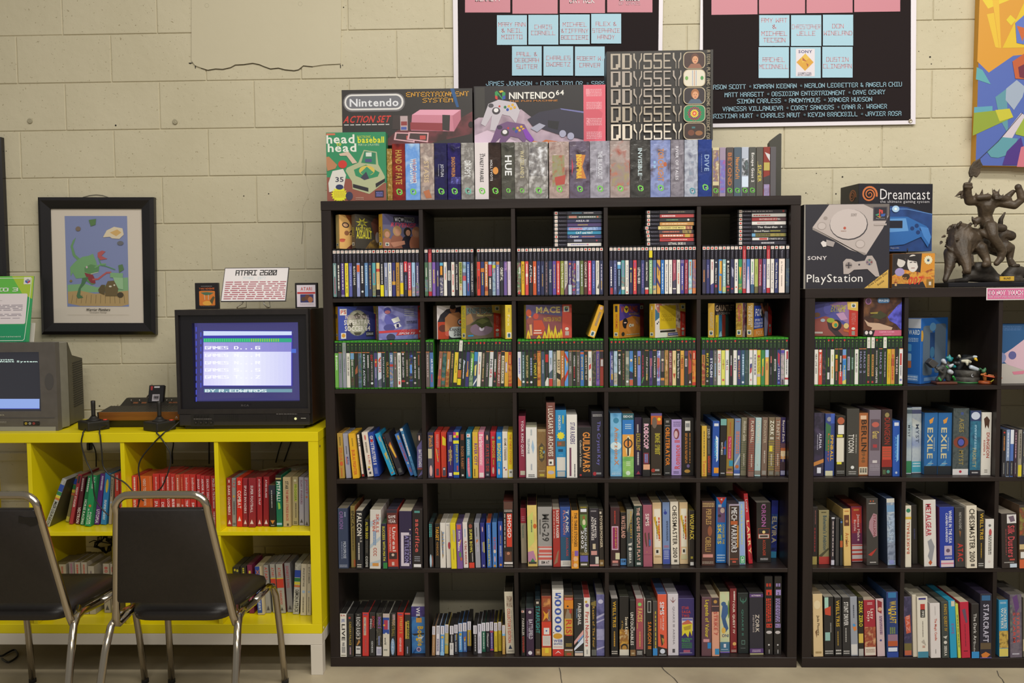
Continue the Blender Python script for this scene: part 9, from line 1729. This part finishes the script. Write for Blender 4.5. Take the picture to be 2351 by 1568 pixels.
def chair(loc, label, patch=False):
    r = empty('stacking_chair', loc); tag(r, label, 'chair', 'chrome stacking chairs at the yellow shelf')
    # local: x across, y towards the shelf, origin below the middle of the back
    bl, br, tl, tr = -0.198, 0.198, -0.138, 0.138
    yb, yt_ = 0.0, -0.085; z0, z1 = 0.408, 0.858
    L = lambda s, z: (s*(0.198+(0.138-0.198)*(z-z0)/(z1-z0)), yb+(yt_-yb)*(z-z0)/(z1-z0), z)
    corner = [(lambda a: (math.cos(a), math.sin(a)))(math.pi/2*k/6) for k in range(7)]
    path = [(-0.175, 0.085, 0.435), (-0.188, 0.05, 0.418), (-0.197, 0.018, 0.405), (-0.199, 0.002, 0.412)]
    path += [L(-1, z) for z in (0.44, 0.52, 0.60, 0.68, 0.76, 0.80)]
    for c_, s_ in corner[1:]: path.append((-0.148+0.048*(1-c_), yt_+0.002, 0.81+0.048*s_))
    right = [(-p[0], p[1], p[2]) for p in path[::-1]]
    path = path+[(0, yt_-0.001, 0.8595)]+right
    flat_tube('back_frame', path, CHR, r, 0.0125)
    # padded back panel
    rings = []
    pts = rounded([(-0.183, 0.487), (0.183, 0.487), (0.141, 0.815), (-0.141, 0.815)], 0.012)
    for ins, off in ((0.004, -0.010), (0.0, -0.004), (0.0, 0.010), (0.012, 0.020), (0.05, 0.026)):
        cx, cz = 0, 0.65; ring = []
        for x, z in pts:
            k = 1-ins/0.16; X = cx+(x-cx)*k; Z = cz+(z-cz)*k; ring.append((X, L(1, Z)[1]+off, Z))
        rings.append(ring)
    loft('backrest', rings, VINYLD, r)
    # seat cushion
    out = rounded([(-0.166, 0.02), (0.166, 0.02), (0.200, 0.40), (-0.200, 0.40)], 0.07, 7); rings = []
    for ins, z in ((0.02, 0.418), (0.004, 0.422), (0.0, 0.438), (0.006, 0.455), (0.03, 0.468), (0.09, 0.474)):
        ring = []
        for x, y in out:
            k = 1-ins/0.2; ring.append((x*k, 0.21+(y-0.21)*k, z-0.012*max(0, (0.10-y)/0.10)-0.010*max(0, (y-0.32)/0.08)))
        rings.append(ring)
    loft('seat', rings, VINYLD, r)
    for s in (-1, 1):
        # each side: a leg pair joined by the rail under the seat
        flat_tube('leg', [(s*0.226, -0.150, 0.004), (s*0.222, -0.10, 0.16), (s*0.216, -0.045, 0.33), (s*0.210, -0.012, 0.405), (s*0.204, 0.02, 0.425), (s*0.200, 0.06, 0.428), (s*0.196, 0.20, 0.412)], CHR, r, 0.0125)
        flat_tube('leg', [(s*0.220, 0.470, 0.004), (s*0.214, 0.445, 0.20), (s*0.207, 0.418, 0.36), (s*0.202, 0.395, 0.402), (s*0.198, 0.36, 0.412), (s*0.196, 0.20, 0.412)], CHR, r, 0.0125)
        for (x, y, z) in ((s*0.226, -0.150, 0.0), (s*0.220, 0.470, 0.0)):
            lathe('foot_cap', [(0.0135, 0), (0.0135, 0.014), (0.012, 0.018)], RUBF, r, 12, (x, y, z))
        p = lathe('bumper', [(0.007, 0), (0.006, 0.004)], RUBF, r, 12); p.rotation_euler = (math.pi/2, 0, 0); p.location = (s*0.212, 0.428, 0.30)
    if patch:
        bm = bmesh.new(); y_ = L(1, 0.77)[1]-0.0125
        pts = [(0.086, 0.793), (0.10, 0.788), (0.14, 0.787), (0.141, 0.762), (0.118, 0.757), (0.104, 0.766), (0.082, 0.770)]
        v = [bm.verts.new((x, L(1, z)[1]-0.0125, z)) for x, z in pts]; bm.faces.new(v)
        bmobj('tape_patch', bm, mat('100e0e', 0.25), r)
    return r
chair((-0.362, -0.615, 0), 'dark vinyl stacking chair with chrome frame, nearest the large shelf')
chair((-0.905, -0.615, 0), 'dark vinyl stacking chair with a black tape patch on its back', True)
pts = [(0, 1490), (12, 1500), (22, 1478), (30, 1468)]
P = [atz(x, y+60, 0.006) for x, y in ((-20, 1440), (2, 1446), (18, 1438), (34, 1432), (40, 1446), (20, 1460), (4, 1452))]
cb = tube('floor_cable', spline([(p[0], p[1], 0.006) for p in P], 5), 0.004, CORD, None, 6); tag(cb, 'black cable lying on the floor under the taped chair', 'cable')
# ================================================================ statue and toy figures
_u = bmesh.new(); bmesh.ops.create_icosphere(_u, subdivisions=2, radius=1.0); UNIT = [v.co.copy() for v in _u.verts]; _u.free()
def clay(name, caps, voxel, mt, parent):
    """one continuous modelled surface from tapering limbs (p, r, q, s)"""
    bm = bmesh.new()
    for p, r_, q, s_ in caps:
        b2 = bmesh.new()
        for c_, rad in ((p, r_), (q, s_)):
            for u in UNIT: b2.verts.new(Vector(c_)+u*max(rad, 1e-4))
        bmesh.ops.convex_hull(b2, input=b2.verts)
        bmesh.ops.delete(b2, geom=[v for v in b2.verts if not v.link_faces], context='VERTS')
        me = bpy.data.meshes.new('t'); b2.to_mesh(me); b2.free(); bm.from_mesh(me); bpy.data.meshes.remove(me)
    o = bmobj(name, bm, mt, parent, True)
    m_ = o.modifiers.new('join', 'REMESH'); m_.mode = 'VOXEL'; m_.voxel_size = voxel; m_.use_smooth_shade = True
    s_ = o.modifiers.new('soft', 'SMOOTH'); s_.iterations = 1; s_.factor = 0.5
    dg = bpy.context.evaluated_depsgraph_get(); me = bpy.data.meshes.new_from_object(o.evaluated_get(dg)); o.modifiers.clear(); o.data = me
    return o
BRONZE = noisemat('aged_bronze', '2c241c', '57493a', 18, 0.48, 0.5, 90, spec=0.4)
SO = (2130, 360, 2.891); SY = 0.14
stt = empty('statue', (2.60, SY, ZLO+EPS)); tag(stt, 'dark bronze statue of a spiked warrior raising an axe on a great wolf', 'statue')
def sp(x, y, dy=0.0):
    p = at(SO[0]+x/SO[2], SO[1]+y/SO[2], SY); return (p[0]-2.60, dy, p[2]-ZLO)
K = 1/(SO[2]*568)
C = []
def limb(*pts):
    for a, b in zip(pts[:-1], pts[1:]): C.append((sp(a[0], a[1], a[3]), a[2]*K, sp(b[0], b[1], b[3]), b[2]*K))
# wolf
limb((230, 560, 95, -.01), (330, 560, 88, .02), (440, 560, 72, .05), (540, 610, 56, .06)); limb((215, 520, 80, -.01), (190, 600, 75, -.03), (178, 650, 52, -.06), (188, 715, 32, -.085), (184, 760, 24, -.095))
limb((168, 770, 14, -.09), (200, 772, 14, -.09)); limb((120, 630, 16, -.05), (88, 600, 6, -.05)); limb((235, 640, 16, -.05), (268, 612, 6, -.05))
limb((130, 640, 45, -.03), (108, 720, 32, -.05), (82, 785, 20, -.06), (62, 820, 17, -.07)); limb((320, 610, 40, -.04), (345, 680, 26, -.05), (345, 715, 24, -.06), (315, 722, 20, -.075))
limb((540, 600, 58, .05), (592, 600, 30, .05), (588, 680, 20, .05), (590, 720, 26, .03)); limb((575, 725, 14, .01), (610, 722, 12, .01)); limb((500, 540, 30, .05), (560, 505, 34, .06), (605, 520, 34, .06)); limb((530, 470, 20, .06), (538, 410, 15, .06), (566, 362, 6, .06))
for k in range(46):
    a = RNG.uniform(math.pi*0.75, math.pi*1.75); rr = RNG.uniform(60, 120); x = 225+rr*math.cos(a)*1.05; y = 555+rr*math.sin(a); l = RNG.uniform(22, 46); dd = RNG.uniform(-.06, .03)
    limb((x, y, 10, dd), (x-l*0.6+RNG.uniform(-14, 14), y+l*RNG.uniform(0.1, 1.0), 2.5, dd-.01))
for k in range(22):
    x = RNG.uniform(120, 260); y = RNG.uniform(620, 710); limb((x, y, 9, -.06), (x+RNG.uniform(-14, 14), y+RNG.uniform(24, 44), 2, -.065))
# rider
limb((385, 450, 46, -.01), (372, 390, 42, -.01), (372, 330, 56, -.02)); limb((330, 300, 40, -.02), (372, 320, 50, -.02), (440, 300, 38, -.02)); limb((412, 292, 20, -.04), (412, 268, 25, -.045)); limb((398, 290, 8, -.06), (426, 290, 8, -.06))
limb((398, 255, 8, -.045), (388, 218, 2, -.045)); limb((426, 255, 8, -.045), (438, 220, 2, -.045)); limb((412, 250, 10, -.045), (414, 226, 5, -.03))
limb((318, 292, 36, -.02), (250, 300, 30, -.03), (232, 260, 26, -.04), (220, 205, 26, -.05)); limb((200, 195, 12, -.06), (236, 196, 12, -.06)); limb((198, 214, 11, -.06), (240, 216, 11, -.06))
limb((452, 305, 34, -.03), (530, 332, 26, -.05), (565, 300, 22, -.06)); limb((570, 285, 28, -.06), (550, 225, 20, -.06), (545, 215, 22, -.06)); limb((585, 270, 16, -.06), (578, 300, 16, -.06)); limb((500, 275, 22, -.03), (530, 240, 14, -.04))
for x, y, tx, ty in ((330, 265, 330, 220), (300, 275, 285, 245), (362, 268, 368, 246), (465, 285, 466, 254), (490, 285, 502, 262), (196, 245, 145, 275), (205, 270, 188, 288)): limb((x, y, 13, -.03), (tx, ty, 2, -.04))
limb((300, 280, 20, -.045), (360, 275, 20, -.05)); limb((440, 285, 20, -.05), (500, 292, 18, -.045)); limb((375, 470, 42, -.05), (372, 530, 32, -.07), (385, 560, 30, -.07), (440, 630, 30, -.06), (432, 680, 22, -.06), (395, 712, 18, -.07)); limb((330, 510, 26, -.04), (360, 540, 20, -.06)); limb((290, 435, 26, -.04), (300, 425, 22, -.04)); limb((270, 425, 12, -.04), (262, 405, 4, -.04)); limb((450, 470, 28, .0), (500, 475, 26, .0)); limb((400, 590, 26, -.05), (450, 600, 24, -.03))
clay('wolf_and_rider', C, 0.003, BRONZE, stt)
C = []
limb((300, 740, 40, -.04), (360, 745, 40, -.03), (410, 790, 50, .0)); limb((250, 790, 42, -.03), (340, 790, 46, -.02), (460, 815, 34, -.01)); limb((540, 800, 40, .02), (580, 760, 40, .02), (640, 770, 46, .03)); limb((120, 826, 14, -.05), (220, 822, 20, -.04)); limb((60, 830, 14, -.07), (120, 828, 14, -.06)); limb((440, 820, 22, -.03), (620, 825, 24, 0))
clay('rock', C, 0.006, noisemat('dark_rock', '1f1b18', '38312a', 14, 0.6, 0.6, 60), stt)
a, b = sp(52, 866), sp(700, 832)
mkbox('plinth', a[0], b[0], -0.11, 0.10, 0.0, b[2], mat('17161a', 0.3), stt, 0.003)
tube('axe_handle', [sp(205, 235, -.055), sp(262, 118, -.05)], 0.0042, BRONZE, stt, 8)
P = [sp(x, y) for x, y in ((236, 146), (230, 118), (238, 84), (262, 46), (300, 26), (304, 46), (318, 72), (300, 96), (302, 120), (280, 150), (262, 140))]
prism('axe_blade', [(p[0], p[2]) for p in P], -0.058, -0.046, BRONZE, stt, 0.002)
tube('axe_tassel', [sp(190, 245, -.05), sp(182, 270, -.055), sp(160, 280, -.06), sp(142, 276, -.06)], [0.004, 0.003, 0.002, 0.001], BRONZE, stt, 6)
a, b = sp(376, 834), sp(468, 804)
pq = mkbox('plaque', a[0], b[0], -0.118, -0.112, a[2]+0.004, b[2]+0.004, mat('c09a34', 0.35), stt, 0.0008)
A = Art(b[0]-a[0], b[2]-a[2]); A.text('BLIND', 26, 24, 76, 66, '3a2c18'); p = A.build('plaque_lettering', stt); p.location = ((a[0]+b[0])/2, -0.118, a[2]+0.004)
# ---- three toy figures in the low shelf
FO = (2080, 780, 4.96); FY = 0.06
def figure(px, Y, label):
    o = at(FO[0]+px/FO[2], 880, Y); r = empty('toy_figure', (o[0], Y, SZ[3]+EPS)); tag(r, label, 'toy figure', 'toy figures in the low shelf')
    return r, (lambda x, y, dy=0.0: (lambda p: (p[0]-o[0], dy, p[2]-SZ[3]))(at(FO[0]+x/FO[2], FO[1]+(y-2)/FO[2], Y)))
KF = 1/(FO[2]*575)
def caps(f, L):
    out = []
    for ch in L:
        for a, b in zip(ch[:-1], ch[1:]): out.append((f(a[0], a[1], a[3]), a[2]*KF, f(b[0], b[1], b[3]), b[2]*KF))
    return out
r, f = figure(440, FY, 'grey armoured toy figure swinging a square hammer, on a brown base')
a, b = f(318, 512), f(556, 478); mkbox('base', a[0], b[0], -0.025, 0.03, 0, b[2], mat('5a3020'), r, 0.002)
clay('body', caps(f, [[(400, 450, 30, 0), (420, 380, 46, 0), (430, 330, 50, 0), (415, 260, 26, -.01)], [(480, 450, 32, 0), (470, 380, 36, 0)], [(400, 320, 30, -.01), (340, 330, 24, -.02)], [(470, 300, 26, -.01), (500, 290, 18, -.02)], [(360, 460, 26, 0), (380, 430, 24, 0)]]), 0.0022, noisemat('grey_armour', '26282a', '5c5f60', 60, 0.4), r)
clay('skull_helmet', caps(f, [[(405, 240, 26, -.015), (420, 262, 16, -.02)], [(470, 300, 20, -.025), (500, 280, 12, -.025)], [(470, 360, 28, -.02), (490, 370, 24, -.02)]]), 0.002, mat('a8acb0', 0.3), r)
clay('green_trim', caps(f, [[(350, 440, 16, -.02), (365, 460, 14, -.02)], [(420, 300, 10, -.03), (440, 320, 8, -.03)], [(510, 420, 14, -.02), (540, 455, 16, -.01)]]), 0.002, mat('2f8a3c', 0.4), r)
P = [f(x, y) for x, y in ((208, 262), (256, 212), (330, 266), (270, 322))]; prism('hammer_head', [(p[0], p[2]) for p in P], -0.035, 0.0, mat('3a3836', 0.5), r, 0.002)
tube('hammer_handle', [f(290, 290, -.018), f(400, 385, -.022)], 0.005, mat('4a4844', 0.4), r, 8)
r, f = figure(690, FY+0.05, 'black and white eagle-headed toy figure crouching on a round stone drum')
a, b = f(545, 495), f(818, 345); R_ = (b[0]-a[0])/2
lathe('stone_drum', [(R_*.98, 0), (R_, 0.004), (R_*.99, b[2]*.45), (R_*.94, b[2]*.48), (R_, b[2]*.52), (R_*.97, b[2]*.97), (R_*.9, b[2])], noisemat('drum_stone', '26241f', '4a4742', 40, 0.6, 0.6, 60), r, 26)
lathe('green_rim', [(R_*1.03, 0), (R_*1.03, 0.004), (R_*.99, 0.006)], mat('2c6a34', 0.4), r, 26)
A = Art(0.012, 0.014); A.ell(50, 50, 46, 46, 'a8a8a8'); A.ell(66, 42, 38, 38, '33312d'); p = A.build('moon_emblem', r); p.location = (0, -R_-0.0012, b[2]*.5)
clay('body', caps(f, [[(600, 330, 30, -.0), (640, 250, 44, 0), (700, 220, 40, -.01), (735, 205, 30, -.02)], [(590, 210, 22, 0), (600, 190, 14, 0)], [(560, 270, 26, 0), (620, 280, 26, 0)], [(700, 300, 30, -.01), (740, 320, 26, -.02)], [(720, 200, 26, 0), (690, 200, 26, .02)]]), 0.0022, noisemat('dark_feathers', '0f1012', '25282c', 60, 0.4), r)
clay('bone_armour', caps(f, [[(600, 240, 16, -.03), (650, 240, 22, -.035), (690, 250, 16, -.03)], [(592, 185, 16, -.01), (600, 200, 12, -.01)], [(640, 260, 16, -.04), (640, 280, 10, -.04)]]), 0.002, mat('b8b49c', 0.5), r)
clay('head_crest', caps(f, [[(735, 192, 18, -.03), (750, 190, 14, -.035)], [(700, 310, 26, -.03), (770, 335, 22, -.03)]]), 0.002, mat('b4bcc0', 0.4), r)
clay('beak', caps(f, [[(742, 215, 18, -.035), (752, 232, 8, -.04)]]), 0.0018, mat('d0a828', 0.35), r)
clay('teal_wing', caps(f, [[(500, 230, 30, .0), (495, 175, 6, .0)], [(470, 210, 18, 0), (530, 215, 12, 0)], [(520, 300, 20, 0), (555, 310, 18, 0)]]), 0.002, mat('1f7a7a', 0.4), r)
r, f = figure(900, FY, 'small green and orange archer toy figure on a round orange base')
a, b = f(828, 515), f(970, 470); R_ = (b[0]-a[0])/2
lathe('base', [(R_, 0), (R_*1.02, 0.004), (R_*.98, b[2]*.8), (R_*.8, b[2])], noisemat('orange_base', '8a3c1a', 'b8602c', 60, 0.5), r, 22)
clay('body', caps(f, [[(900, 460, 18, 0), (895, 420, 22, 0), (880, 385, 20, -.01)], [(860, 395, 12, -.02), (830, 395, 12, -.02)], [(910, 400, 10, -.02), (960, 405, 8, -.03)]]), 0.002, mat('a8642c', 0.5), r)
clay('hood', caps(f, [[(870, 360, 24, -.01), (885, 340, 16, -.01), (888, 318, 4, -.01)], [(840, 335, 10, -.01), (822, 322, 4, -.01)], [(840, 345, 10, 0), (830, 350, 6, 0)]]), 0.002, mat('3a6a44', 0.45), r)
tube('bow', [f(988, 342, -.03), f(1000, 370, -.03), f(975, 410, -.03), f(960, 445, -.03), f(920, 475, -.03)], 0.0022, mat('c0b43a', 0.4), r, 6)
tube('arrow', [f(835, 402, -.035), f(1000, 428, -.035), f(1040, 430, -.035)], [0.003, 0.0035, 0.002], mat('c0522c', 0.4), r, 6)
